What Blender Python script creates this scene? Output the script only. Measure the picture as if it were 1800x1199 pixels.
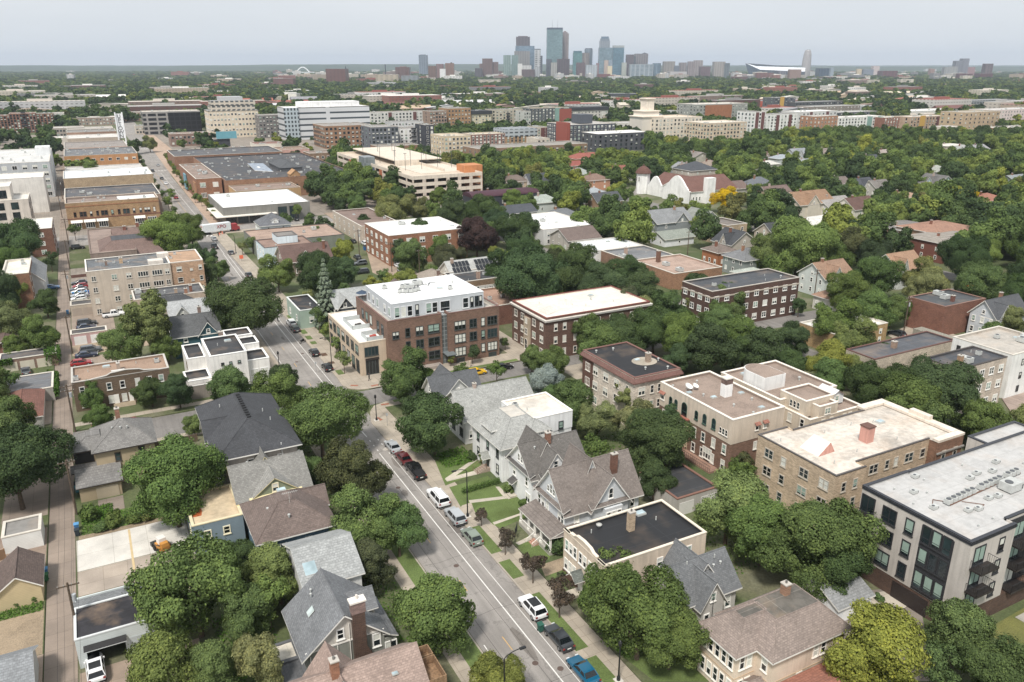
import bpy,math,random
import numpy as np
from mathutils import Vector,Matrix
SC=bpy.context.scene
for _o in list(bpy.data.objects):bpy.data.objects.remove(_o)
COL=SC.collection
R_=math.radians
rng=random.Random(7)

# ---------------------------------------------------------------- camera
H=65.0
FPX,CX,CY,HV=1400.0,900.0,599.5,114.0
TH=math.atan((CY-HV)/FPX)
PSI=math.atan(785.0/math.hypot(FPX,CY-HV))
FW=Vector((math.sin(PSI)*math.cos(TH),math.cos(PSI)*math.cos(TH),-math.sin(TH)))
RT=Vector((math.cos(PSI),-math.sin(PSI),0.0))
UP=RT.cross(FW)
cam_d=bpy.data.cameras.new('camera');cam=bpy.data.objects.new('camera',cam_d);COL.objects.link(cam)
cam.location=(0,0,H)
cam.matrix_world=Matrix.Translation((0,0,H)) @Matrix((RT,UP,-FW)).transposed().to_4x4()
cam_d.sensor_width=36.0;cam_d.lens=36.0*FPX/1800.0
cam_d.clip_start=1.0;cam_d.clip_end=60000.0
SC.camera=cam

# ---------------------------------------------------------------- world, sun, exposure
SUN_EL,SUN_AZ=R_(56),R_(226)  # azimuth: compass-like, clockwise from +Y
w=bpy.data.worlds.new('World');SC.world=w;w.use_nodes=True
nt=w.node_tree;nt.nodes.clear()
sky=nt.nodes.new('ShaderNodeTexSky');sky.sky_type='NISHITA';sky.sun_disc=False
sky.sun_elevation=SUN_EL;sky.sun_rotation=SUN_AZ
sky.air_density=1.0;sky.dust_density=3.0;sky.ozone_density=1.0
# thin, even high cloud over the blue: a grey-blue veil that breaks up slightly
tcw=nt.nodes.new('ShaderNodeTexCoord');mpw=nt.nodes.new('ShaderNodeMapping');mpw.inputs['Scale'].default_value=(1.2,1.2,5.0)
nzw=nt.nodes.new('ShaderNodeTexNoise');nzw.inputs['Scale'].default_value=1.6;nzw.inputs['Detail'].default_value=4.0
crw=nt.nodes.new('ShaderNodeValToRGB')
crw.color_ramp.elements[0].position=0.3;crw.color_ramp.elements[0].color=(7.1,7.5,7.9,1)
crw.color_ramp.elements[1].position=0.7;crw.color_ramp.elements[1].color=(8.1,8.4,8.65,1)
mxw=nt.nodes.new('ShaderNodeMix');mxw.data_type='RGBA';mxw.inputs['Factor'].default_value=0.93
bg=nt.nodes.new('ShaderNodeBackground');bg.inputs['Strength'].default_value=0.088
wo=nt.nodes.new('ShaderNodeOutputWorld')
nt.links.new(tcw.outputs['Generated'],mpw.inputs['Vector']);nt.links.new(mpw.outputs['Vector'],nzw.inputs['Vector'])
nt.links.new(nzw.outputs['Fac'],crw.inputs['Fac'])
nt.links.new(sky.outputs['Color'],mxw.inputs[6]);nt.links.new(crw.outputs['Color'],mxw.inputs[7])
nt.links.new(mxw.outputs[2],bg.inputs['Color']);nt.links.new(bg.outputs['Background'],wo.inputs['Surface'])
sl=bpy.data.lights.new('sun','SUN');sl.energy=3.3;sl.angle=R_(9);sl.color=(1.0,0.95,0.88)
so=bpy.data.objects.new('sun',sl);COL.objects.link(so)
sd=Vector((math.sin(SUN_AZ)*math.cos(SUN_EL),math.cos(SUN_AZ)*math.cos(SUN_EL),math.sin(SUN_EL)))
so.rotation_euler=sd.to_track_quat('Z','Y').to_euler();so.location=(0,0,300)
SC.view_settings.view_transform='Standard';SC.view_settings.look='None'
SC.view_settings.exposure=0.32;SC.view_settings.gamma=1.0
SC.render.engine='CYCLES'
SC.cycles.max_bounces=5;SC.cycles.diffuse_bounces=3;SC.cycles.glossy_bounces=2
SC.cycles.transmission_bounces=2;SC.cycles.volume_bounces=0;SC.cycles.transparent_max_bounces=4
SC.cycles.use_denoising=True

# ---------------------------------------------------------------- measuring helpers (photo pixel at a known height -> ground plan)
def G(u,v,z=0.0):
 d=FW*FPX+RT*(u-CX)-UP*(v-CY);t=(z-H)/d.z
 return (d.x*t,d.y*t)
def S(x,y,z=0.0):
 p=Vector((x,y,z-H));c=p.dot(FW)
 return (CX+FPX*p.dot(RT)/c,CY-FPX*p.dot(UP)/c)
def rect(px,h):
 q=[G(a,b,h) for a,b in px]
 return min(a for a,b in q),min(b for a,b in q),max(a for a,b in q),max(b for a,b in q)

# ---------------------------------------------------------------- materials (procedural)
def lin(c):
 if isinstance(c,str):
  c=[int(c[i:i+2],16)/255 for i in (0,2,4)]
 return tuple((x/12.92 if x<=.04045 else ((x+.055)/1.055)**2.4) for x in c)
MATS={}
class NB:
 def __init__(s,name):
  s.m=bpy.data.materials.new(name);s.m.use_nodes=True;s.t=s.m.node_tree;s.t.nodes.clear()
  s.out=s.n('ShaderNodeOutputMaterial');s.b=s.n('ShaderNodeBsdfPrincipled')
  s.t.links.new(s.b.outputs[0],s.out.inputs[0])
 def n(s,k,**kw):
  x=s.t.nodes.new(k)
  for a,b in kw.items():setattr(x,a,b)
  return x
 def l(s,a,b):s.t.links.new(a,b)
 def pos(s):
  if not hasattr(s,'_p'):s._p=s.n('ShaderNodeNewGeometry')
  return s._p.outputs['Position']
 def noise(s,scale,det=3,vec=None,rough=.55):
  x=s.n('ShaderNodeTexNoise');x.inputs['Scale'].default_value=scale;x.inputs['Detail'].default_value=det
  x.inputs['Roughness'].default_value=rough
  s.l(vec if vec is not None else s.pos(),x.inputs['Vector']);return x.outputs['Fac']
 def ramp(s,fac,stops):
  x=s.n('ShaderNodeValToRGB');e=x.color_ramp.elements
  while len(e)<len(stops):e.new(.5)
  for i,(p,c) in enumerate(stops):
   e[i].position=p;e[i].color=(c,c,c,1) if not hasattr(c,'__len__') else (*c[:3],1)
  s.l(fac,x.inputs['Fac']);return x.outputs['Color']
 def mul(s,a,b,f=1.0,mode='MULTIPLY'):
  x=s.n('ShaderNodeMix',data_type='RGBA',blend_type=mode)
  if hasattr(f,'links'):s.l(f,x.inputs[0])
  else:x.inputs[0].default_value=f
  for i,q in ((6,a),(7,b)):
   if hasattr(q,'links'):s.l(q,x.inputs[i])
   else:x.inputs[i].default_value=(*q[:3],1)
  return x.outputs[2]
 def math(s,op,a,b=0.0):
  x=s.n('ShaderNodeMath',operation=op)
  for i,q in ((0,a),(1,b)):
   if hasattr(q,'links'):s.l(q,x.inputs[i])
   else:x.inputs[i].default_value=q
  return x.outputs[0]
 def wallvec(s,sz=1.0):
  p=s.n('ShaderNodeSeparateXYZ');s.l(s.pos(),p.inputs[0])
  c=s.n('ShaderNodeCombineXYZ');s.l(s.math('ADD',p.outputs[0],p.outputs[1]),c.inputs[0])
  s.l(s.math('MULTIPLY',p.outputs[2],sz),c.inputs[1]);return c.outputs[0]
 def roofvec(s):
  g=s.n('ShaderNodeNewGeometry');n=s.n('ShaderNodeSeparateXYZ');s.l(g.outputs['Normal'],n.inputs[0])
  p=s.n('ShaderNodeSeparateXYZ');s.l(s.pos(),p.inputs[0])
  f=s.math('GREATER_THAN',s.math('ABSOLUTE',n.outputs[0]),s.math('ABSOLUTE',n.outputs[1]))
  x=s.n('ShaderNodeMix');s.l(f,x.inputs[0]);s.l(p.outputs[0],x.inputs[2]);s.l(p.outputs[1],x.inputs[3])
  c=s.n('ShaderNodeCombineXYZ');s.l(x.outputs[0],c.inputs[0]);s.l(s.math('MULTIPLY',p.outputs[2],1.3),c.inputs[1])
  return c.outputs[0]
def M(kind,col,extra=None):
 key=(kind,str(col),str(extra))
 if key in MATS:return MATS[key]
 c=lin(col) if len(str(col))>5 else (.2,.2,.2);b=NB(kind+'_'+str(col));rough=.85
 P=b.b.inputs;f_=dict(brick=.34,shingle=.3,stucco=.16,siding=.16,plain=.12,membrane=.1).get(kind,0);g_=sum(c)/3;c=tuple(k*(1-f_)+g_*f_ for k in c)
 if kind=='brick' and c[0]>c[1]*1.55:c=(c[0]*.97,c[1]*1.04,c[2]*.86)
 if kind=='stucco':
  a=b.ramp(b.noise(.35,4),[(.3,.86),(.7,1.05)]);q=b.ramp(b.noise(7,2),[(.3,.94),(.7,1.05)])
  sv=b.n('ShaderNodeMapping');sv.inputs['Scale'].default_value=(1.4,1.4,.09);b.l(b.pos(),sv.inputs[0])
  t=b.ramp(b.noise(1.3,3,sv.outputs[0]),[(.32,.84),(.55,1.0)])
  o=b.mul(b.mul(b.mul(c,a),q),t)
 elif kind=='brick':
  x=b.n('ShaderNodeTexBrick');b.l(b.wallvec(),x.inputs['Vector'])
  x.inputs['Scale'].default_value=1.0;x.inputs['Brick Width'].default_value=.42;x.inputs['Row Height'].default_value=.14
  x.inputs['Mortar Size'].default_value=.012;x.inputs['Color1'].default_value=(*[k*.72 for k in c],1)
  x.inputs['Color2'].default_value=(*[min(1,k*1.2) for k in c],1);x.inputs['Mortar'].default_value=(*[min(1,k*1.1+.05) for k in c],1)
  o=b.mul(x.outputs['Color'],b.ramp(b.noise(.4,4),[(.3,.78),(.7,1.12)]))
 elif kind=='siding':
  p=b.n('ShaderNodeSeparateXYZ');b.l(b.pos(),p.inputs[0])
  f=b.math('FRACT',b.math('MULTIPLY',p.outputs[2],4.2))
  o=b.mul(b.mul(c,b.ramp(f,[(0,.74),(.18,1.0),(1,1.0)])),b.ramp(b.noise(.5,3),[(.3,.88),(.7,1.04)]))
  rough=.6
 elif kind=='shingle':
  x=b.n('ShaderNodeTexBrick');b.l(b.roofvec(),x.inputs['Vector'])
  x.inputs['Scale'].default_value=1.0;x.inputs['Brick Width'].default_value=.34;x.inputs['Row Height'].default_value=.19
  x.inputs['Mortar Size'].default_value=.02;x.inputs['Color1'].default_value=(*[k*.84 for k in c],1)
  x.inputs['Color2'].default_value=(*[min(1,k*1.14) for k in c],1);x.inputs['Mortar'].default_value=(*[k*.74 for k in c],1)
  o=b.mul(x.outputs['Color'],b.ramp(b.noise(.4,5),[(.3,.85),(.72,1.1)]))
  o=b.mul(o,b.ramp(b.noise(4.0,3),[(.3,.82),(.7,1.14)]));rough=.95
 elif kind=='membrane':  # light or dark single-ply roof with ponding stains, seams and dust
  st=extra if extra is not None else .5
  a=b.ramp(b.noise(.16,6,rough=.65),[(.33,1-.55*st),(.44,1-.14*st),(.47,1-.3*st),(.5,1-.05*st),(.62,1.0),(.78,1-.2*st)])
  q=b.ramp(b.noise(1.1,5),[(.35,1-.3*st),(.6,1.0)])
  bt=b.n('ShaderNodeTexBrick');b.l(b.pos(),bt.inputs['Vector']);bt.offset=0
  bt.inputs['Scale'].default_value=1;bt.inputs['Brick Width'].default_value=12.0;bt.inputs['Row Height'].default_value=2.6
  bt.inputs['Mortar Size'].default_value=.045;k=.84 if sum(c)>.6 else 1.7
  bt.inputs['Color1'].default_value=(1,1,1,1);bt.inputs['Color2'].default_value=(.95,.95,.95,1);bt.inputs['Mortar'].default_value=(k,k,k,1)
  o=b.mul(b.mul(b.mul(c,a),q),bt.outputs['Color'])
  tint=b.mul(o,lin('b79a7c'),b.math('MULTIPLY',b.ramp(b.noise(.23,5),[(.5,0.0),(.75,.5*st)]),1.0),'MIX')
  o=tint;rough=.7
 elif kind=='gravel':
  a=b.ramp(b.noise(.2,6,rough=.65),[(.3,.66),(.42,.95),(.46,.82),(.5,1.0),(.75,1.15)]);q=b.ramp(b.noise(9,2),[(.3,.75),(.7,1.25)])
  o=b.mul(b.mul(c,a),q);rough=.98
 elif kind=='asphalt':
  sv=b.n('ShaderNodeMapping');sv.inputs['Scale'].default_value=(1.3,.05,1);b.l(b.pos(),sv.inputs[0])
  a=b.ramp(b.noise(1.0,4,sv.outputs[0]),[(.3,.82),(.7,1.12)])
  q=b.ramp(b.noise(.12,5),[(.35,.82),(.65,1.1)]);r=b.ramp(b.noise(12,2),[(.3,.86),(.7,1.12)])
  v=b.n('ShaderNodeTexVoronoi',feature='DISTANCE_TO_EDGE');v.inputs['Scale'].default_value=.16
  nn=b.n('ShaderNodeTexNoise');nn.inputs['Scale'].default_value=.8;b.l(b.pos(),nn.inputs['Vector'])
  vv=b.n('ShaderNodeMix',data_type='VECTOR');vv.inputs[0].default_value=.06;b.l(b.pos(),vv.inputs[4]);
  ad=b.n('ShaderNodeVectorMath',operation='MULTIPLY_ADD');b.l(nn.outputs['Color'],ad.inputs[0]);ad.inputs[1].default_value=(3,3,0);b.l(b.pos(),ad.inputs[2])
  b.l(ad.outputs[0],v.inputs['Vector'])
  cr=b.ramp(v.outputs['Distance'],[(0,.78),(.008,.84),(.014,1.0)])
  o=b.mul(b.mul(b.mul(b.mul(c,a),q),r),cr,1.0);rough=.9
 elif kind=='concrete':
  bt=b.n('ShaderNodeTexBrick');b.l(b.pos(),bt.inputs['Vector']);bt.offset=0
  e=extra or 1.6
  bt.inputs['Scale'].default_value=1;bt.inputs['Brick Width'].default_value=e;bt.inputs['Row Height'].default_value=e
  bt.inputs['Mortar Size'].default_value=.025;bt.inputs['Color1'].default_value=(.9,.9,.9,1);bt.inputs['Color2'].default_value=(1.05,1.04,1.02,1);bt.inputs['Mortar'].default_value=(.62,.6,.57,1)
  o=b.mul(b.mul(b.mul(c,bt.outputs['Color']),b.ramp(b.noise(.3,5),[(.3,.8),(.7,1.1)])),b.ramp(b.noise(6,3),[(.3,.92),(.7,1.06)]))
 elif kind=='grass':
  a=b.ramp(b.noise(.25,5),[(.3,lin('4d5a2c')),(.5,c),(.72,[k*1.25 for k in c])]);q=b.ramp(b.noise(6,3),[(.3,.7),(.7,1.25)])
  o=b.mul(a,q);rough=.95
 elif kind=='ground':
  a=b.ramp(b.noise(.08,6),[(.36,lin('4c5734')),(.5,lin('5a5f3e')),(.6,lin('7d7463')),(.72,lin('8d8678'))])
  f=b.ramp(b.noise(.006,6),[(.35,lin('44522f')),(.62,lin('54603c')),(.75,lin('8a8577'))])
  o=b.mul(a,f,.5,'MIX');o=b.mul(o,b.ramp(b.noise(3,3),[(.3,.75),(.7,1.2)]));rough=.98
 elif kind=='hill':
  o=b.ramp(b.noise(.0035,8,rough=.7),[(.35,lin('22351f')),(.55,lin('2f4229')),(.72,lin('55614a'))]);rough=.98
 elif kind=='glass':
  o=b.mul(c,b.ramp(b.noise(.45,2),[(.3,.6),(.7,1.5)]));rough=.07;P['Specular IOR Level'].default_value=.7
 elif kind=='tower':  # curtain wall: extra = (bay, floor, glass colour, mortar share)
  bay,fl,gc,ms=extra;c=tuple((k*.65+sum(c)/3*.35)*.82 for k in c);x=b.n('ShaderNodeTexBrick');b.l(b.wallvec(),x.inputs['Vector']);x.offset=0
  x.inputs['Scale'].default_value=1;x.inputs['Brick Width'].default_value=bay;x.inputs['Row Height'].default_value=fl
  x.inputs['Mortar Size'].default_value=ms;g=lin(gc);g=tuple((k*.6+sum(g)/3*.4)*.62 for k in g)
  x.inputs['Color1'].default_value=(*[k*.75 for k in g],1);x.inputs['Color2'].default_value=(*[k*1.3 for k in g],1);x.inputs['Mortar'].default_value=(*c,1)
  o=b.mul(x.outputs['Color'],b.ramp(b.noise(.02,4),[(.3,.85),(.7,1.1)]));rough=.35
 elif kind=='paint':
  oi=b.n('ShaderNodeObjectInfo');o=oi.outputs['Color'];rough=.32
  P['Coat Weight'].default_value=.6;P['Coat Roughness'].default_value=.12
 elif kind=='metal':
  o=b.mul(c,b.ramp(b.noise(2,3),[(.3,.85),(.7,1.08)]));rough=.45;P['Metallic'].default_value=extra or 0
 elif kind=='bark':
  o=b.mul(c,b.ramp(b.noise(4,4),[(.3,.6),(.7,1.3)]));rough=.95
 elif kind=='leaf':
  oi=b.n('ShaderNodeObjectInfo');at=b.n('ShaderNodeAttribute',attribute_name='tint')
  base=oi.outputs['Color'] if extra is None else b.ramp(oi.outputs['Random'],extra)
  o=b.mul(base,b.ramp(at.outputs['Fac'],[(0,(.6,.64,.58)),(.5,(1.16,1.15,1.12)),(1,(1.75,1.62,1.3))]))
  tr=b.n('ShaderNodeBsdfTranslucent');b.l(b.mul(o,(1.0,1.12,.7)),tr.inputs['Color'])
  mx=b.n('ShaderNodeMixShader');mx.inputs[0].default_value=.2;b.l(b.b.outputs[0],mx.inputs[1]);b.l(tr.outputs[0],mx.inputs[2])
  b.l(mx.outputs[0],b.out.inputs[0]);rough=.85;P['Specular IOR Level'].default_value=.15
 else:  # plain
  o=b.mul(c,b.ramp(b.noise(1.2,3),[(.3,.9),(.7,1.06)]));rough=extra or .8
 if hasattr(o,'links'):b.l(o,P['Base Color'])
 else:P['Base Color'].default_value=(*o,1)
 P['Roughness'].default_value=rough
 MATS[key]=b.m;return b.m

# ---------------------------------------------------------------- mesh building
class MB:
 def __init__(s):s.v=[];s.f=[];s.m=[];s.sm=[]
 def face(s,pts,m=0,sm=False):
  n=len(s.v);s.v+=[tuple(p) for p in pts];s.f.append(tuple(range(n,n+len(pts))));s.m.append(m);s.sm.append(sm)
 def box(s,x0,y0,z0,x1,y1,z1,m=0,top=None,bot=True):
  s.prism([(x0,y0),(x1,y0),(x1,y1),(x0,y1)],z0,z1,m,top,bot)
 def prism(s,p,z0,z1,m=0,top=None,bot=True):
  n=len(p)
  for i in range(n):
   a,c=p[i],p[(i+1) %n]
   s.face([(a[0],a[1],z0),(c[0],c[1],z0),(c[0],c[1],z1),(a[0],a[1],z1)],m)
  if top!=-1:s.face([(a,c,z1) for a,c in p],m if top is None else top)
  if bot:s.face([(a,c,z0) for a,c in reversed(p)],m)
 def slab(s,pts,th,m=0,me=1):
  lo=[(a,b,c-th) for a,b,c in pts];s.face(pts,m);s.face(lo[::-1],me);n=len(pts)
  for i in range(n):s.face([pts[i],lo[i],lo[(i+1) %n],pts[(i+1) %n]],me)
 def tube(s,p,q,r0,r1=None,n=6,m=0,cap=True,sm=True):
  p=Vector(p);q=Vector(q);r1=r0 if r1 is None else r1;d=(q-p).normalized()
  a=d.cross(Vector((0,0,1)) if abs(d.z)<.9 else Vector((1,0,0))).normalized();b=d.cross(a)
  A=[p+(a*math.cos(t)+b*math.sin(t))*r0 for t in [2*math.pi*i/n for i in range(n)]]
  B_=[q+(a*math.cos(t)+b*math.sin(t))*r1 for t in [2*math.pi*i/n for i in range(n)]]
  for i in range(n):s.face([A[i],B_[i],B_[(i+1) %n],A[(i+1) %n]],m,sm)
  if cap:s.face(B_[::-1],m);s.face(A,m)
 def lathe(s,cx,cy,prof,n=12,m=0):
  for (r0,z0),(r1,z1) in zip(prof,prof[1:]):
   for i in range(n):
    t0,t1=2*math.pi*i/n,2*math.pi*(i+1)/n
    q=[(cx+r0*math.cos(t0),cy+r0*math.sin(t0),z0),(cx+r0*math.cos(t1),cy+r0*math.sin(t1),z0),
      (cx+r1*math.cos(t1),cy+r1*math.sin(t1),z1),(cx+r1*math.cos(t0),cy+r1*math.sin(t0),z1)]
    if r0<1e-6:q=q[1:]
    elif r1<1e-6:q=q[:3]
    s.face(q,m,True)
 def mesh(s,name,mats):
  me=bpy.data.meshes.new(name);me.from_pydata(s.v,[],s.f)
  me.polygons.foreach_set('material_index',s.m);me.polygons.foreach_set('use_smooth',s.sm)
  for x in mats:me.materials.append(x)
  me.update();return me
def link(name,data,parent=None,loc=(0,0,0),rz=0.0,sc=None):
 o=bpy.data.objects.new(name,data);COL.objects.link(o)
 o.location=loc;o.rotation_euler=(0,0,rz)
 if sc is not None:o.scale=(sc,sc,sc) if not hasattr(sc,'__len__') else sc
 if parent is not None:o.parent=parent
 return o
def tag(o,label=None,cat=None,group=None,kind=None):
 if label:o['label']=label
 if cat:o['category']=cat
 if group:o['group']=group
 if kind:o['kind']=kind
 return o
def thing(name,label,cat,loc=(0,0,0),rz=0.0,group=None):
 return tag(link(name,None,None,loc,rz),label,cat,group)
def mk(name,mb,mats,parent=None,loc=(0,0,0),rz=0.0):
 return link(name,mb.mesh(name,mats if isinstance(mats,(list,tuple)) else [mats]),parent,loc,rz)
def clone(o,loc,rz=0.0,label=None,color=None,sc=None):
 c=o.copy();COL.objects.link(c);c.location=loc;c.rotation_euler=(0,0,rz)
 if label:c['label']=label
 if sc:c.scale=(sc,sc,sc)
 def rec(a,b):
  for ch in a.children:
   k=ch.copy();COL.objects.link(k);k.parent=b
   if color and k.name.startswith('body'):k.color=(*color,1)
   rec(ch,k)
 rec(o,c);return c

GLASS=[M('glass','20282b'),M('glass','2c3a3c'),M('glass','14191c')]
BLIND=M('plain','d5d6cc');BLIND2=M('plain','8fa79a')
WM={}
def win_meshes(w,h,style,fc,gi,bl,joined):
 key=(round(w,2),round(h,2),style,fc,gi,bl,joined)
 if key in WM:return WM[key]
 g=MB();f=MB() if not joined else g;k=0 if not joined else 2
 x0,x1=-w/2,w/2;fr=min(.1,w*.12)
 if style=='arch':
  n=8;r=w/2;pts=[(x0,0),(x1,0)]+[(r*math.cos(math.pi*i/n),h-r+r*math.sin(math.pi*i/n)) for i in range(n+1)]
  g.face([(a,-.03,b) for a,b in pts],0)
  for i in range(len(pts)):
   a,b=pts[i],pts[(i+1) %len(pts)]
   if (a[0]-b[0])**2+(a[1]-b[1])**2>1e-6:f.tube((a[0],-.04,a[1]),(b[0],-.04,b[1]),fr*.7,n=4,m=k,sm=False)
  f.box(x0,-.05,h*.42,x1,-.01,h*.42+.06,k)
 else:
  g.face([(x0,-.03,0),(x1,-.03,0),(x1,-.03,h),(x0,-.03,h)],0)
  for a,b,c,d in ((x0-.04,-.04,x1+.04,fr),(x0-.04,h-fr,x1+.04,h+.06),(x0-.04,fr,x0+fr,h-fr),(x1-fr,fr,x1+.04,h-fr)):
   f.box(a,-.08,b,c,0,d,k)
  if style in ('dh','pair','triple'):f.box(x0+fr,-.06,h*.48,x1-fr,-.005,h*.48+.07,k)
  nv={'pair':1,'triple':2,'slider':1,'quad':3,'grid':1}.get(style,0)
  for i in range(nv):
   xx=x0+w*(i+1)/(nv+1);q=.09 if style in ('pair','triple','quad') else .04
   f.box(xx-q,-.07,fr,xx+q,-.004,h-fr,k)
  if style in ('grid','low'):f.box(x0+fr,-.06,h*.3,x1-fr,-.005,h*.3+.06,k)
  if bl:
   b0={1:.5,2:.22,3:.02}[bl]*h
   g.face([(x0+fr,-.034,b0),(x1-fr,-.034,b0),(x1-fr,-.034,h-fr),(x0+fr,-.034,h-fr)],1)
 gm=[GLASS[gi],BLIND if bl!=2 else BLIND2];fm=M('plain',fc)
 if joined:r=(g.mesh('window',gm+[fm]),None,None)
 else:
  sm_=MB();sm_.box(x0-.1,-.14,-.14,x1+.1,0,-.02)
  r=(g.mesh('window',gm),f.mesh('frame',[fm]),sm_.mesh('sill',[fm]))
 WM[key]=r;return r

class B:
 """one building: an Empty at its near-left ground corner, parts as children, local metres"""
 def __init__(s,name,label,cat,r,group=None,sh=None,base=0.0,hh=8.0,det=1):
  s.x0,s.y0,s.x1,s.y1=r;s.w=s.x1-s.x0;s.d=s.y1-s.y0;s.det=det;s.h=hh
  s.root=thing(name,label,cat,(s.x0,s.y0,base),0,group);s.wins=[]
  FOOT.append((s.x0,s.y0,s.x1,s.y1,hh,sh));s.fc='e8e6e0'
 def part(s,name,mb,mats,parent=None,label=None):
  o=mk(name,mb,mats,parent or s.root)
  if label:o['label']=label
  return o
 def win(s,face,u,z,w,h,style='dh',off=None,fc=None,bl=None,sill=True):
  if bl is None:bl=rng.choice([0,0,1,0,3,1,0,2])
  off=(0 if face in 'SW' else (s.w if face=='E' else s.d)) if off is None else off
  loc=(u,off,z) if face in 'SN' else (off,u,z)
  s.wins.append((loc,{'S':0,'W':-math.pi/2,'E':math.pi/2,'N':math.pi}[face],w,h,style,fc or s.fc,rng.choice([0,0,1,2]),bl,sill))
 def grid(s,face,n,fl,w,h,style='dh',z0=.9,fh=3.0,a=None,b=None,off=None,fc=None,skip=()):
  L=s.w if face in 'SN' else s.d;a=0 if a is None else a;b=L if b is None else b
  for j in range(fl):
   for i in range(n):
    if (i,j) in skip:continue
    s.win(face,a+(b-a)*(i+.5)/n,z0+j*fh,w,h,style,off,fc)
 def done(s):
  ws=sorted(s.wins,key=lambda q:(Vector(q[0])+s.root.location-Vector((0,0,H))).length)
  for i,(loc,rz,w_,h_,st,fc,gi,bl,sill) in enumerate(ws):
   if i<98:
    g,f,sl_=win_meshes(w_,h_,st,fc,gi,bl,s.det==0)
    o=link('window',g,s.root,loc,rz)
    if f:link('frame',f,o)
    if sl_ and sill and s.det>1:link('sill',sl_,o)
  if len(ws)>98:
   mb=MB();mats=[]
   for (loc,rz,w_,h_,st,fc,gi,bl,sill) in ws[98:]:
    g=win_meshes(w_,h_,st,fc,gi,bl,True)[0];c,sn=math.cos(rz),math.sin(rz)
    idx=[]
    for m_ in g.materials:
     if m_ not in mats:mats.append(m_)
     idx.append(mats.index(m_))
    for p in g.polygons:
     mb.face([(loc[0]+g.vertices[k].co.x*c-g.vertices[k].co.y*sn,loc[1]+g.vertices[k].co.x*sn+g.vertices[k].co.y*c,loc[2]+g.vertices[k].co.z) for k in p.vertices],idx[p.material_index])
   tag(s.part('windows',mb,mats),kind='stuff')
  return s
FOOT=[]
def flatvol(mw,mr,mc,x0,y0,x1,y1,z0,h,par=.5,t=.3,skip=''):
 """walls with a sunk flat roof behind a parapet and a coping that stands 5 cm proud; skip = sides that join a neighbour"""
 tw,te,ts,tn=[0 if k in skip else t for k in 'WESN'];zi=h-par;X0,Y0,X1,Y1=x0+tw,y0+ts,x1-te,y1-tn
 for k,a,b in (('S',(x0,y0),(x1,y0)),('E',(x1,y0),(x1,y1)),('N',(x1,y1),(x0,y1)),('W',(x0,y1),(x0,y0))):
  mw.face([(a[0],a[1],z0),(b[0],b[1],z0),(b[0],b[1],h if k not in skip else zi),(a[0],a[1],h if k not in skip else zi)])
 mr.face([(X0,Y0,zi),(X1,Y0,zi),(X1,Y1,zi),(X0,Y1,zi)])
 for k,a,b in (('W',(X0,Y0),(X0,Y1)),('N',(X0,Y1),(X1,Y1)),('E',(X1,Y1),(X1,Y0)),('S',(X1,Y0),(X0,Y0))):
  if k not in skip:mr.face([(a[0],a[1],zi),(b[0],b[1],zi),(b[0],b[1],h),(a[0],a[1],h)])
 e=.05;c=.14;ew,ee=(e if tw else 0),(e if te else 0)
 for k,q in (('S',(x0-ew,y0-e,x1+ee,Y0+e)),('N',(x0-ew,Y1-e,x1+ee,y1+e)),('W',(x0-e,Y0+e,X0+e,Y1-e)),('E',(X1-e,Y0+e,x1+e,Y1-e))):
  if k not in skip:mc.box(q[0],q[1],h,q[2],q[3],h+c)
def gable(mw,mr,x0,y0,x1,y1,z0,ze,zr,axis='x',oh=.5,th=.2,walls=True):
 if walls:
  for a,b in (((x0,y0),(x1,y0)),((x1,y0),(x1,y1)),((x1,y1),(x0,y1)),((x0,y1),(x0,y0))):
   mw.face([(a[0],a[1],z0),(b[0],b[1],z0),(b[0],b[1],ze),(a[0],a[1],ze)])
 if axis=='x':
  ym=(y0+y1)/2;k=(zr-ze)/(ym-y0);dz=oh*k
  for x in (x0,x1):
   if mw:mw.face([(x,y0,ze),(x,y1,ze),(x,ym,zr)] if x==x1 else [(x,y1,ze),(x,y0,ze),(x,ym,zr)])
  mr.slab([(x0-oh,y0-oh,ze-dz+.15),(x1+oh,y0-oh,ze-dz+.15),(x1+oh,ym,zr+.15),(x0-oh,ym,zr+.15)],th)
  mr.slab([(x1+oh,y1+oh,ze-dz+.15),(x0-oh,y1+oh,ze-dz+.15),(x0-oh,ym,zr+.15),(x1+oh,ym,zr+.15)],th)
  mr.tube((x0-oh,ym,zr+.13),(x1+oh,ym,zr+.13),.1,n=5)
 else:
  xm=(x0+x1)/2;k=(zr-ze)/(xm-x0);dz=oh*k
  for y in (y0,y1):
   if mw:mw.face([(x0,y,ze),(x1,y,ze),(xm,y,zr)] if y==y0 else [(x1,y,ze),(x0,y,ze),(xm,y,zr)])
  mr.slab([(x0-oh,y1+oh,ze-dz+.15),(x0-oh,y0-oh,ze-dz+.15),(xm,y0-oh,zr+.15),(xm,y1+oh,zr+.15)],th)
  mr.slab([(x1+oh,y0-oh,ze-dz+.15),(x1+oh,y1+oh,ze-dz+.15),(xm,y1+oh,zr+.15),(xm,y0-oh,zr+.15)],th)
  mr.tube((xm,y0-oh,zr+.13),(xm,y1+oh,zr+.13),.1,n=5)
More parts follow.
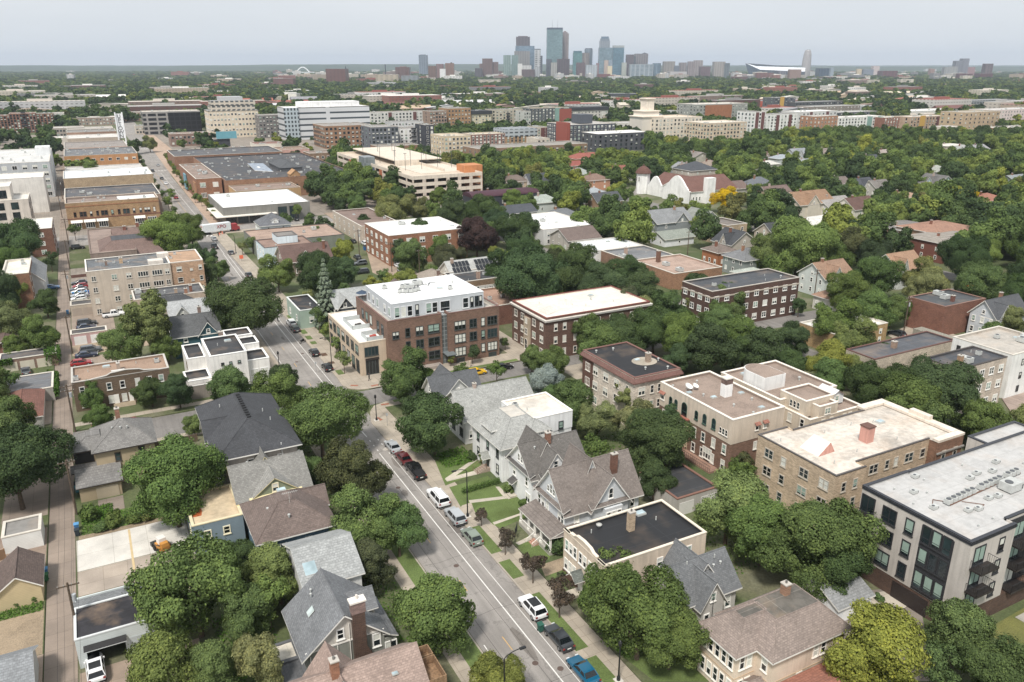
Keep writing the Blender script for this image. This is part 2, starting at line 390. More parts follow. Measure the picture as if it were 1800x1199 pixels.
def hip(mw,mr,x0,y0,x1,y1,z0,ze,zr,top=None,oh=.5,walls=True):
 if walls:mw.box(x0,y0,z0,x1,y1,ze,0,bot=False)
 if top is None:
  W_,D_=x1-x0,y1-y0;k=min(W_,D_)/2
  top=(x0+k,y0+k,x1-k,y1-k) if W_!=D_ else ((x0+x1)/2,)*1+((y0+y1)/2,)+((x0+x1)/2,)+((y0+y1)/2,)
 a,b,c,d=top;X0,Y0,X1,Y1=x0-oh,y0-oh,x1+oh,y1+oh
 E=[(X0,Y0,ze),(X1,Y0,ze),(X1,Y1,ze),(X0,Y1,ze)];T=[(a,b,zr),(c,b,zr),(c,d,zr),(a,d,zr)]
 for i in range(4):
  j=(i+1) %4;q=[E[i],E[j],T[j],T[i]]
  if (Vector(T[i])-Vector(T[j])).length<1e-4:q=q[:3]
  mr.face(q,0);mr.tube(E[i],T[i],.08,n=5)
  if (Vector(T[i])-Vector(T[j])).length>.3:mr.tube(T[i],T[j],.08,n=5)
 if c-a>.2 and d-b>.2:mr.face(T,2)
 for i in range(4):
  j=(i+1) %4;mr.face([(E[i][0],E[i][1],ze-.2),(E[j][0],E[j][1],ze-.2),E[j],E[i]],1)
 mr.face([(p[0],p[1],ze-.2) for p in E[::-1]],1)
def chimney(b,x,y,z0,z1,w=.8,d=.6,col='8d4a38',kind='brick'):
 m=MB();m.box(x-w/2,y-d/2,z0,x+w/2,y+d/2,z1);c=b.part('chimney',m,M(kind,col))
 m=MB();m.box(x-w/2-.06,y-d/2-.06,z1,x+w/2+.06,y+d/2+.06,z1+.14);b.part('chimney_cap',m,M('plain','b9b2a8'),c)
 m=MB();m.tube((x,y,z1+.14),(x,y,z1+.45),.13,n=8);b.part('flue',m,M('metal','6d6a66'),c)
UM={}
def unit_mesh(k):
 if k in UM:return UM[k]
 m=MB()
 if k==0:  # packaged rooftop unit with fan ring
  m.box(-1.1,-.8,.15,1.1,.8,1.15,0);m.tube((-.5,0,1.15),(-.5,0,1.25),.45,n=12,m=1);m.box(-1.0,-.7,0,1.0,.7,.15,1);m.box(.9,-.83,.3,1.13,.3,.9,1)
 elif k==1:  # condenser
  m.box(-.45,-.45,.1,.45,.45,.85,0);m.tube((0,0,.85),(0,0,.93),.36,n=12,m=1);m.box(-.5,-.5,0,.5,.5,.1,1)
 elif k==2:  # vent hood
  m.lathe(0,0,[(.16,0),(.16,.5),(.3,.52),(.26,.7),(0,.78)],10,0)
 elif k==3:  # plumbing stack
  m.tube((0,0,0),(0,0,.55),.08,n=8,m=0)
 else:  # skylight
  m.box(-.7,-.5,0,.7,.5,.25,0);m.slab([(-.62,-.42,.36),(.62,-.42,.36),(.62,.42,.36),(-.62,.42,.36)],.1,2,0)
 UM[k]=m.mesh(['rooftop_unit','condenser','roof_vent','vent_pipe','skylight'][k],[M('metal','b9bbb8'),M('metal','55575a'),M('glass','9fb0b5')]);return UM[k]
UN=['rooftop_unit','condenser','roof_vent','vent_pipe','skylight']
def units(b,z,lst,sc=1.0):
 for k,x,y,*r in lst:link(UN[k],unit_mesh(k),b.root,(x,y,z),r[0] if r else 0,sc)
def runits(b,x0,y0,x1,y1,z,n,ks=(0,2,3,3,4,1),sc=1.0):
 for i in range(n):
  units(b,z,[(rng.choice(ks),rng.uniform(x0+1.5,x1-1.5),rng.uniform(y0+1.5,y1-1.5),rng.choice([0,math.pi/2]))],sc)
def flat(label,px,h,wall,roof,fl=3,nS=0,nW=0,ww=1.1,wh=1.5,style='dh',par=.5,cop='cfc8bc',name='apartment_building',cat='apartment building',
   sh=None,nu=6,chim=(),det=1,band=None,fc='e8e6e0',r=None,aS=None,bS=None,base=None,group=None,nE=0):
 r=r or rect(px,h);b=B(name,label,cat,r,sh=sh,hh=h,det=det,group=group);b.fc=fc
 mw,mr,mc=MB(),MB(),MB();flatvol(mw,mr,mc,0,0,b.w,b.d,0,h,par)
 b.part('wall',mw,M(*wall));b.part('roof',mr,M(*roof));b.part('coping',mc,M('plain',cop))
 if base:
  m=MB();e=.04;m.box(-e,-e,0,b.w+e,b.d+e,base[1],bot=False,top=0);b.part('base_course',m,M(*base[0]))
 if band:
  for zb,bc in band:
   m=MB();m.box(-.12,-.12,zb,b.w+.12,b.d+.12,zb+.35);b.part('cornice',m,M('plain',bc))
 fh=(h-par-.3)/max(fl,1);z0=fh*.5-wh*.5+.15
 if nS:b.grid('S',nS,fl,ww,wh,style,z0,fh,aS,bS)
 if nW:b.grid('W',nW,fl,ww,wh,style,z0,fh)
 if nE:b.grid('E',nE,fl,ww,wh,style,z0,fh)
 for c in chim:chimney(b,c[0]*b.w,c[1]*b.d,h-par,h+c[2],c[3],c[4],c[5],c[6] if len(c)>6 else 'brick')
 if det==0:nu=int(nu*2.2)
 if nu:runits(b,0,0,b.w,b.d,h-par,nu)
 return b

# ---------------------------------------------------------------- the setting
def sheet(name,pts,z,m,label=None):
 b=MB();b.face([(x,y,z) for x,y in pts]);return tag(mk(name,b,m),label,kind='structure')
def slabs(name,pts,z,m,z0=-.05):
 b=MB();b.prism(pts,z0,z);return tag(mk(name,b,m),kind='structure')
def rc(x0,y0,x1,y1):return [(x0,y0),(x1,y0),(x1,y1),(x0,y1)]
GND=M('ground','55603f');ASPH=M('asphalt','918c87');ASPD=M('asphalt','7d7975');ALLEY=M('concrete','8f8277',3.2)
CONC=M('concrete','a89e90');CONC2=M('concrete','bdb5a8',3.0);GRASS=M('grass','5b6b3a');KERB=M('plain','a59b8e');WHITE=M('plain','d8d6d0');YEL=M('plain','c9a05a')
MULCH=M('gravel','5a4536');PARK=M('asphalt','8c8379');DIRT=M('gravel','94846f')
sheet('ground',rc(-16000,-400,16000,22000),-.06,GND)
LX=[(-30,32.6,42.1),(200,32.9,42.3),(320,34.8,44.2),(540,37.0,47.4),(730,40.5,55),(920,42,60),(1300,44,66)]
def lx(y,k):
 for a,b in zip(LX,LX[1:]):
  if y<=b[0] or b is LX[-1]:
   t=(y-a[0])/(b[0]-a[0]);return a[k]+(b[k]-a[k])*t
sheet('main_road',[(a[2],a[0]) for a in LX]+[(a[1],a[0]) for a in LX[::-1]],-.02,ASPH)
# ground of the five paved or planted blocks, a kerb step above the carriageway
slabs('lawn',rc(46.2,-10,138,144.0),.13,GND)
slabs('lawn',rc(46.4,152.2,138,340),.13,GND)
slabs('lawn',rc(-9.2,-10,28.4,147.6),.13,GND)
slabs('lawn',rc(-9.2,158.2,28.6,338),.13,GND)
slabs('lawn',rc(-150,-10,-12.8,147.6),.13,GND)
slabs('lawn',rc(-150,158.2,-12.8,338),.13,GND)
sheet('cross_street',rc(42.3,144.2,138,152.0),-.024,ASPD);sheet('cross_street',[(138,143.6),(260,135),(500,124),(500,132),(260,144),(138,151.5)],-.02,ASPD)
sheet('cross_street',rc(-150,147.8,32.7,158.0),-.024,ASPD)
sheet('cross_street',rc(-150,340,35,362),-.024,ASPH)
sheet('cross_street',rc(44.2,344,420,360),-.024,ASPH)
sheet('side_street',rc(140,-10,149,700),-.028,ASPD)
sheet('side_street',rc(240,-10,249,700),-.028,ASPD)
sheet('alley',rc(-12.7,-10,-9.3,900),-.01,ALLEY)
sheet('commercial_paving',rc(-60,362,34,930),-.03,PARK)
sheet('commercial_paving',[(62,362),(250,362),(350,760),(66,930),(48,540)],-.03,PARK)
# kerbs, verges and pavements
def strip(name,x0,x1,y0,y1,z,m):slabs(name,rc(x0,y0,x1,y1),z,m)
strip('kerb',42.1,42.3,-10,92,.13,KERB);strip('grass_verge',42.3,44.0,-10,46,.125,GRASS)
for y0,y1 in ((47.5,62.2),(63.8,75.5),(79.5,83.8),(86,93.5)):strip('grass_verge',42.3,44.0,y0,y1,.126,GRASS)
strip('pavement',44.0,46.1,-10,93.5,.134,CONC)
for y0,y1 in ((46,47.5),(62.2,63.8),(75.5,79.5),(83.8,86)):strip('driveway_apron',42.3,44.0,y0,y1,.13,CONC)
slabs('pavement',[(42.1,93.5),(46.1,93.5),(46.1,141.5),(60,141.5),(60,144.1),(47.2,144.1),(44.4,143.2),(42.8,140.9),(41.4,136),(41.4,128),(42.1,122)],.138,CONC)
slabs('grass_verge',rc(48.6,143.0,55,144.1),.15,GRASS)
slabs('pavement',[(41.9,157),(42.6,154.4),(44.4,152.9),(47,152.2),(84,152.2),(84,158.0),(47.2,160.0),(47.2,340),(42.2,340),(42.3,200),(42.2,162)],.138,CONC)
slabs('grass_verge',rc(61,152.35,83,153.7),.15,GRASS)
for y0,y1 in ((163,166),(170.5,172),(176.5,178.5),(186,188.2),(190,193),(195,198.6),(202,205),(210,213)):
 slabs('planting_bed',rc(42.9,y0,44.3,y1),.16,GRASS if y0<165 or y0>184 else MULCH)
strip('kerb',32.4,32.6,-10,140,.13,KERB);strip('grass_verge',30.2,32.4,-10,140,.126,GRASS)
strip('pavement',28.4,30.2,-10,140,.134,CONC)
slabs('pavement',[(28.4,140),(32.6,140),(31.6,145.6),(30,147.2),(28.4,147.6)],.134,CONC)
strip('pavement',28.6,32.8,158.4,338,.134,CONC)
strip('pavement',-9.2,28.4,145.6,147.6,.138,CONC);strip('pavement',-9.2,28.6,160.2,162.0,.138,CONC)
strip('pavement',46.4,138,338,343.6,.138,CONC)
slabs('plaza',[(44.4,345),(48.5,345),(61,362),(66,362),(66,900),(58,900),(52,730),(47.8,540)],.05,M('concrete','b09a88',2.0))
slabs('pavement',[(30.5,364),(34.8,364),(36.8,540),(40,730),(33,730)],.05,CONC)
# carriageway paint, each line 4 mm above the asphalt
def line(name,pts,wd,m,dash=None):
 b=MB();
 for (x0,y0),(x1,y1) in zip(pts,pts[1:]):
  L=math.hypot(x1-x0,y1-y0);n=1 if not dash else max(1,int(L/dash[1]));
  for i in range(n):
   t0=i/n;t1=1.0 if not dash else t0+dash[0]/L
   a=(x0+(x1-x0)*t0,y0+(y1-y0)*t0);c=(x0+(x1-x0)*t1,y0+(y1-y0)*t1)
   dx,dy=(x1-x0)/L,(y1-y0)/L;px,py=-dy*wd/2,dx*wd/2
   b.face([(a[0]-px,a[1]-py,-.0155),(c[0]-px,c[1]-py,-.0155),(c[0]+px,c[1]+py,-.0155),(a[0]+px,a[1]+py,-.0155)])
   b.f[-1]=b.f[-1][::-1] if (px*dy-py*dx)>0 else b.f[-1]
 return tag(mk(name,b,m),kind='structure')
line('bike_lane_line',[(38.4,20),(38.6,123)],.15,WHITE);line('bike_lane_line',[(38.7,131),(38.6,133)],.15,WHITE)
line('bike_lane_line',[(38.7,158),(38.9,205),(40.2,300)],.15,WHITE)
line('parking_line',[(40.1,20),(40.2,121)],.09,WHITE);line('parking_line',[(40.3,158),(40.4,205),(41.4,300)],.12,WHITE)
line('bike_lane_line',[(33.3,70),(33.1,20)],.12,WHITE);line('bike_lane_line',[(33.3,160),(33.5,205)],.12,WHITE)
line('bike_lane_dashes',[(38.7,124),(38.7,143)],.15,WHITE,(.6,2.0));line('parking_dashes',[(40.2,122),(40.2,130)],.15,WHITE,(.6,2.0))
line('centre_line',[(35.9,30),(35.9,143)],.11,YEL,(2.6,12));line('centre_line',[(36.0,160),(36.4,300)],.11,YEL,(2.6,12))
line('crosswalk',[(36.5,338.5),(44.2,336)],2.2,WHITE,(.7,1.5));line('crosswalk',[(39,570),(52,574)],3,WHITE,(.9,1.9));line('crosswalk',[(39,735),(55,728)],3,WHITE,(.9,1.9))
line('lane_line',[(40.5,300),(41,336)],.14,WHITE);line('lane_line',[(42,362),(43,560)],.14,WHITE);line('lane_line',[(39,362),(40,560)],.12,YEL)
def blob(name,cx,cy,rx,ry,z,m,n=14,sd=1):
 r=random.Random(sd);k=[r.uniform(.75,1.2) for _ in range(n)]
 return sheet(name,[(cx+rx*k[i]*math.cos(2*math.pi*i/n),cy+ry*k[i]*math.sin(2*math.pi*i/n)) for i in range(n)],z,m)
# wear on the carriageway: patches, manholes, tactile ramps
blob('road_patch',40.0,124.0,.5,.5,-.0150,M('plain','b3aca2'),sd=3)
for x,y in ((36.9,86),(37.2,64.5),(39.3,62.4),(37.3,110),(36.8,176),(39.4,181)):
 b=MB();b.tube((x,y,-.03),(x,y,-.012),.38,n=14);tag(mk('manhole_cover',b,M('plain','5d4c44')),kind='structure')
for x,y,rz in ((43.2,136.6,.3),(46.6,142.8,1.45),(44.1,155.4,1.0),(48.0,153.4,1.57)):
 b=MB();b.box(-.35,-.8,0,.35,.8,.012);tag(mk('tactile_paving',b,M('plain','9a5f45'),None,(x,y,.14),rz),kind='structure')

_r=random.Random(12)
for k in range(26):
 y=_r.choice([_r.uniform(50,140),_r.uniform(158,330)]);x=_r.uniform(33.6,40.8)+(y>300)*2
 blob('road_patch',x,y,_r.uniform(.3,.8),_r.uniform(.6,3.2),-.0162+k*.00002,M('asphalt',_r.choice(['726c67','7a746e','938c85'])),9,k)
for y in (52,61,75,88,101,113,127,166,179,191,214,240,268):line('road_crack',[(33,y),(35.2,y+_r.uniform(-.3,.3)),(37.5,y+_r.uniform(-.4,.4)),(41.8,y+_r.uniform(-.3,.3))],.05,M('plain','4f4a47'))
line('road_crack',[(37.3,50),(37.4,70),(37.2,95),(37.35,120)],.05,M('plain','4f4a47'));line('road_crack',[(34.2,50),(34.3,80),(34.1,118)],.06,M('plain','4f4a47'))
# yards, drives and paths near the camera
def quad(name,px,z,m,zz=None):
 return slabs(name,[G(u,v,0) for u,v in px],z,m)
quad('front_lawn',[(765,812),(823,793),(852,828),(783,855)],0.150,GRASS)
quad('front_lawn',[(790,858),(858,838),(880,866),(812,890),(810,893)],0.154,GRASS)
quad('front_lawn',[(826,878),(905,845),(940,880),(868,905),(838,910)],0.158,GRASS)
quad('front_lawn',[(848,905),(920,878),(940,905),(880,930),(866,923)],0.147,GRASS)
quad('front_lawn',[(905,957),(940,938),(975,965),(965,985),(935,990)],0.151,GRASS)
quad('front_lawn',[(960,1005),(1000,985),(1015,1010),(1000,1030),(985,1030)],0.149,GRASS)
quad('front_lawn',[(1075,1140),(1130,1110),(1260,1199),(1150,1199)],0.153,GRASS)
quad('front_path',[(783,842),(836,806),(842,808),(790,846)],.160,CONC2)
quad('front_path',[(782,843),(861,822),(864,829),(786,848)],.162,CONC2)
quad('front_path',[(824,881),(900,872),(899,877),(826,886)],.162,CONC2)
quad('front_path',[(871,857),(878,857),(895,874),(887,878)],.164,CONC2)
quad('front_path',[(866,920),(920,902),(921,905),(869,924)],.162,CONC2)
quad('front_path',[(906,956),(960,930),(966,936),(912,960)],.162,CONC2)
quad('front_path',[(950,995),(1010,975),(1040,985),(958,1015)],.156,DIRT)
quad('front_path',[(1062,1130),(1095,1115),(1102,1120),(1070,1136)],.162,CONC2)
slabs('concrete_pad',rc(-9.1,108.4,5.4,116.8),.2,M('concrete','d3cfc8',4.5));slabs('concrete_pad',[(5.4,105),(9,105),(9,117),(5.4,117)],.17,M('concrete','a39b92',2.2));sheet('old_paint',rc(-2.4,105.2,-2.1,116.6),.206,M('plain','c9b183')) 
slabs('concrete_pad',rc(-9.1,102.4,3.4,108.3),.17,M('concrete','aa9e92',3.0));slabs('driveway',rc(-9.1,97.6,5,102.3),.155,M('concrete','b3a08e',3.0));slabs('dirt_yard',rc(-8.8,116.9,5,118.0),.18,DIRT);slabs('rear_lawn',rc(-8.4,118.1,5,123.4),.16,GRASS)
slabs('driveway',rc(-9.1,66,3.6,86.9),.16,M('concrete','a08f80',3.0))
slabs('dirt_yard',rc(-30,92.6,-12.9,102.6),.15,DIRT);slabs('grass_verge',rc(-30,101.6,-13.0,103.4),.2,GRASS)
slabs('driveway',rc(-26,110.8,-12.9,123),.16,M('concrete','8d7c6f',3.0));slabs('driveway',rc(-30,76,-12.8,92.5),.152,M('concrete','a08f80',3.0))
slabs('driveway',rc(-19,127,-12.9,141.5),.16,M('concrete','8f8277',3.0));slabs('driveway',rc(-24,164,-12.9,178),.16,M('concrete','9a8d80',3.0))
slabs('driveway',rc(-6.0,123.5,-2.4,128),.16,M('concrete','857a70',2.4));slabs('car_park',rc(-9.1,177,3.6,202),.155,M('concrete','9a8b7d',4.0))
slabs('car_park',rc(-9.1,204,12,214),.155,M('concrete','a4937f',4.0));slabs('car_park',rc(-9.1,216,1,250),.155,M('concrete','94877b',4.0));slabs('car_park',rc(-9.1,258,2,300),.155,PARK)
slabs('front_lawn',rc(1.5,214.2,14,216.4),.17,GRASS)
slabs('terrace_paving',[G(u,v) for u,v in ((1560,1040),(1600,1062),(1560,1095),(1500,1050))],.16,CONC2)
slabs('driveway',[G(u,v) for u,v in ((1330,1060),(1560,1036),(1620,1078),(1640,1199),(1560,1199))],.152,M('concrete','857c74',3.0))
quad('rear_lawn',[(1730,1110),(1800,1070),(1860,1120),(1800,1160)],.16,M('grass','6a6a3a'))
slabs('driveway',rc(88,136,100,144),.15,CONC);slabs('driveway',rc(82.5,152.4,88.5,176),.155,CONC)
slabs('car_park',[G(u,v) for u,v in ((655,480),(640,425),(570,375),(615,372),(760,505),(740,520))],.15,M('concrete','a39180',4.0))
slabs('driveway',[G(u,v) for u,v in ((1560,590),(1620,560),(1700,600),(1640,640))],.15,CONC)
slabs('driveway',[G(u,v) for u,v in ((1760,700),(1860,640),(1900,700),(1800,760))],.15,M('asphalt','9a8a80'))

# ---------------------------------------------------------------- trees
def cards(name,C,N,size,tint,mat,asp=.75):
 n=len(C);rs=np.random.RandomState(n)
 N=N/np.linalg.norm(N,axis=1)[:,None];A=np.cross(N,rs.normal(size=(n,3)));A /=np.linalg.norm(A,axis=1)[:,None];Bv=np.cross(N,A)
 a=A*(size/2)[:,None];b=Bv*(size/2*asp)[:,None]
 V=np.stack([C-a,C-b*1.0,C+a,C+b*1.0],1).reshape(-1,3)
 me=bpy.data.meshes.new(name);me.vertices.add(n*4);me.loops.add(n*4);me.polygons.add(n)
 me.vertices.foreach_set('co',V.ravel());me.loops.foreach_set('vertex_index',np.arange(n*4));me.polygons.foreach_set('loop_start',np.arange(n)*4)
 at=me.attributes.new('tint','FLOAT','FACE');at.data.foreach_set('value',np.clip(tint,0,1).astype(np.float32))
 me.update(calc_edges=True);me.materials.append(mat);return me
def crown(name,seed,R,rz,zc,n,leaf,mat,nl=14,sub=6,lo=-.8):
 """boughs on an ellipsoid, each carrying smaller leaf clumps; gaps are left between the clumps"""
 rs=np.random.RandomState(seed);E=np.array([R,R,rz])
 d=rs.normal(size=(nl,3));d[:,2]=d[:,2]*.9+.1;d /=np.linalg.norm(d,axis=1)[:,None];ax=rs.normal(size=3);ax /=np.linalg.norm(ax);asy=1+.15*(d @ax)
 L=d*(rs.uniform(.42,.72,nl)*asy)[:,None]*E;lr_=rs.uniform(.25,.42,nl)*R;L[0]=0;lr_[0]=.5*R
 q=rs.normal(size=(nl,sub,3))+d[:,None,:]*.9;q /=np.linalg.norm(q,axis=2)[:,:,None]
 Sc=(L[:,None,:]+q*(lr_*rs.uniform(.7,1.0,nl))[:,None,None]*np.array([1,1,rz/R*.8+.2])).reshape(-1,3)
 sr=np.repeat(lr_,sub)*rs.uniform(.34,.6,nl*sub);Sc=np.concatenate([Sc,L]);sr=np.concatenate([sr,lr_*.8]);ns=len(sr)
 w_=sr**2;k=rs.choice(ns,int(n*2.6),p=w_/w_.sum());q=rs.normal(size=(len(k),3));q /=np.linalg.norm(q,axis=1)[:,None]
 t_=rs.uniform(.7,1.05,len(k));t_=np.where(rs.rand(len(k))<.1,rs.uniform(1.05,1.35,len(k)),t_);P=Sc[k]+q*(sr[k]*t_)[:,None]
 keep=np.ones(len(k),bool)
 for j in range(ns):keep &=(np.linalg.norm(P-Sc[j],axis=1)>sr[j]*.72) |(k==j)
 keep &=~((q[:,2]<-.35) &(rs.rand(len(k))<.55));keep &=P[:,2]>rz*lo;Z=P/R*5.2;gp=np.sin(Z[:,0]*1.3+Z[:,1]*.6+seed)+np.sin(Z[:,1]*1.4-Z[:,2]*.7+seed*1.7)+np.sin(Z[:,2]*1.5+Z[:,0]*.5+seed*.6);keep &=(np.abs(gp)>.2) |(rs.rand(len(k))<.35)
 P,q,k=P[keep][:n],q[keep][:n],k[keep][:n];m=len(P)
 lt=rs.uniform(-.2,.2,ns);out=P/E;out /=np.linalg.norm(out,axis=1)[:,None];N=q*.9+out*.7+rs.normal(size=(m,3))*.5
 t=.46+lt[k]+rs.normal(size=m)*.19
 P[:,2]+=zc
 return cards(name,P,N,rs.uniform(.55,1.35,m)*leaf,t,mat),L+np.array([0,0,zc])
def trunk(name,L,R,zt,r0,col='5d5044',n=7):
 m=MB();m.tube((0,0,-.1),(0,0,zt),r0,r0*.7,8)
 top=Vector((0,0,zt));
 for c in L[1:1+n]:
  c=Vector(c);mid=top.lerp(c,.5)+Vector((0,0,-.06*R));m.tube(top,mid,r0*.45,r0*.28,5);m.tube(mid,c,r0*.28,r0*.08,5)
 m.tube(top,(0,0,zt+R*.9),r0*.6,r0*.2,6)
 return m.mesh('trunk',[M('bark',col)])
LEAF=M('leaf','x');PROTO={}
for i in range(4):
 c,L=crown('crown',11+i,8,6.6,7.6,66000,.31,LEAF,18,8);PROTO['big',i]=(c,trunk('trunk',L,8,3.2,.42),8.0,14.4)
for i in range(4):
 c,L=crown('crown',31+i,5.5,5.2,6.2,34000,.28,LEAF,14,7);PROTO['med',i]=(c,trunk('trunk',L,5.5,2.4,.3),5.5,11.6)
for i in range(2):
 c,L=crown('crown',51+i,3.6,5.8,6.9,24000,.26,LEAF,15,7);PROTO['tall',i]=(c,trunk('trunk',L,3.6,2.4,.26),3.6,12.8)
for i in range(3):
 c,L=crown('crown',61+i,1.9,2.0,3.4,3600,.19,LEAF,9,5);PROTO['small',i]=(c,trunk('trunk',L,1.9,1.7,.1,n=5),1.9,5.5)
for i in range(3):
 c,L=crown('crown',71+i,1.0,.75,.6,1700,.16,LEAF,7,4);PROTO['bush',i]=(c,None,1.0,1.35)
def spruce(seed,R,Ht,n):
 rs=np.random.RandomState(seed);z=rs.beta(1.1,1.5,n)*Ht*.97+Ht*.04;nb=9;lv=np.floor(z/Ht*17);az=(rs.randint(0,nb,n)+.37*lv+rs.normal(size=n)*.11)*2*math.pi/nb
 rr=R*(1-z/Ht)**.85*(.82+.18*np.sin(lv*2.3+az*2));t=rs.beta(2.0,1.0,n);fz=(z/Ht*17-lv)
 P=np.stack([np.cos(az)*rr*t,np.sin(az)*rr*t,lv/17*Ht-.32*rr*t*.6+fz*.35],1)
 N=np.stack([np.cos(az)*.5,np.sin(az)*.5,np.ones(n)],1)+rs.normal(size=(n,3))*.4
 return cards('crown',P,N,rs.uniform(.3,.6,n),.4+.35*t+rs.normal(size=n)*.12,LEAF,.4)
m=MB();m.tube((0,0,0),(0,0,12.5),.3,.03,7)
PROTO['spruce',0]=(spruce(5,3.3,13.5,15000),m.mesh('trunk',[M('bark','5d5044')]),3.3,13.5)
m=MB();m.tube((0,0,0),(0,0,12),.3,.03,7)
TREES=[]
PAL=dict(dark='48593a',mid='596b40',light='6b7b49',olive='757b52',yel='798043',brown='4d533d',purp='524840',blue='7a877e',gold='c4aa20',deep='405036',plum='453836')
CN=dict(dark='dark green',mid='mid-green',light='light green',olive='olive green',yel='yellow-green',brown='brownish',purp='purple-leaved',blue='blue-grey',gold='bright yellow',deep='deep green',plum='dark plum-leaved')
def pick(r):
 return 'big' if r>6.6 else 'med' if r>3.0 else 'small' if r>1.15 else 'bush'
def put_tree(x,y,r,Ht,kind,col,label=None,group=None,name='leafy_tree',z=0.1,rr=None):
 rr=rr or rng;n=sum(1 for k in PROTO if k[0]==kind);c,t,R0,H0=PROTO[kind,rr.randrange(n)]
 root=thing(name,label or 'tree','tree' if kind!='bush' else 'shrub',(x,y,z),rr.uniform(0,6.28),group)
 sr,sh_=r/R0,Ht/H0;o=link('crown' if kind!='bush' else 'foliage',c,root,(0,0,0),0,(sr,sr,sh_))
 k=lin(PAL[col]);j=rr.uniform(.88,1.14);o.color=(k[0]*j*rr.uniform(.93,1.08),k[1]*j,k[2]*j*rr.uniform(.85,1.15),1)
 if t:link('trunk',t,root,(0,0,0),0,(sr,sr,sh_))
 TREES.append((root,x,y,r,Ht,kind,col));return root
def tree(u,v,rpx,col='mid',kind=None,asp=None,label=None):
 """photo position of the crown centre and its radius -> a tree standing on the ground at its real size"""
 x,y=G(u,v,6);r=5
 for _ in range(8):
  D=Vector((x,y,-H+6)).dot(FW);r=rpx*D/FPX;kd=kind or pick(r)
  Ht=r*(asp or {'big':1.75,'med':2.1,'small':2.9,'bush':1.35,'tall':3.3,'spruce':4.1}[kd]);
  zc=Ht*{'bush':.5,'spruce':.42,'tall':.6}.get(kd,.6);x,y=G(u,v,zc)
 nm={'bush':'shrub','spruce':'spruce_tree','small':'young_tree'}.get(kd,'leafy_tree')
 return put_tree(x,y,r,Ht,kd,col,label,name=nm)

# ================================================================ buildings near the camera
def house(name,label,r,sh,hh,cat='house',fc='eceae4'):
 b=B(name,label,cat,r,sh=sh,hh=hh,det=2);b.fc=fc;return b
TRIM=M('plain','e9e6df')
def parts(b,wall,mw,roof,mr,third=None,wn='wall',rn='roof',trim=None):
 b.part(wn,mw,M(*wall));return b.part(rn,mr,[M(*roof),trim or TRIM,M(*third) if third else M(*roof)])

# cream stucco duplex, bottom right
b=house('stucco_house','cream stucco two-storey duplex with truncated brown-pink hip roof around a grey roof deck',(52.8,47.0,66.6,55.0),'the cream stucco duplex',8.8,fc='efe9df')
mw,mr=MB(),MB();hip(mw,mr,2.9,0,13.8,8,0,6.4,8.8,(5.5,2.4,11.9,6.0));hip(mw,mr,0,2.3,6,7.8,0,6.38,8.78,(2.5,4.2,5.8,5.6))
rf=parts(b,('stucco','ddcab3'),mw,('shingle','8f7d72'),mr,('membrane','6b665e',.9));chimney(b,9.6,5.2,8.6,10.1,.8,.8,'9c6650')
m=MB();m.box(-.03,2.27,3.1,13.83,8.03,3.22);m.box(2.87,-.03,3.08,13.8,1,3.2);b.part('belt_course',m,M('plain','c9ae8e'))
for j,z in ((0,.95),(1,4.15)):
 for k in range(5):b.win('W',2.95+k*1.02,z,.72,1.75,'dh',0)
 b.win('S',.95,z,.72,1.75,'dh',2.3);b.win('S',1.95,z,.72,1.75,'dh',2.3)
b.win('W',1.0,4.15,.8,1.7,'dh',2.9);b.win('S',9.4,4.2,.8,1.6,'dh',0);b.win('S',10.5,4.2,.8,1.6,'dh',0);b.win('S',7.2,1.4,.8,1.6,'dh',0);b.win('S',9.3,.9,.8,1.6,'dh',0);b.win('S',10.4,.9,.8,1.6,'dh',0)
m=MB();gable(None,m,1.4,.2,3.0,2.2,0,2.5,3.1,'x',.25,.12,False);b.part('porch_roof',m,[M('shingle','8f7d72'),TRIM])
m=MB();m.box(1.9,1.0,0,2.8,1.1,2.1);m.box(2.8,1.0,0,2.9,1.1,2.2);b.part('door',m,M('plain','ded9cf'));m=MB();m.box(.8,-.4,0,2.9,2.2,.3);b.part('porch_step',m,CONC2)
b.done()
# terracotta-tiled entrance roof low in the frame
b=house('tiled_porch','low terracotta-tiled hip roof beside the cream stucco duplex',(57,40.6,65,46.2),None,4)
mw,mr=MB(),MB();hip(mw,mr,0,0,8,5.6,0,3.2,4.4);parts(b,('stucco','ddcab3'),mw,('shingle','a8654a'),mr);b.win('W',2.8,.9,.9,1.3);b.done()

# grey-roofed cross-gable cottage
b=house('gabled_house','light-sided cottage with dark grey cross-gabled shingle roof behind a large maple',(55.2,59.2,63.4,67.6),'the grey-roofed cottage',7.6)
mw,mr=MB(),MB();gable(mw,mr,0,1.2,8.2,7.4,0,4.5,7.7,'x',.5);gable(mw,mr,1.6,0,5.0,5,0,4.4,7.2,'y',.45);gable(mw,mr,2.2,3,6.8,8.4,0,4.4,7.6,'y',.4)
parts(b,('siding','c3bfb8'),mw,('shingle','6d7073'),mr);units(b,7.35,[(3,2.4,4),(3,6.4,3.6)]);units(b,6.6,[(2,5.8,3.0),(2,4.6,3.1),(2,7,3.1)],.6)
b.win('S',3.3,4.5,.8,1.2,'dh',0);b.win('S',6.9,1.6,.9,1.6,'dh',1.2);b.win('S',2.5,1.4,.8,1.5,'dh',0);b.win('W',4.3,4.4,.9,1.3);b.win('W',3,1.2,.9,1.5);b.win('W',5.4,1.2,.9,1.5)
m=MB();m.tube((3.3,-.1,0),(3.3,-.1,5.5),.04);b.part('mast',m,M('metal','333333'));b.done()

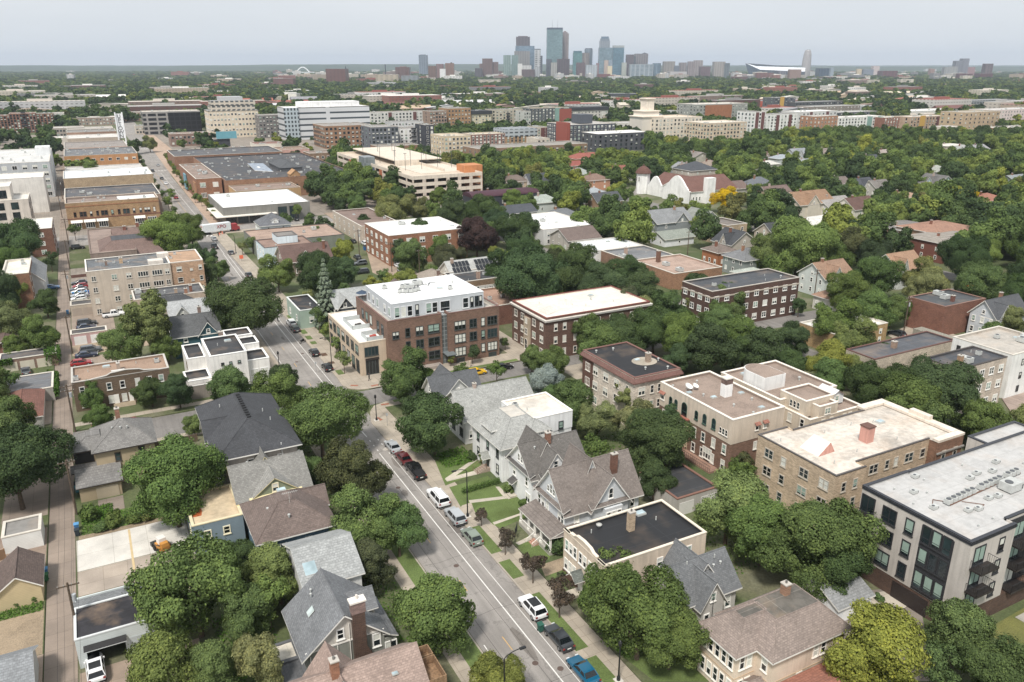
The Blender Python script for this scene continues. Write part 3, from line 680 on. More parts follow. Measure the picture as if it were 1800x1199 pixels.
# cream flat-roofed fourplex with shaped parapet
b=B('stucco_flats','cream two-storey flats with stepped curved parapet, black flat roof and stone chimney','apartment building',(48.7,67.9,64.8,77.3),sh='the cream flats with the black roof',hh=7.8,det=2);b.fc='ece9e2'
mw,mr,mc=MB(),MB(),MB();flatvol(mw,mr,mc,0,0,b.w,b.d,0,7.1,.35,.25)
prof=[(0,7.3),(1.6,7.3),(1.6,7.55),(2.5,7.6),(3.1,7.95),(4.7,8.1),(6.3,7.95),(6.9,7.6),(7.8,7.55),(7.8,7.3),(9.4,7.3)]
for (a,z0),(c,z1) in zip(prof,prof[1:]):
 if c>a:mw.prism([(-.02,a),(.26,a),(.26,c),(-.02,c)],7.0,min(z0,z1));mc.face([(-.1,a,z0),(.34,a,z0),(.34,c,z1),(-.1,c,z1)]);mc.face([(-.1,c,z1-.14),(-.1,a,z0-.14),(-.1,a,z0),(-.1,c,z1)])
b.part('wall',mw,M('stucco','d8c5ae'));b.part('roof',mr,M('membrane','232427',.2));b.part('parapet',mc,M('plain','e0d3bf'))
m=MB();m.box(-.05,-.05,0,b.w+.05,b.d+.05,1.1,bot=False);b.part('base_course',m,M('brick','6b4238'));chimney(b,8.0,5.6,6.7,9.5,.9,.7,'b79a74')
for u in (1.0,2.0,3.0):b.win('W',u,4.4,.75,1.6);
for u in (4.2,5.2,6.5,7.5,8.5):b.win('W',u,4.4,.75,1.6);
for u in (1,2,3,6.6,7.6,8.6):b.win('W',u,1.5,.75,1.6)
b.win('S',13.2,4.4,.95,1.6);b.win('S',8.6,4.4,.9,1.3);b.win('S',10.6,4.4,.9,.8);b.win('S',3.6,4.4,.9,1.4);b.win('S',3.6,1.3,.9,1.4)
m=MB();gable(None,m,-1.5,4.0,.1,5.9,0,2.7,3.6,'x',.15,.12,False);b.part('entry_canopy',m,[M('shingle','6c746e'),TRIM]);m=MB();m.box(-.12,4.4,.4,-.02,5.5,2.5);b.part('door',m,M('plain','d9d6cf'))
m=MB();m.box(-2.2,4.2,0,-.06,5.7,.5);m.box(-3.0,4.2,0,-2.2,5.7,.25);b.part('front_step',m,CONC2)
units(b,6.78,[(3,3,7.4),(3,12.5,6),(4,11.5,8.2)]);m=MB();m.lathe(0,0,[(0,.2),(.35,.32),(.42,.5)],10);m.tube((0,0,0),(0,0,.25),.04);o=b.part('satellite_dish',m,M('metal','b4b4b0'));o.location=(4.6,8.0,6.8);b.done()

# blue-white Victorian with brown roof and front porch
b=house('victorian_house','pale blue-white Victorian with brown shingled cross gables, brick chimney and columned front porch',(52.2,81.6,64.9,91.0),'the brown-roofed Victorian',10.4)
mw,mr=MB(),MB();gable(mw,mr,0,1.0,12.7,8.8,0,5.9,10.7,'x',.55);gable(mw,mr,3.9,.1,10.1,6,0,5.88,10.2,'y',.5);gable(mw,mr,3.9,4,8.2,9.4,0,5.86,11.2,'y',.4)
parts(b,('siding','cbd0d4'),mw,('shingle','7f736b'),mr)
m=MB();m.slab([(-.6,.45,6.0),(.5,.45,6.5),(.5,9.3,6.5),(-.6,9.3,6.0)],.12);m.slab([(3.4,-.45,6.0),(10.6,-.45,6.0),(10.6,.4,6.5),(3.4,.4,6.5)],.12);b.part('pent_roof',m,[M('shingle','746962'),TRIM])
chimney(b,9.6,3.3,7.2,11.6,.95,.6,'7c4638')
for u in (4.1,4.9,5.7):b.win('W',u,6.9 if u!=4.9 else 6.9,.5,1.0 if u!=4.9 else 1.5,'arch',0)
for u in (1.7,2.5,5.9,7.1,8.2):b.win('W',u,3.6,.75,1.5)
for u in (2.2,4.2,6.4):b.win('W',u,1.0,.9,1.7)
b.win('S',7.0,6.7,.7,1.6,'arch',.1);b.win('S',1.9,3.7,.8,1.5,'dh',1.0)
m=MB();m.box(5.6,-.7,.3,8.6,.1,5.6);b.part('bay',m,M('siding','cdd1d4'));
for u,o_ in ((6.2,-.7),(7.1,-.7),(8.0,-.7)):b.win('S',u,3.3,.75,1.7,'dh',o_);b.win('S',u,.8,.75,1.6,'dh',o_)
b.win('S',11.5,3.6,.8,1.5,'dh',1.0)
p_=MB();p_.slab([(-3.0,.1,2.95),(0,.1,3.75),(0,9.3,3.75),(-3.0,9.3,2.95)],.18);p_.slab([(-3.0,.1,2.95),(1.9,-.5,2.9),(1.9,.9,3.7),(0,1.2,3.75)],.1);b.part('porch_roof',p_,[M('shingle','7f736b'),TRIM])
for y in (.4,3.0,4.8,6.6,9.0):
 m=MB();m.box(-.13,-.13,.7,.13,.13,2.85);m.box(-.2,-.2,.7,.2,.2,1.0);m.box(-.18,-.18,2.7,.18,.18,2.86);o=b.part('porch_column',m,TRIM);o.location=(-2.7,y,0)
m=MB();m.box(-2.95,.2,.1,0,9.2,.7);b.part('porch_floor',m,M('plain','a9a49b'))
m=MB()
for i in range(4):m.box(-2.95-.3*(4-i),3.2,0,-2.95-.3*(3-i),4.6,.6-.15*(3-i)-.05)
b.part('porch_steps',m,M('plain','b08570'))
for y in (3.15,4.65):
 m=MB();m.tube((-4.1,y,.8),(-2.8,y,1.55),.05,n=4);[m.tube((-4.1+.2*k,y,.05+.1*k),(-4.1+.2*k,y,.8+.115*k),.025,n=4) for k in range(7)];b.part('railing',m,TRIM)
m=MB();m.tube((-2.8,4.8,1.5),(-2.8,9,1.5),.05,n=4);m.tube((-2.8,.4,1.5),(-2.8,3,1.5),.05,n=4)
for k in range(30):
 y=.5+.29*k
 if not 3.0<y<4.8:m.tube((-2.8,y,.7),(-2.8,y,1.5),.022,n=4)
b.part('balustrade',m,TRIM);b.done()

# white house with dark grey gables
b=house('gabled_house','white two-storey house with dark grey cross-gabled roof and red brick chimney',(52.9,92.6,62.6,101.6),'the white house with dark grey gables',10)
mw,mr=MB(),MB();gable(mw,mr,0,.8,9.7,8.4,0,5.9,9.8,'x',.5);gable(mw,mr,1.2,0,6.2,6,0,5.88,9.5,'y',.4);gable(mw,mr,1.4,3,6.0,9.0,0,5.86,10.1,'y',.4)
parts(b,('siding','eceded'),mw,('shingle','6c6762'),mr)
m=MB();m.slab([(-.55,.4,6.0),(.4,.4,6.45),(.4,8.8,6.45),(-.55,8.8,6.0)],.12);m.slab([(.9,-.5,6.0),(6.6,-.5,6.0),(6.6,.4,6.5),(.9,.4,6.5)],.12);b.part('pent_roof',m,[M('shingle','5a5754'),TRIM])
chimney(b,4.6,4.0,9.2,11.0,.8,.7,'8f5645');units(b,9.0,[(2,2,3.6),(2,6.6,4.2)],.6)
for u in (4.0,4.9):b.win('W',u,6.9,.55,1.2,'arch',0)
for u in (2.4,6.4):b.win('W',u,3.7,.8,1.5)
b.win('W',2.0,1.0,1.4,1.6,'slider');b.win('S',3.7,6.8,.8,1.4,'dh',0);b.win('S',3.6,3.5,.9,1.5,'dh',0);b.win('S',7.8,3.6,.8,1.5,'dh',.8)
m=MB();m.slab([(-1.1,5.3,2.7),(0,5.3,3.3),(0,7.0,3.3),(-1.1,7.0,2.7)],.12);b.part('door_hood',m,[M('shingle','5a5754'),TRIM]);m=MB();m.box(-.1,5.7,.5,-.02,6.6,2.6);b.part('door',m,M('plain','c9ccce'))
m=MB();m.box(-1.2,5.5,0,-.02,6.8,.45);m.box(-1.6,5.5,0,-1.2,6.8,.2);b.part('front_step',m,CONC2);b.done()

# white foursquare with flat white rear wing
b=house('foursquare_house','white foursquare with pale grey hip roof, front dormer and flat white rear wing',(52.9,103.3,68.2,115.6),'the white foursquare',9.5)
mw,mr=MB(),MB();hip(mw,mr,0,0,9.8,11.3,0,6.5,9.7,(3.4,3.4,6.4,7.9),.7);parts(b,('stucco','f2f2f1'),mw,('shingle','a3a49f'),mr,('membrane','c9c4ba',.5))
mw,mr,mc=MB(),MB(),MB();flatvol(mw,mr,mc,6.2,3.1,15.3,12.3,5.5,8.6,.15);flatvol(mw,mr,mc,9.9,3.2,15.2,12.2,0,8.0,2.8);b.part('rear_wing',mw,M('stucco','e6e6e6'));b.part('wing_roof',mr,M('membrane','e2dacd',.5));b.part('wing_coping',mc,TRIM)
for (x0,y0,x1,y1,ax,nm) in ((.2,4.0,3.4,7.2,'x','W'),(5.4,.3,8.8,4.0,'y','S')):
 mw,mr=MB(),MB();hip(mw,mr,x0,y0,x1,y1,6.6,7.9,9.2,None,.4);d=b.part('dormer',mw,M('stucco','f2f2f1'));b.part('dormer_roof',mr,[M('shingle','a3a49f'),TRIM,TRIM],d)
for u in (5.1,6.1):b.win('W',u,6.95,.7,.8,'dh',.2)
b.win('S',6.6,6.95,.7,.8,'dh',.3);b.win('S',7.6,6.95,.7,.8,'dh',.3)
for u in (1.6,5.2,8.9):b.win('W',u,4.0,.85,1.5,fc='3b3f40')
for u in (1.6,8.9):b.win('W',u,1.2,.85,1.5,fc='3b3f40')
b.win('S',3,4.0,.85,1.5,fc='3b3f40');b.win('S',13.0,5.6,.9,1.5,'dh',3.1,'3b3f40')
m=MB();gable(None,m,-1.3,4.3,.1,6.2,0,2.7,3.4,'x',.15,.12,False);b.part('door_hood',m,[M('shingle','8e9089'),TRIM]);m=MB();m.box(-.1,4.7,.7,-.02,5.7,2.7);b.part('door',m,M('plain','4b4f4a'))
m=MB();[m.box(-1.0-.35*k,4.4,0,-.65-.35*k,6.1,.75-.14*k) for k in range(5)];m.box(-.65,4.4,0,-.02,6.1,.8);b.part('front_steps',m,M('plain','9b8a7b'))
for y in (4.4,6.1):
 m=MB();m.tube((-2.4,y,1.0),(-.7,y,1.7),.035,n=4);m.tube((-2.4,y,.1),(-2.4,y,1.0),.035,n=4);m.tube((-.7,y,.8),(-.7,y,1.7),.035,n=4);b.part('handrail',m,M('metal','7a5a44'))
units(b,8.45,[(1,7.3,9.2),(3,8.6,7.2)]);b.done()

# long grey-roofed house and dark-roofed corner house
b=house('gabled_house','white house with long pale grey gable roof, half hidden by a maple',(53.4,118.4,68.0,130.2),'the long grey-roofed house',8.8)
mw,mr=MB(),MB();gable(mw,mr,0,.3,14.6,10.2,0,5.0,8.7,'x',.5);parts(b,('stucco','dcdbd8'),mw,('shingle','9c9d98'),mr)
mw,mr=MB(),MB();mr.slab([(9.2,2.2,6.6),(12.6,2.2,6.6),(12.6,5.4,8.9),(9.2,5.4,8.9)],.15);mw.box(9.5,2.5,5.8,12.3,4.6,6.6);d=b.part('shed_dormer',mw,M('stucco','c8b8a8'));b.part('dormer_roof',mr,[M('shingle','9c9d98'),TRIM],d)
chimney(b,4.2,5.2,8.3,9.5,.6,.6,'b59a88');units(b,7.4,[(3,12.6,3.4),(3,2.4,2.6)])
for u in (2,5.4,8.4):b.win('W',u,1.2,1.3,1.6,'pair',fc='4a4d4c');b.win('W',u,3.6,.8,1.1,fc='4a4d4c')
b.win('S',1.4,1.2,1.3,1.5,'pair',.3);b.win('S',4,1.2,.9,1.5,'dh',.3);b.win('S',11,6.0,2.2,.5,'slider',2.5);b.done()
b=house('gabled_house','small house with dark slate-grey cross gables on the street corner opposite the brick block',(53.2,131.2,62.8,139.6),'the dark-gabled corner house',7.6)
mw,mr=MB(),MB();gable(mw,mr,0,1,9.6,6.4,0,4.6,7.5,'x',.5);gable(mw,mr,1.6,0,7.4,8.4,0,4.58,7.7,'y',.5);parts(b,('siding','cfcfcb'),mw,('shingle','5e6165'),mr)
b.win('W',3.6,1.3,1.2,1.5,'pair');b.win('S',4.4,4.7,.8,1.1,'dh',0);b.win('W',3.6,4.6,.8,1.0);b.done()

# garage with the black roof, white garage
b=house('garage','low pale garage with flat charcoal roof, orange fascia and an arched door',(71.4,81.6,79.4,91.0),'the flat-roofed garage',3.3,'garage')
mw,mr,mc=MB(),MB(),MB();flatvol(mw,mr,mc,0,0,b.w,b.d,0,3.1,.08);b.part('wall',mw,M('stucco','b9b4ac'));b.part('roof',mr,M('membrane','3a3b3e',.3));b.part('fascia',mc,M('plain','7f5a4c'))
for u in (1.9,6.1):m=MB();m.box(u-1.4,-.06,.1,u+1.4,-.01,2.3);b.part('garage_door',m,M('siding','d9d7d1'))
b.done()
b=house('garage','small white gabled garage glimpsed beside the driveway of the new apartment block',(73.0,52.9,79.0,58.6),'the small white garage',3.4,'garage')
mw,mr=MB(),MB();gable(mw,mr,0,0,6,5.7,0,2.4,3.7,'x',.3);parts(b,('siding','e8eaec'),mw,('shingle','8d8f90'),mr);m=MB();m.box(1,-.05,.1,4,-.01,2.2);b.part('garage_door',m,M('siding','f0f0ee'));b.done()

# new four-storey apartment block, bottom right
b=B('modern_apartment_block','new greige four-storey apartment block with black bays and a condenser row on its roof','apartment building',(83.7,45.0,121,60.0),sh='the new greige apartment block',hh=13,det=2);b.fc='2c2d30'
mw,mr,mc=MB(),MB(),MB();Hm=13.0
flatvol(mw,mr,mc,0,0,8.6,b.d,2.9,Hm,.25,.35,'E');flatvol(mw,mr,mc,8.6,1.2,b.w,b.d-.1,2.9,Hm,.25,.35,'W');mw.box(8.5,.05,2.9,8.65,1.2,Hm);flatvol(mw,mr,mc,26,b.d-.05,b.w,b.d+2.8,2.9,Hm-.04,.21,.35,'S')
b.part('wall',mw,M('stucco','c3bbb2'));b.part('roof',mr,M('membrane','bdbcba',.4));b.part('coping',mc,M('metal','34363c'))
m=MB();m.box(-.08,-.08,Hm-.35,8.7,.0,Hm-.05);m.box(-.08,0,Hm-.35,0,b.d,Hm-.05);b.part('fascia',m,M('metal','2f3137'))
m=MB();m.box(0.05,.05,0,b.w,b.d,2.9,bot=False);b.part('base_wall',m,M('brick','5c3a30'))
m=MB();m.box(9.0,1.1,0,b.w,1.25,Hm-.4);b.part('black_cladding',m,M('siding','36373b'));m=MB();m.box(-.06,1.9,3.0,.1,6.1,Hm-.9);b.part('black_bay',m,M('siding','323337'))
fz=[3.3,6.5,9.6]
for z in fz:
 for u in (2.65,4.0,5.35):b.win('W',u,z+.2,1.15,2.4,'low',-.06,bl=rng.choice([2,2,0]))
 b.win('W',7.7,z+.2,1.15,2.1,'low',bl=rng.choice([2,0]));b.win('W',10.6,z+.2,2.0,2.1,'grid',bl=rng.choice([2,0]));b.win('W',13.8,z-.1,2.0,2.5,'slider')
 b.win('S',2.0,z-.1,2.0,2.5,'slider',0,bl=2);b.win('S',6.2,z+.4,1.0,1.9,'low',0)
 for u in (11.5,19.5,27.5,34):b.win('S',u,z-.1,2.2,2.5,'slider',1.1,bl=rng.choice([2,3]));b.win('S',u+3.2,z+.4,1.0,1.8,'low',1.1)
def balcony(b,x0,y0,x1,y1,z,outs):
 m=MB();m.box(x0,y0,z-.22,x1,y1,z);o=b.part('balcony',m,M('metal','2b2624'))
 m=MB();e=.03
 for (ax,ay),(bx_,by_) in outs:
  L=math.hypot(bx_-ax,by_-ay);n=int(L/.22)
  m.tube((ax,ay,z+1.05),(bx_,by_,z+1.05),.035,n=4)
  for k in range(n+1):t=k/n;m.tube((ax+(bx_-ax)*t,ay+(by_-ay)*t,z),(ax+(bx_-ax)*t,ay+(by_-ay)*t,z+1.05),.014 if k %6 else .03,n=4,cap=False)
 b.part('railing',m,M('metal','232426'),o)
for z in (3.1,6.3,9.4):
 balcony(b,-1.3,12.4,-.02,15.2,z,[((-1.25,12.45),(-1.25,15.15)),((-1.25,12.45),(0,12.45)),((-1.25,15.15),(0,15.15))])
 if z>4:balcony(b,.6,-1.5,4.0,-.02,z,[((.65,-1.45),(3.95,-1.45)),((.65,-1.45),(.65,0)),((3.95,-1.45),(3.95,0))])
 for u in (11.5,19.5,27.5,34):balcony(b,u-1.7,-.6,u+1.9,1.08,z,[((u-1.65,-.55),(u+1.85,-.55)),((u-1.65,-.55),(u-1.65,1.1)),((u+1.85,-.55),(u+1.85,1.1))])
m=MB();m.box(-.02,3.6,.1,.04,8.6,2.5);b.part('garage_door',m,M('siding','2e2422'))
m=MB();m.tube((5.8,6.7,12.83),(22,7.6,12.83),.09,n=5);m.tube((6.4,7.2,12.83),(5.2,8.6,12.83),.05,n=5);m.tube((5.2,8.6,12.83),(3.4,7.4,12.83),.05,n=5);m.tube((8,6.6,12.83),(9.8,4.8,12.83),.05,n=5);m.tube((9.8,4.8,12.83),(7.6,4.2,12.83),.05,n=5);b.part('refrigerant_pipes',m,M('metal','6b4a38'))
for k in range(16):
 if k not in (6,12):units(b,12.76,[(1,6.0+k*1.02,7.1+k*.05)],.85)
units(b,12.76,[(0,4.6,10.9),(0,8.4,13.5),(0,3.4,7.2),(0,6.6,4.8),(0,8.0,4.4),(0,11.6,5.4),(0,13.2,5.2),(0,14.5,9.8),(0,16.5,10.2),(0,19,9.6),(0,22,11)],.42)
units(b,12.76,[(0,16.4,5.6)],1.1)
for x,y in ((2,9),(4.4,2),(6,10),(7.5,2.2),(8.7,12.4),(13.8,1.8),(17,12.6),(15,9.6),(20,3),(25,9),(3.1,12.6),(11.3,8.3)):units(b,12.76,[(2,x,y)],.5)
for k in range(4):m=MB();m.box(10+k*7,-7.5,0,15.4+k*7,-1.6,.22);b.part('patio_slab',m,M('concrete','a39f97',2.0))
b.done()

# big sand-coloured walk-up with worn white roof
b=B('brick_apartment_block','long sand-yellow brick walk-up with a weathered cream roof, pink chimney and red brick front end','apartment building',(87.4,67.0,115.8,82.2),sh='the sand-yellow brick walk-up',hh=10,det=2);b.fc='b9b0a2'
mw,mr,mc=MB(),MB(),MB();flatvol(mw,mr,mc,0,0,6.2,15.2,0,10,.12,.2,'E');flatvol(mw,mr,mc,6.2,1.7,22.6,14.0,0,10,.12,.2,'WE');flatvol(mw,mr,mc,22.6,0.2,28.4,15.1,0,10,.12,.2,'W');mw.box(6.05,.05,0,6.25,1.7,10);mw.box(6.05,14,0,6.25,15.1,10)
b.part('wall',mw,M('brick','c4a67e'));b.part('roof',mr,M('membrane','d9cfc2',.75));b.part('coping',mc,M('metal','55504e'))
m=MB();m.box(22.3,-.05,0,28.45,.16,9.9);m.box(28.4,0,0,28.5,15.1,9.9);m.box(22.5,0,0,22.58,1.6,9.9);b.part('front_wall',m,M('brick','8c5844'));m=MB();m.box(22.2,-.3,8.1,28.7,-.06,8.35);b.part('cornice',m,M('plain','8a8680'))
m=MB();m.box(22.4,.0,10.0,28.7,1.1,10.4);m.box(22.4,13.9,10.0,28.7,15.3,10.4);m.box(27.3,1.2,10.0,28.7,13.8,10.4);m.box(27.6,5.6,10.4,28.6,9.2,11.1);b.part('parapet',m,M('stucco','e3d5c4'))
m=MB();m.box(12.6,5.2,9.86,14.1,6.7,12.4);c=b.part('chimney',m,M('stucco','cf9484'));m=MB();m.box(12.5,5.1,12.4,14.2,6.8,12.6);b.part('chimney_cap',m,M('plain','6a4b40'),c)
m=MB();m.v=[];m.face([(2.6,5.6,9.9),(2.6,9.2,9.9),(5.2,9.0,11.6),(5.2,5.8,11.6)][::-1]);m.face([(5.2,5.8,11.6),(5.2,9.0,11.6),(6.2,9.1,9.9),(6.2,5.7,9.9)][::-1]);m.face([(2.6,5.6,9.9),(6.2,5.7,9.9),(5.2,5.8,11.6)],1);m.face([(2.6,9.2,9.9),(5.2,9.0,11.6),(6.2,9.1,9.9)],1);b.part('stair_bulkhead',m,[M('stucco','e6ddd0'),M('stucco','cf9484')])
for j,z in enumerate((.6,3.6,6.6)):
 for u,w_,s_ in ((1.9,1.7,'pair'),(5.6,1.7,'pair'),(9.6,1.0,'dh'),(12.6,1.7,'pair')):b.win('W',u,z+.5,w_,1.5,s_)
 for u in (1.8,4.2):b.win('S',u,z+.5,.9,1.5,'dh',0)
 for u,w_,s_ in ((7.3,.9,'dh'),(10.2,1.9,'pair'),(13.2,.9,'dh'),(15.2,.9,'dh'),(18.2,1.9,'pair'),(21.4,1.1,'dh')):b.win('S',u,z+.5,w_,1.5,s_,1.7)
 for u in (24,26.8):b.win('S',u,z+.4,.9,1.4,'dh',-.05)
units(b,9.88,[(3,3,3),(3,9,4),(3,18,4),(3,20,10),(3,10,11),(4,21,9.5),(3,16,11),(3,1.5,12)]);b.done()

# Mediterranean pair
b=B('mediterranean_apartment','cream-over-brick Mediterranean apartment house with a row of arched top-floor windows and white-and-brick chimney','apartment building',(87.1,87.6,98.7,106.5),sh='the arched-window apartment house',hh=10,det=2);b.fc='e5e0d6'
mw,mr,mc=MB(),MB(),MB();flatvol(mw,mr,mc,0,0,b.w,b.d,5.9,10.3,.45,.35);b.part('wall',mw,M('stucco','d3c2ad'));b.part('roof',mr,M('gravel','8f7f74'));b.part('coping',mc,M('plain','e6ddd0'))
m=MB();m.box(.06,.06,0,b.w-.06,b.d-.06,5.9,bot=False);b.part('brick_wall',m,M('brick','86594c'))
m=MB();m.box(-.25,10.6,.2,.1,13.8,6.1);b.part('portal',m,M('stucco','d8c3a2'));m=MB();m.box(-.6,10.3,6.1,.1,14.1,6.3);b.part('portal_hood',m,M('shingle','a4573c'))
for u,w_,h_ in ((4.3,.9,1.9),(6.6,.9,1.8),(8.7,.8,1.6),(11.9,1.4,2.9),(14.2,.8,1.6),(15.7,.8,1.6),(.9+1.0,.55,1.1),(1.2,.55,1.1),(2.6,.55,1.1)):b.win('W',u,7.0 if h_<2.5 else 6.0,w_,h_,'arch',fc='3f5a4c' if w_>.6 else None)
b.win('W',18.0,7.2,1.0,1.4);
for z in (.8,3.7):
 for u in (1.4,4.0,6.6,8.9,14.6,17.3):b.win('W',u,z,.9,1.7)
b.win('W',12.2,3.9,1.9,1.4,'triple',-.25);b.win('W',12.2,.4,1.1,2.4,'arch',-.25);b.win('W',5.3,1.0,2.2,2.0,'triple',-.02)
b.win('S',5.5,7.4,.7,1.3);b.win('S',7.3,7.4,.7,1.3);b.win('S',5.5,3.9,.7,1.4);b.win('S',9.4,1.2,.8,1.4)
for u in (17.1,18.9):pass
for (f,x,y,z) in (('W',-.4,18.0,8.75),('S',5.5,-.4,8.8),('S',7.3,-.4,8.8)):
 m=MB();m.slab([(x-.1,y-.75,z-.3),(x+.45,y-.75,z+.1),(x+.45,y+.75,z+.1),(x-.1,y+.75,z-.3)] if f=='W' else [(x-.6,y-.1,z-.3),(x+.6,y-.1,z-.3),(x+.6,y+.45,z+.1),(x-.6,y+.45,z+.1)],.08);b.part('window_hood',m,[M('shingle','a5624a')]*2)
m=MB();m.box(6.1,8.6,9.85,7.7,9.9,12.2);c=b.part('chimney',m,M('stucco','f2f2f0'));m=MB();m.box(6.12,8.62,12.2,7.68,9.88,13.2);b.part('chimney_stack',m,M('brick','74564a'),c);m=MB();m.box(6.0,8.5,13.2,7.8,10.0,13.4);b.part('chimney_cap',m,M('plain','d8d2c6'),c)
for x,y,s_ in ((2.4,14.6,.75),(3.6,14.2,.6)):m=MB();m.lathe(0,0,[(0,.6),(s_*.7,.75),(s_,1.1)],14);m.tube((0,0,0),(0,0,.65),.05);o=b.part('satellite_dish',m,M('plain','e4e4e0'));o.location=(x,y,9.85);o.rotation_euler=(.5,0,.4)
units(b,9.85,[(4,4.4,9.6),(4,1.9,13.2),(4,10.0,8.8),(4,8.6,2.4),(2,1,16.6),(2,3.2,10.9),(2,9.5,5.6),(2,5.4,1.0),(2,6.4,16.4),(2,4.8,5.0),(2,10.2,12)],.75)
m=MB();m.box(-2.2,2,0,-.05,11.6,.5);m.box(-3.0,10.6,0,-.05,13.8,.9);b.part('entrance_terrace',m,M('concrete','97796a',1.0));m=MB();[m.tube((-2.15,y,.5),(-2.15,y,1.5),.03,n=4) for y in np.arange(2,10.5,.5)];m.tube((-2.15,2,1.5),(-2.15,10.4,1.5),.04,n=4);m.tube((-2.15,2,1.0),(-2.15,10.4,1.0),.03,n=4);b.part('railing',m,M('metal','3a3430'));b.done()

b=B('mediterranean_apartment','tan Mediterranean apartment house with white curved roof tower, stepped parapets and rooftop terrace','apartment building',(101,84.9,115,106),sh='the stepped Mediterranean apartment house',hh=10,det=2);b.fc='e0dbd0'
mw,mr,mc=MB(),MB(),MB();flatvol(mw,mr,mc,0,6.0,14,21,2.8,9.8,.4,.35);flatvol(mw,mr,mc,1.0,0,14.0,6.1,2.8,8.2,.5,.35);flatvol(mw,mr,mc,1.4,1.6,8.2,7.4,8.0,10.9,.35,.3);flatvol(mw,mr,mc,3.0,.02,7.4,3.0,7.6,10.2,.3,.3)
b.part('wall',mw,M('stucco','cfc0aa'));b.part('roof',mr,M('gravel','8f7f74'));b.part('coping',mc,M('plain','e6ddd0'));m=MB();m.box(1.06,.06,0,13.95,20.9,2.8,bot=False);m.box(.06,6.06,0,1.2,20.9,2.8,bot=False);b.part('brick_wall',m,M('brick','6f4a40'))
m=MB();n=12;pts=[(1.0+2.6+2.6*math.cos(math.pi*k/n),15.0+2.8*math.sin(math.pi*k/n)) for k in range(n+1)]+[(1.0,11.0),(6.2,11.0)];m.prism(pts,9.4,12.0);t_=b.part('roof_tower',m,M('stucco','ececea'));m=MB();m.prism([(x*.94+.2,y*.97+.4) for x,y in pts],12.0,12.06);b.part('tower_roof',m,M('gravel','8f7f74'),t_)
m=MB();gable(m,m,9.2,3.2,12.6,6.4,8.0,9.6,10.5,'y',.3,.12);b.part('dormer',m,[M('stucco','dfe2e2'),M('gravel','8f7f74')])
for u in (2.2,3.0,3.8):b.win('W',u+1,9.0,.55,1.2,'arch',1.4)
for z in (.7,3.6,6.3):
 for u in (8,10.5,13,16,19):b.win('W',u,z,.8,1.5,rng.choice(['arch','dh']),0)
 for u in (1.6,4.4):b.win('W',u,z,.9,1.5,'dh',1.0)
 for u in (4.2,6.2,9.4,10.8):b.win('S',u,z,.8,1.4,'dh',0)
b.win('S',5.0,8.6,1.3,1.1,'pair',.02);b.win('S',10.9,8.6,.9,1.0,'dh',3.2);units(b,9.4,[(2,9,17),(4,4,19),(2,11,12),(2,6,18)]);b.done()

# brown-and-cream block with charred-looking black roof
b=B('brick_apartment_block','three-storey cream brick flats with red-brown tile cornice and black roof patched around the chimney','apartment building',(83.5,109.6,94.2,126.9),sh='the flats with the red-brown cornice',hh=11,det=2);b.fc='dcd6ca'
mw,mr,mc=MB(),MB(),MB();flatvol(mw,mr,mc,0,0,b.w,b.d,0,10.6,.08,.3);b.part('wall',mw,M('brick','d3c2ac'));b.part('roof',mr,M('membrane','242427',.4));b.part('coping',mc,M('plain','805a50'))
m=MB();hip(m,m,.1,.1,b.w-.1,b.d-.1,9.5,9.7,10.7,(.15,.15,b.w-.15,b.d-.15),.55,False);ix=[i for i,f in enumerate(m.f) if not (m.m[i]==2)];m.f=[m.f[i] for i in ix];m.m,m.sm=[m.m[i] for i in ix],[m.sm[i] for i in ix];b.part('cornice',m,[M('shingle','80574c'),M('plain','7a564c')])
m=MB();m.box(-.04,13.4,0,1.4,b.d+.04,9.5,bot=False);b.part('brick_corner',m,M('brick','6a3b30'));bl=MB();bl.face([(7.2+2.6*math.cos(t),6.6+2.3*math.sin(t),10.535) for t in [2*math.pi*k/16 for k in range(16)]]);b.part('gravel_patch',bl,M('gravel','a39a8c'))
chimney(b,7.6,6.0,10.5,12.3,.9,.8,'a48970');units(b,10.53,[(4,6.2,7.6),(2,1.6,15),(2,5.4,14.6),(2,4.6,2.8),(2,8.6,1.2),(2,9.8,5.6)],.8)
for z in (.7,3.8,6.9):
 for u,s_ in ((2.0,'dh'),(5.4,'pair'),(9.0,'pair'),(12.6,'pair'),(15.4,'triple')):b.win('W',u,z,1.6 if s_!='dh' else .8,1.6,s_)
 for u,w_ in ((1.8,1.5),(4.2,.8),(5.9,.8),(7.5,.8),(9.3,1.0)):b.win('S',u,z,w_,1.6,'pair' if w_>1.2 else 'dh')
b.done()

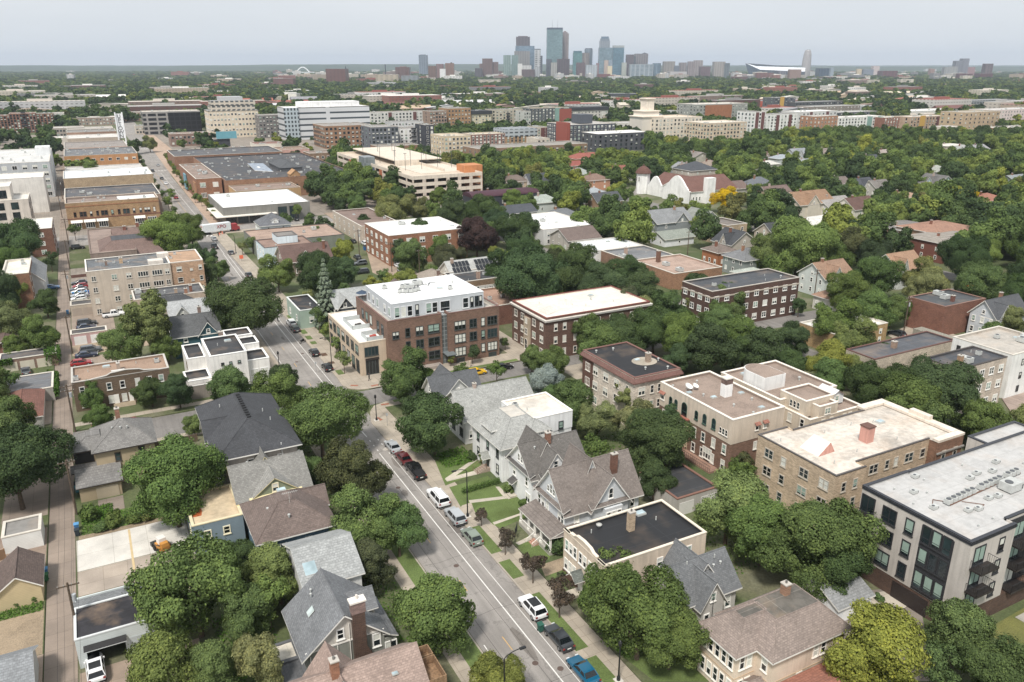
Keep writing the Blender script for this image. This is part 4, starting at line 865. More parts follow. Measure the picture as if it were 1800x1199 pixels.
# brown brick with white roof and red cornice
b=B('brick_apartment_block','dark brown brick walk-up with cream-white roof, maroon and white cornice and pale stone trim','apartment building',(88.2,149.8,117.6,166.4),sh='the brown brick walk-up with the white roof',hh=10,det=2);b.fc='d9d2c6'
mw,mr,mc=MB(),MB(),MB();flatvol(mw,mr,mc,0,0,b.w,b.d,0,10.2,.3,.3);b.part('wall',mw,M('brick','6b4238'));b.part('roof',mr,M('membrane','e3dccf',.35));b.part('coping',mc,M('plain','7c3d34'))
m=MB();m.box(-.4,-.4,9.3,b.w+.4,b.d+.4,9.6);m.box(-.5,-.5,9.6,b.w+.5,b.d+.5,9.8);b.part('cornice',m,M('plain','d8d2c8'));m=MB();m.box(10,7.2,9.9,11.4,8.6,11.6);b.part('chimney',m,M('stucco','ece8e0'))
m=MB();m.face([(2.2,3,9.95),(6.4,5,9.95),(4.6,6.2,11.0),(2.6,5.0,10.8)]);m.face([(2.2,3,9.95),(2.6,5,10.8),(4.6,6.2,11.0),(2.0,7.6,9.95)][::-1]);b.part('stair_bulkhead',m,M('stucco','d5d0c6'))
for z in (.7,3.8,6.9):
 for u in (2.0,5.6,11.2,14.6):b.win('W',u,z,1.5,1.6,'pair')
 for u in (2.6,5.0,8.0,12,14.5,18,21,24,27):b.win('S',u,z,.9,1.6)
m=MB();m.box(-.5,7.2,0,.02,9.8,8.2);b.part('entrance_bay',m,M('stucco','b7a68e'));b.win('W',8.5,.3,1.2,2.6,'arch',-.5);b.win('W',8.5,4.0,1.2,1.5,'pair',-.5);b.win('W',8.5,6.8,1.0,1.2,'dh',-.5)
units(b,9.9,[(3,5,12),(3,14,5),(2,18,9),(3,22,5),(4,20,12)]);b.done()

# corner block: cream shopfront wing, red-brown brick floors, white-roofed penthouse
b=B('corner_apartment_block','red-brown brick corner block with cream shop wing and grey penthouse under white roof','apartment building',(47.2,157.8,80.2,184.8),sh='the red-brown brick corner block',hh=16,det=2);b.fc='3f4442'
def fv(nm,x0,y0,x1,y1,z0,h,wm,rm,cm,par=.35,cn=True):
 mw,mr,mc=MB(),MB(),MB();flatvol(mw,mr,mc,x0,y0,x1,y1,z0,h,par,.3);o=b.part(nm,mw,wm);b.part(nm+'_roof',mr,rm,o);b.part(nm+'_coping',mc,cm,o);return o
BRK,WR=M('brick','805549'),M('membrane','f2f2f0',.18)
fv('shop_wing',0,2.2,8.8,27,0,7.7,M('stucco','c9b49a'),WR,M('plain','d2c5b2'));fv('brick_wing',6.0,.6,18.8,23,0,12.2,BRK,M('concrete','b5b0a8',1.2),M('plain','7a5a50'),.7);fv('brick_wing',20.2,0,33,22,0,12.18,BRK,M('concrete','b5b0a8',1.2),M('plain','7a5a50'),.7)
fv('stair_link',18.7,.9,20.3,20,0,11.6,M('tower','8f9696',(1.4,1.0,'6f7b7c',.08)),WR,M('plain','8a8f90'),.3);fv('penthouse',7.8,2.4,30.2,20.2,11.4,15.4,M('siding','c3c8cc'),WR,M('plain','dfe2e4'),.12)
for z,(a,c) in ((.5,(1.6,2.6)),(4.7,(1.9,1.9))):
 for u in (4.3,7.6,11.2,14.8,18.4,21.6,25):b.win('W',u,z,2.1,c*1.08,'quad' if z<1 else 'pair')
b.win('S',2.6,4.5,3.1,2.0,'quad',2.2);b.win('S',6.8,4.6,1.5,1.9,'grid',2.2);b.win('S',2.6,.2,2.9,3.3,'quad',2.2,bl=0);m=MB();m.box(1.1,2.0,3.5,4.2,2.15,4.0);b.part('shop_sign',m,M('plain','2e2724'))
for z in (.9,4.1,7.2):
 for u,w_ in ((10.6,.9),(13.4,1.5),(16.8,2.3)):b.win('S',u,z+.85,w_*1.18,2.0,'pair' if w_>1 else 'dh',.6)
 b.win('S',7.8,8.0,1.5,1.6,'pair',.6) if z>7 else 0
 for u,w_ in ((23,2.3),(26.3,1.5),(28.8,.8),(31.2,2.1)):b.win('S',u,z+.85,w_*1.18,2.0,'triple' if w_>2 else 'pair' if w_>1 else 'dh',0)
b.win('S',31.2,.2,2.0,1.0,'slider',0);b.win('S',23,.2,2.0,1.0,'slider',0)
for u,w_ in ((9.0,1.1),(10.5,1.1),(12.0,1.1),(13.7,.7),(16.5,1.2),(18,1.2),(20.5,2.2),(25.6,1.3),(27.2,.7),(28.4,.8),(29.4,.7)):b.win('S',u,12.2,w_*1.1,2.4,'low' if w_>1.8 else 'dh',2.4,fc='d8dadb' if w_>.9 else '2c3032')
for u in (4,7,12,15,18):b.win('W',u,12.3,1.3,2.0,'slider',7.8,fc='d8dadb');b.win('W',u,8.4,1.5,2.2,'slider',6.0)
m=MB();m.box(18.8,-2.2,2.9,21.2,.9,3.1);b.part('entrance_canopy',m,M('metal','6d7476'));m=MB();m.box(9,-1.4,0,18,.5,.8);b.part('raised_terrace',m,M('concrete','9b9189',1.2))
for x0,y0,x1,y1,z in ((2.2,3.4,5.9,8.0,7.4),(1.8,13,5.9,20.6,7.4)):
 m=MB();[m.box(a,c,z,d_,e,z+1.0) for a,c,d_,e in ((x0,y0,x0+.06,y1),(x0,y0,x1,y0+.06),(x0,y1-.06,x1,y1))];b.part('terrace_screen',m,M('metal','b4b9b8'));m=MB();m.box(x0+1.2,y0+1.4,z,x0+2.0,y0+2.2,z+.7);m.box(x0+2.2,y0+2.4,z,x0+2.9,y0+3.2,z+.45);b.part('patio_furniture',m,M('plain','4a4644' if y0>10 else 'b24a3c'))
m=MB();[m.tube((a,c,12.2),(d_,e,12.2),.03,n=4) or m.tube((a,c,12.75),(d_,e,12.75),.03,n=4) for a,c,d_,e in ((6.2,.8,18.6,.8),(20.4,.2,32.8,.2),(32.8,.2,32.8,21.8),(6.2,.8,6.2,22.8))];b.part('railing',m,M('metal','9ea3a4'))
m=MB();m.lathe(7.0,21.0,[(1.5,13.6),(0,14.3)],8);m.tube((7,21,11.6),(7,21,14.2),.04);b.part('parasol',m,M('plain','36485e'))
m=MB();m.tube((6.6,15,11.6),(6.6,19,7.6),.08,n=4);m.tube((7.6,15,11.6),(7.6,19,7.6),.08,n=4);[m.box(6.6,15+.4*k,11.4-.4*k,7.6,15.35+.4*k,11.46-.4*k) for k in range(10)];b.part('outside_stair',m,M('metal','4a4644'))
units(b,15.3,[(1,11,16),(1,14.8,14.5),(1,15.7,14.8),(1,13,11),(1,14.2,10.4),(1,15.2,10.2),(1,16.2,10.3),(1,17.3,10.8),(1,24.5,8.5),(0,16.2,13.2),(0,19,15.6),(4,22.5,10),(3,13,16),(3,20,17),(3,21,15.4),(3,26,12),(3,26.6,14),(2,27,13)])
m=MB();[m.tube((18+k*.9,13+1.4*(k %3),15.5),(19.2+k*.9,14.3+1.2*((k+1) %3),15.5),.07,n=5) for k in range(6)];b.part('roof_ducts',m,M('metal','4e5254'));b.done()

# ---------------------------------------------------------------- left of the avenue, from the camera outward
b=house('garage','white alley garage with stained black flat roof, grey shingle rear slope and one open door',(-9.0,87.1,-.9,97.4),'the black-roofed alley garage',4,'garage')
mw,mr,mc=MB(),MB(),MB();flatvol(mw,mr,mc,0,.6,8.1,6.9,3.3,4.0,.06,.18);mw.box(0,.6,0,.9,.8,3.3,bot=False);mw.box(4.9,.6,0,8.1,.8,3.3,bot=False);mw.box(.9,.6,2.6,4.9,.8,3.3);mw.box(0,.8,0,.12,10.2,3.3,bot=False);mw.box(8.0,.8,0,8.1,10.2,3.3,bot=False);mw.box(.12,10.0,0,8.0,10.2,3.3)
b.part('wall',mw,M('siding','c8d0cf'));b.part('roof',mr,M('membrane','37353a',.9));b.part('roof_edge',mc,M('plain','cfd2d2'));m=MB();m.slab([(-.2,7.0,4.05),(8.3,7.0,4.05),(8.3,10.6,2.9),(-.2,10.6,2.9)][::1],.12);b.part('rear_roof',m,[M('shingle','7b7e80'),TRIM])
m=MB();m.slab([(.7,-.3,2.75),(5.1,-.3,2.75),(5.1,.6,3.0),(.7,.6,3.0)],.1);b.part('door_hood',m,[M('plain','2c2b2c'),M('plain','c9cdcd')]);m=MB();m.box(5.4,.54,.1,7.7,.59,2.4);b.part('garage_door',m,M('siding','b3babb'));m=MB();m.box(.2,1,.01,8,9.8,.06);b.part('floor_slab',m,M('concrete','8f8277',3.0));m=MB();m.box(4.0,6,.06,4.8,7,1.3);b.part('stored_boxes',m,M('plain','7a3b34'));b.done()
def garage(label,r,eave,ridge,axis,wall,roof,doors=(),sh=None,dside='S',dc='d9d5cb',hp=False):
 b=house('garage',label,r,sh,ridge,'garage');mw,mr=MB(),MB()
 (hip(mw,mr,0,0,b.w,b.d,0,eave,ridge,None,.35) if hp else gable(mw,mr,0,0,b.w,b.d,0,eave,ridge,axis,.35));parts(b,wall,mw,roof,mr)
 for a,w_ in doors:
  m=MB();(m.box(a,-.06,.1,a+w_,-.01,2.2) if dside=='S' else m.box(b.w+.01,a,.1,b.w+.06,a+w_,2.2));b.part('garage_door',m,M('siding',dc))
 return b.done()
garage('tan clapboard garage with brown gable roof beside the alley, bins against its side',(-17.8,103.6,-12.95,110.6),2.7,4.5,'y',('siding','cdb88c'),('shingle','6b5850'),sh='the tan alley garage')
garage('grey-shingled garage roof cut by the bottom left corner of the view',(-21,82.5,-13.2,90.6),2.7,5.0,'x',('siding','b9b9b6'),('shingle','85898d'),sh='the grey corner garage')
b=flat('white flat garage under the big tree on the left edge',None,2.7,('siding','e4e4e0'),('membrane','8d8a86',.5),1,par=.1,name='garage',cat='garage',nu=0,r=(-18,117.8,-13.2,122.6)).done()
garage('garage with rusty red hip roof and white fascia beside the alley',(-20.6,162.6,-14.1,176.8),2.7,4.6,'y',('stucco','d4cfc6'),('shingle','8d5846'),sh='the rusty red garage',hp=True)
b=flat('row of three cream garages with vines hanging over a dark flat roof',None,2.9,('brick','8c6a54'),('membrane','5b5c60',.5),1,par=.1,name='garage_row',cat='garage',nu=0,r=(-23.2,199.4,-11.9,204.6),sh='the vine-covered garages')
for k in range(3):m=MB();m.box(.6+k*3.3,-.06,.1,3.4+k*3.3,-.01,2.2);b.part('garage_door',m,M('siding','cfc7b2'))
b.done()
flat('low garage with smooth grey flat roof and ivy along its alley side',None,2.9,('stucco','a9a59c'),('membrane','6d6f73',.4),1,par=.1,name='garage',cat='garage',nu=0,r=(-20.9,176.6,-12.3,186.6),sh='the ivy-sided garage').done()

b=house('hip_roof_house','tan two-storey house with grey hip roofs, recessed porch and attached garage by the alley',(-8.8,128.2,3.4,142.4),'the tan hip-roofed house',9)
mw,mr=MB(),MB();hip(mw,mr,3.4,4.6,12.2,14.2,0,6.3,9.1,(7.6,9.2,8.2,10),.5);hip(mw,mr,0,6.6,4.4,13,0,6.1,7.5,(2.4,8.8,4.4,11),.4)
TB=M('plain','3b3430');parts(b,('siding','b3a07f'),mw,('shingle','7f7c78'),mr,trim=TB);m=MB();m.box(.3,6.5,3.9,3.1,6.58,5.7);b.part('porch_shade_panel',m,M('plain','23211f'));m=MB();m.slab([(-.5,4.9,3.1),(3.4,4.9,3.1),(3.4,6.6,3.8),(-.5,6.6,3.8)],.15);b.part('skirt_roof',m,[M('shingle','7f7c78'),TB])  # porch opening is a solid near-black panel, its inner shade put into the colour
m=MB();m.box(-.1,5.5,0,3.3,6.6,3.0);o=b.part('lower_wing',m,M('siding','ab9879'));m=MB();m.box(.5,.3,0,6.4,4.5,2.8);m.slab([(.1,-.1,2.75),(6.8,-.1,2.75),(6.8,4.6,3.9),(.1,4.6,3.9)],.15,1,2);b.part('attached_garage',m,[M('siding','ab9879'),M('shingle','7f7c78'),TB]);m=MB();m.box(2.8,.22,.1,6.0,.29,2.2);b.part('garage_door',m,M('siding','b7a88e'))
b.win('S',6.6,4.0,.85,1.5,'dh',4.6,'463c34');b.win('S',10.2,4.9,.9,.9,'dh',4.6,'463c34');b.win('S',1.8,.9,.85,1.5,'dh',5.5,'6b3d34');b.win('S',7.8,1.6,.8,1.3,'dh',4.6,'3f5e4c')
chimney(b,7.5,12.4,7.4,10.0,.7,.7,'9b5d4a');units(b,8.3,[(2,6.4,8),(2,7.6,7.6),(2,8.6,7.4)],.55);b.done()

b=house('large_hip_house','big grey-beige house with sweeping charcoal hip roof and a line of ridge vents',(11.4,115.6,23.0,137.0),'the charcoal-roofed house',12.2)
mw,mr=MB(),MB();hip(mw,mr,0,0,11.6,21.4,0,8.9,12.4,(5.2,4.8,6.0,16.6),.7);gable(mw,mr,-.6,8,5,13,0,8.8,11.0,'x',.5);parts(b,('stucco','b3aaa0'),mw,('shingle','45474c'),mr)
b.win('S',4.9,6.2,1.9,1.7,'pair',0);b.win('S',8.9,6.6,.9,1.1);b.win('S',4.9,2.4,1.9,1.7,'pair',0)
for k,z in enumerate((6.0,3.0)):[b.win('W',u,z,.9,1.5) for u in (2,5,9.6,12,16,19)]
m=MB();[m.box(5.4,5.2+1.0*k,12.42,6.0,5.75+1.0*k,12.62) for k in range(11)];b.part('ridge_vents',m,M('plain','1f2022'));units(b,11.0,[(3,2.6,15.0),(3,9,6),(3,8.6,10)]);m=MB();m.tube((9.2,-.1,2),(9.2,-.1,9.6),.07);b.part('flue',m,M('metal','e0e0de'))
m=MB();[m.box(11.8,2+4.5*k,5.4,12.8,4.4+4.5*k,5.55) for k in range(4)];m.box(11.6,1.8,2.6,12.7,18,2.75);b.part('rear_balconies',m,TRIM);b.done()

b=house('cross_gable_house','sage green and yellow-trimmed house with grey cross-gabled roof and low metal-roofed front gable',(12.4,107.2,22.6,117.4),'the sage green gabled house',9,fc='efe6c6')
YT=M('plain','d9cc9c');mw,mr=MB(),MB();gable(mw,mr,0,0,10.2,10.2,0,5.7,8.9,'x',.5);parts(b,('siding','6c7f8c'),mw,('shingle','84827c'),mr,trim=YT)
mw,mr=MB(),MB();gable(mw,mr,1.9,-.3,8.5,5.1,5.3,5.8,8.3,'y',.25,.14);o=b.part('front_gable',mw,M('siding','8a9478'));b.part('gable_roof',mr,[M('shingle','8f8d87'),YT],o);m=MB();m.slab([(1.4,-.95,5.5),(9.0,-.95,5.5),(9.0,-.3,6.0),(1.4,-.3,6.0)],.12);b.part('pent_roof',m,[YT,YT])
mw,mr=MB(),MB();gable(mw,mr,3.0,5.2,7.0,10.6,5.3,6.2,9.3,'y',.3,.14);o=b.part('rear_gable',mw,M('siding','8a9478'));b.part('gable_roof',mr,[M('shingle','84827c'),YT],o)
b.win('S',5.2,6.2,.9,1.3,'dh',-.3);b.win('S',2.2,3.4,.9,1.6);b.win('S',8.0,3.4,.9,1.6);b.win('W',3,3.4,.9,1.5);b.win('W',7,3.4,.9,1.5);units(b,8.6,[(2,2.4,5.2)],.7);b.done()
b=flat('low blue-grey annex with buff flat roof stained rust orange at one corner',None,5.2,('siding','7b8d99'),('membrane','d9c4a2',.6),1,par=.2,cop='d6c9a4',name='flat_roof_annex',cat='house extension',nu=0,r=(5.6,104.2,12.35,114.0),sh='the buff-roofed annex',det=2,fc='efe6c6')
m=MB();R0=random.Random(4);m.face([(.35+(1.9*R0.uniform(.6,1.1))*math.cos(t),6.0+(4.3*R0.uniform(.7,1.0))*math.sin(t),5.006) for t in [math.pi*(k/14-.5) for k in range(15)]]);b.part('rust_stain',m,M('gravel','a8562c'));b.win('S',1.9,2.9,.9,1.2,'dh');b.win('S',4.4,2.9,.9,1.2,'dh');b.win('W',3,2.6,.9,1.2);b.done()
b=house('hip_roof_house','house with broad brown hip roof and aerial, next to the sage green house',(12.9,95.2,22.8,105.6),'the brown hip-roofed house',8.6)
mw,mr=MB(),MB();hip(mw,mr,0,0,9.9,10.4,0,5.8,8.8,(3.6,3.8,5.6,6.4),.6);gable(mw,mr,4.6,6.2,10.6,9.4,0,5.7,7.6,'x',.4);parts(b,('siding','54748a'),mw,('shingle','75635b'),mr)
units(b,8.2,[(4,4.8,7.8)],.9);units(b,7.4,[(2,2.2,4.6),(2,2.6,3.4),(2,4.4,1.6)],.7);m=MB();m.tube((5,3.4,8.4),(5,3.4,10.2),.03);[m.tube((4.2+.25*k,3.1,10.1),(4.2+.25*k,3.7,10.1),.015) for k in range(8)];m.tube((4.0,3.4,10.1),(6.2,3.4,10.1),.02);b.part('aerial',m,M('metal','b8b8b4'));b.win('W',3,3.3,.9,1.4);b.win('W',7,3.3,.9,1.4);b.win('S',3,3.3,.9,1.4);b.win('S',6.4,3.3,.9,1.4);b.done()
b=house('gabled_house','narrow white house with steep pale grey roof slope and a rooflight',(15.6,81.6,22.4,92.6),'the pale grey-roofed house',9.2)
mw,mr=MB(),MB();gable(mw,mr,0,0,6.8,10.2,0,6.6,9.0,'x',.4);parts(b,('stucco','d9d9d7'),mw,('shingle','9da09f'),mr);m=MB();m.slab([(.4,1.2,7.35),(1.9,1.2,7.35),(1.9,2.8,8.1),(.4,2.8,8.1)],.06);b.part('rooflight',m,[M('glass','9fb2b8'),TRIM]);b.win('S',1.6,3.6,.9,1.5);b.win('S',4.8,3.6,.9,1.5);b.done()

b=house('craftsman_house','grey-green craftsman with white bargeboards, dark brick chimney breast and grey shingle cross gables',(13.0,71.8,22.2,80.6),'the grey-green craftsman',9.6,fc='f0efea')
mw,mr=MB(),MB();gable(mw,mr,0,0,8.8,8.6,0,5.2,9.0,'y',.55);mr.slab([(8.6,-.2,4.9),(10.4,-.2,4.1),(10.4,7.6,4.1),(8.6,7.6,4.9)],.15);parts(b,('stucco','8d8f86'),mw,('shingle','74777b'),mr)
m=MB();m.face([(.3,-.03,5.35),(8.5,-.03,5.35),(4.4,-.03,8.85)]);b.part('gable_wall',m,M('stucco','cdc7bc'));m=MB();m.box(-.02,-.08,5.3,8.8,-.02,5.5);b.part('trim_board',m,TRIM)
m=MB();m.box(5.2,-.75,0,7.2,-.02,3.2);m.face([(5.2,-.75,3.2),(7.2,-.75,3.2),(6.6,-.75,4.6),(5.2,-.75,4.6)]);m.box(5.2,-.74,3.2,6.6,-.01,9.0);c=b.part('chimney_breast',m,M('brick','5c3a31'));m=MB();m.box(5.15,-.8,9.0,6.7,.1,10.4);b.part('chimney_top',m,M('brick','8a6a60'),c);m=MB();m.box(5.0,-.9,10.4,6.8,.2,10.6);b.part('chimney_cap',m,M('plain','e6ded4'),c);m=MB();m.tube((5.9,-.3,10.6),(5.9,-.3,11.1),.14,n=8);b.part('flue',m,M('metal','d8d0c8'),c)
mw,mr=MB(),MB();gable(mw,mr,5.4,3.2,8.8,6.6,5.2,6.4,7.7,'x',.4,.14);o=b.part('dormer',mw,M('stucco','cdc7bc'));b.part('dormer_roof',mr,[M('shingle','74777b'),TRIM],o)
m=MB();m.box(8.85,.0,0,10.2,7.4,4.0,bot=False);b.part('sun_porch',m,M('stucco','8d8f86'));[b.win('S',u,1.6,.7,1.9,'dh',0) for u in (9.2,9.85)];[b.win('E',u,1.6,.8,1.9,'dh',10.2) for u in (1,2.5,4,5.5,7)]
b.win('S',3.9,5.9,.8,1.3,'dh',-.03);b.win('S',2.2,2.8,.95,1.6);b.win('S',7.9,3.4,.9,1.7);b.win('S',8.0,.8,.8,.8,'plain',0)
m=MB();m.tube((.5,-.1,1),(.5,-.1,4.9),.05);m.tube((4.9,-.1,1),(4.9,-.1,7.6),.05);m.tube((3.5,-.1,2.6),(3.5,-.1,5.2),.05);b.part('downpipe',m,TRIM)
m=MB();m.slab([(2.2,4.0,7.5),(1.5,4.0,6.85),(1.5,5.0,6.85),(2.2,5.0,7.5)][::-1],.06);b.part('rooflight',m,[M('glass','aab4b4'),TRIM]);units(b,7.9,[(2,2.4,6.2),(2,2.6,7.0),(2,4.9,7.4)],.5)
mw,mr,mc=MB(),MB(),MB();flatvol(mw,mr,mc,-4.4,-1.0,-.02,2.6,0,3.2,.08);flatvol(mw,mr,mc,-3.6,2.65,-.04,6.0,0,3.0,.08);o=b.part('rear_wing',mw,M('stucco','8d8f86'));b.part('wing_roof',mr,M('shingle','5c5e61'),o);b.part('wing_coping',mc,M('plain','5c5e61'),o);m=MB();m.face([(-3.3,3.0,3.01),(-.4,3.0,3.01),(-.4,5.7,3.01),(-1.6,5.6,3.01),(-3.3,5.7,3.01)]);b.part('patched_roof',m,M('membrane','d8d0c0',.8),o);b.done()
b=house('gabled_house','house with pinkish-brown gable roof, brick chimney and timber balconies at the bottom edge',(10.8,60.0,22.4,68.0),'the pink-brown roofed house',8.6)
mw,mr=MB(),MB();gable(mw,mr,0,0,11.6,8.4,0,5.4,8.6,'x',.5);gable(mw,mr,1.4,3,6.2,8.6,0,5.3,8.4,'y',.4);parts(b,('siding','b9b2a6'),mw,('shingle','a08678'),mr);chimney(b,3.4,3.9,7.4,10.2,.8,.8,'a35c40');units(b,7.4,[(4,9.0,2.4),(4,5.8,2.0),(4,2.8,1.4),(4,4.6,4.2)],.45)
for y0,y1 in ((1.0,4.4),(4.6,6.2)):m=MB();m.box(11.7,y0,5.2,14.0,y1,5.35);[m.box(*q) for q in ((11.7,y0,5.35,14.0,y0+.1,6.3),(11.7,y1-.1,5.35,14.0,y1,6.3),(13.9,y0+.1,5.35,14.0,y1-.1,6.3))];b.part('timber_balcony',m,M('bark','8a6f55'))
b.done()

# brown brick flats, white modern house
b=B('brick_flats','long brown brick two-storey flats with patchy tan roof and shaped white-capped parapet','apartment building',(-8.5,167.6,9.2,177.0),sh='the long brown brick flats',hh=6.2,det=2);b.fc='d5d3cd'
mw,mr,mc=MB(),MB(),MB();flatvol(mw,mr,mc,0,0,b.w,b.d,0,6.3,.35,.3);prof=[(3.4,6.4),(6.2,6.7),(7.0,7.1),(9.8,7.35),(12.2,7.1),(13.0,6.7),(15.6,6.4)]
for (a,z0),(c,z1) in zip(prof,prof[1:]):mw.face([(a,-.03,6.3),(c,-.03,6.3),(c,-.03,z1),(a,-.03,z0)]);mw.face([(c,.27,6.3),(a,.27,6.3),(a,.27,z0),(c,.27,z1)]);mc.slab([(a,-.09,z0+.1),(c,-.09,z1+.1),(c,.33,z1+.1),(a,.33,z0+.1)],.12,0,0)
b.part('wall',mw,M('brick','6d5040'));b.part('roof',mr,M('gravel','97806f'));b.part('coping',mc,M('plain','bdb8b0'));m=MB();m.box(7.2,.5,6.0,9.6,1.1,7.3);b.part('gable_block',m,M('plain','cfcdc8'));chimney(b,8.6,4.4,5.9,7.6,.6,1.6,'b3a090','stucco')
for z in (.9,3.7):[b.win('S',u,z,.9,1.5) for u in (1.6,3.6,6.4,8.8,11.6,13.8,16)]
m=MB();m.box(6.9,-.1,.4,7.8,-.02,2.5);m.box(9.6,-.1,.4,10.4,-.02,2.5);b.part('door',m,TRIM);m=MB();[m.box(6.6,-.4-.35*k,0,10.6,-.05-.35*k,.6-.12*k) for k in range(5)];b.part('front_steps',m,M('plain','a89880'));units(b,5.95,[(1,15.9,5.8),(1,.8,2.4),(3,3,6),(3,12,7),(4,6.4,7.6)]);b.done()
b=B('modern_house','white stucco modernist building of stepped cubes with black flat roofs and a roof terrace','apartment building',(12.6,163.8,28.8,182.2),sh='the white stepped modern building',hh=8.6,det=2);b.fc='f0f0ee'
mw,mr,mc=MB(),MB(),MB();ST=('stucco','e9e6e0')
for q in ((4.3,0,11.6,12.6,0,8.6),(11.5,1.2,16.2,8.0,0,6.0),(11.4,8.1,15.6,13.2,0,7.4),(9.4,13.0,15.2,18.4,0,8.0),(0.6,8.2,4.4,18.0,0,6.0),(-.6,1.6,4.3,8.0,0,3.4)):flatvol(mw,mr,mc,q[0],q[1],q[2],q[3],q[4],q[5],.45,.3)
b.part('wall',mw,M(*ST));b.part('roof',mr,M('membrane','3c3d40',.5));b.part('coping',mc,M('plain','efeeea'));[b.win('S',u,6.4,.55,.5,'plain',0,fc='3a3a3a') for u in (6.6,8.2,9.9)];b.win('S',6.6,3.2,.7,1.7,'grid',0);b.win('S',7.6,3.2,.7,1.7,'grid',0);b.win('S',12.9,1.6,1.7,2.4,'grid',1.2,bl=3);b.win('S',15.0,1.6,1.7,2.4,'grid',1.2,bl=3);b.win('W',10.2,3.6,.9,1.3,'dh',.6,'7a6a58');[b.win('E',u,1.6,1.2,2.0,'grid',16.2) for u in (3,5.5)]
chimney(b,8.6,13.5,8.0,9.4,.9,.9,'8d7668');m=MB();[m.tube((4.2+.25*k,-2.4,2.2),(4.2+.25*k,-2.4,3.2),.02,n=4) for k in range(10)];m.tube((4.2,-2.4,3.2),(6.5,-2.4,3.2),.04,n=4);m.box(4.2,-2.4,2.0,6.6,.0,2.2);b.part('terrace',m,M('metal','8d8d8b'));units(b,8.15,[(3,7,8),(4,9.4,10)]);b.done()
b=flat('flat brown wall of a low garden terrace between the brick flats and the white building',None,3.0,('stucco','8b8278'),('membrane','4a4a4a',.6),1,par=.4,name='terrace_block',cat='terrace',nu=0,r=(9.5,163.4,16.6,167.5),cop='c9c6c0').done()

b=B('apartment_building','pale cream three-storey walk-up with puddled grey roof, its street end in tan brick','apartment building',(-3.7,236.6,26.0,252.6),sh='the pale walk-up with the puddled roof',hh=13,det=2);b.fc='c9c4ba'
mw,mr,mc=MB(),MB(),MB();flatvol(mw,mr,mc,0,0,21,b.d,0,12.6,.25);flatvol(mw,mr,mc,20.8,.5,b.w,b.d-.1,0,12.58,.25);b.part('wall',mw,M('stucco','c4b5a3'));b.part('roof',mr,M('membrane','6a6e72',.8));b.part('coping',mc,M('plain','ded8ce'));m=MB();m.box(21.06,.42,0,b.w+.05,b.d-.2,12.4,bot=False);b.part('brick_end',m,M('brick','b98d62'))
m=MB();m.box(15.6,.8,12.3,19.4,4.0,13.6);m.box(18.6,9,12.3,21.6,12,13.7);b.part('stair_head',m,M('stucco','d8cfc4'));chimney(b,9,8,12.3,13.8,.9,.8,'c29a66');chimney(b,5.2,7,12.3,13.6,.6,.6,'8a6a58')
for z in (.7,3.7,6.7,9.8):
 for u,w_ in ((1.6,1.1),(6.6,1.3),(10.2,1.3),(13.8,2.6),(17.4,2.6),(20.0,1.1)):b.win('S',u,z,w_,1.4,'quad' if w_>2 else 'pair',0)
 for u,w_ in ((23.2,1.4),(26.4,.7),(28.8,.9)):b.win('S',u,z+.2,w_,1.3 if w_>.8 else .5,'dh',.42)
runits(b,0,4,29,15,12.35,8,(3,2,1),.8);b.done()
flat('long narrow flats with grey roof and tan end wall in front of the pale walk-up',None,7,('stucco','b9a48f'),('membrane','66686b',.7),2,nS=4,name='flats',r=(6.4,222.6,24.0,233.0),sh='the narrow tan flats',nu=3,chim=((.6,.3,1.0,.7,.7,'b89674'),(.82,.4,1.2,.7,.7,'8d4a38')),det=2).done()
def simple_house(label,r,eave,ridge,axis,wall,roof,sh=None,hp=False,name='house',dorm=None,ch=None,wn=2,det=2,cat='house',cross=None):
 b=B(name,label,cat,r,sh=sh,hh=ridge,det=det);mw,mr=MB(),MB();oh=.5
 (hip(mw,mr,0,0,b.w,b.d,0,eave,ridge,None,oh) if hp else gable(mw,mr,0,0,b.w,b.d,0,eave,ridge,axis,oh))
 if cross:
  c0,c1=max(cross[0],.03),cross[1];(gable(mw,mr,c0*b.w,-.4,c1*b.w,b.d*.6,0,eave-.02,eave+(ridge-eave)*.85,'y',.4) if axis=='x' or hp else gable(mw,mr,-.4,c0*b.d,b.w*.6,c1*b.d,0,eave-.02,eave+(ridge-eave)*.85,'x',.4))
 parts(b,wall,mw,roof,mr)
 fl=max(1,int(eave/2.7))
 b.grid('S',wn,fl,.9,1.4,'dh',1.1,2.8);b.grid('W',wn+1,fl,.9,1.4,'dh',1.1,2.8)
 if not hp:(b.win('S',b.w/2,eave+.2,.8,1.0) if axis=='y' else b.win('W',b.d/2,eave+.2,.8,1.0))
 if cross:b.win('S' if (axis=='x' or hp) else 'W',(cross[0]+cross[1])/2*(b.w if (axis=='x' or hp) else b.d),eave+.1,.8,1.0,'dh',-.4)
 if dorm:
  for fx,fy,ww in dorm:
   mw,mr=MB(),MB();zz=eave+(ridge-eave)*.15;x,y=fx*b.w,fy*b.d;gable(mw,mr,x-ww/2,y,x+ww/2,y+2.6,zz,zz+1.2,zz+2.0,'y',.25,.12);d=b.part('dormer',mw,M(*wall));b.part('dormer_roof',mr,[M(*roof),TRIM],d);b.win('S',x-.3,zz+.25,.45,.8,'dh',y);b.win('S',x+.3,zz+.25,.45,.8,'dh',y)
 if ch:chimney(b,ch[0]*b.w,ch[1]*b.d,eave,ridge+1.0,.75,.7,ch[2] if len(ch)>2 else '8d4a38')
 return b.done()
simple_house('low house with charcoal hip roof wedged before the narrow tan flats',(10,219.5,21.5,226.5),5.0,7.4,'x',('stucco','b3a798'),('shingle','4a4c50'),'the charcoal hip-roofed house',True,ch=(.8,.5,'b06a52'))
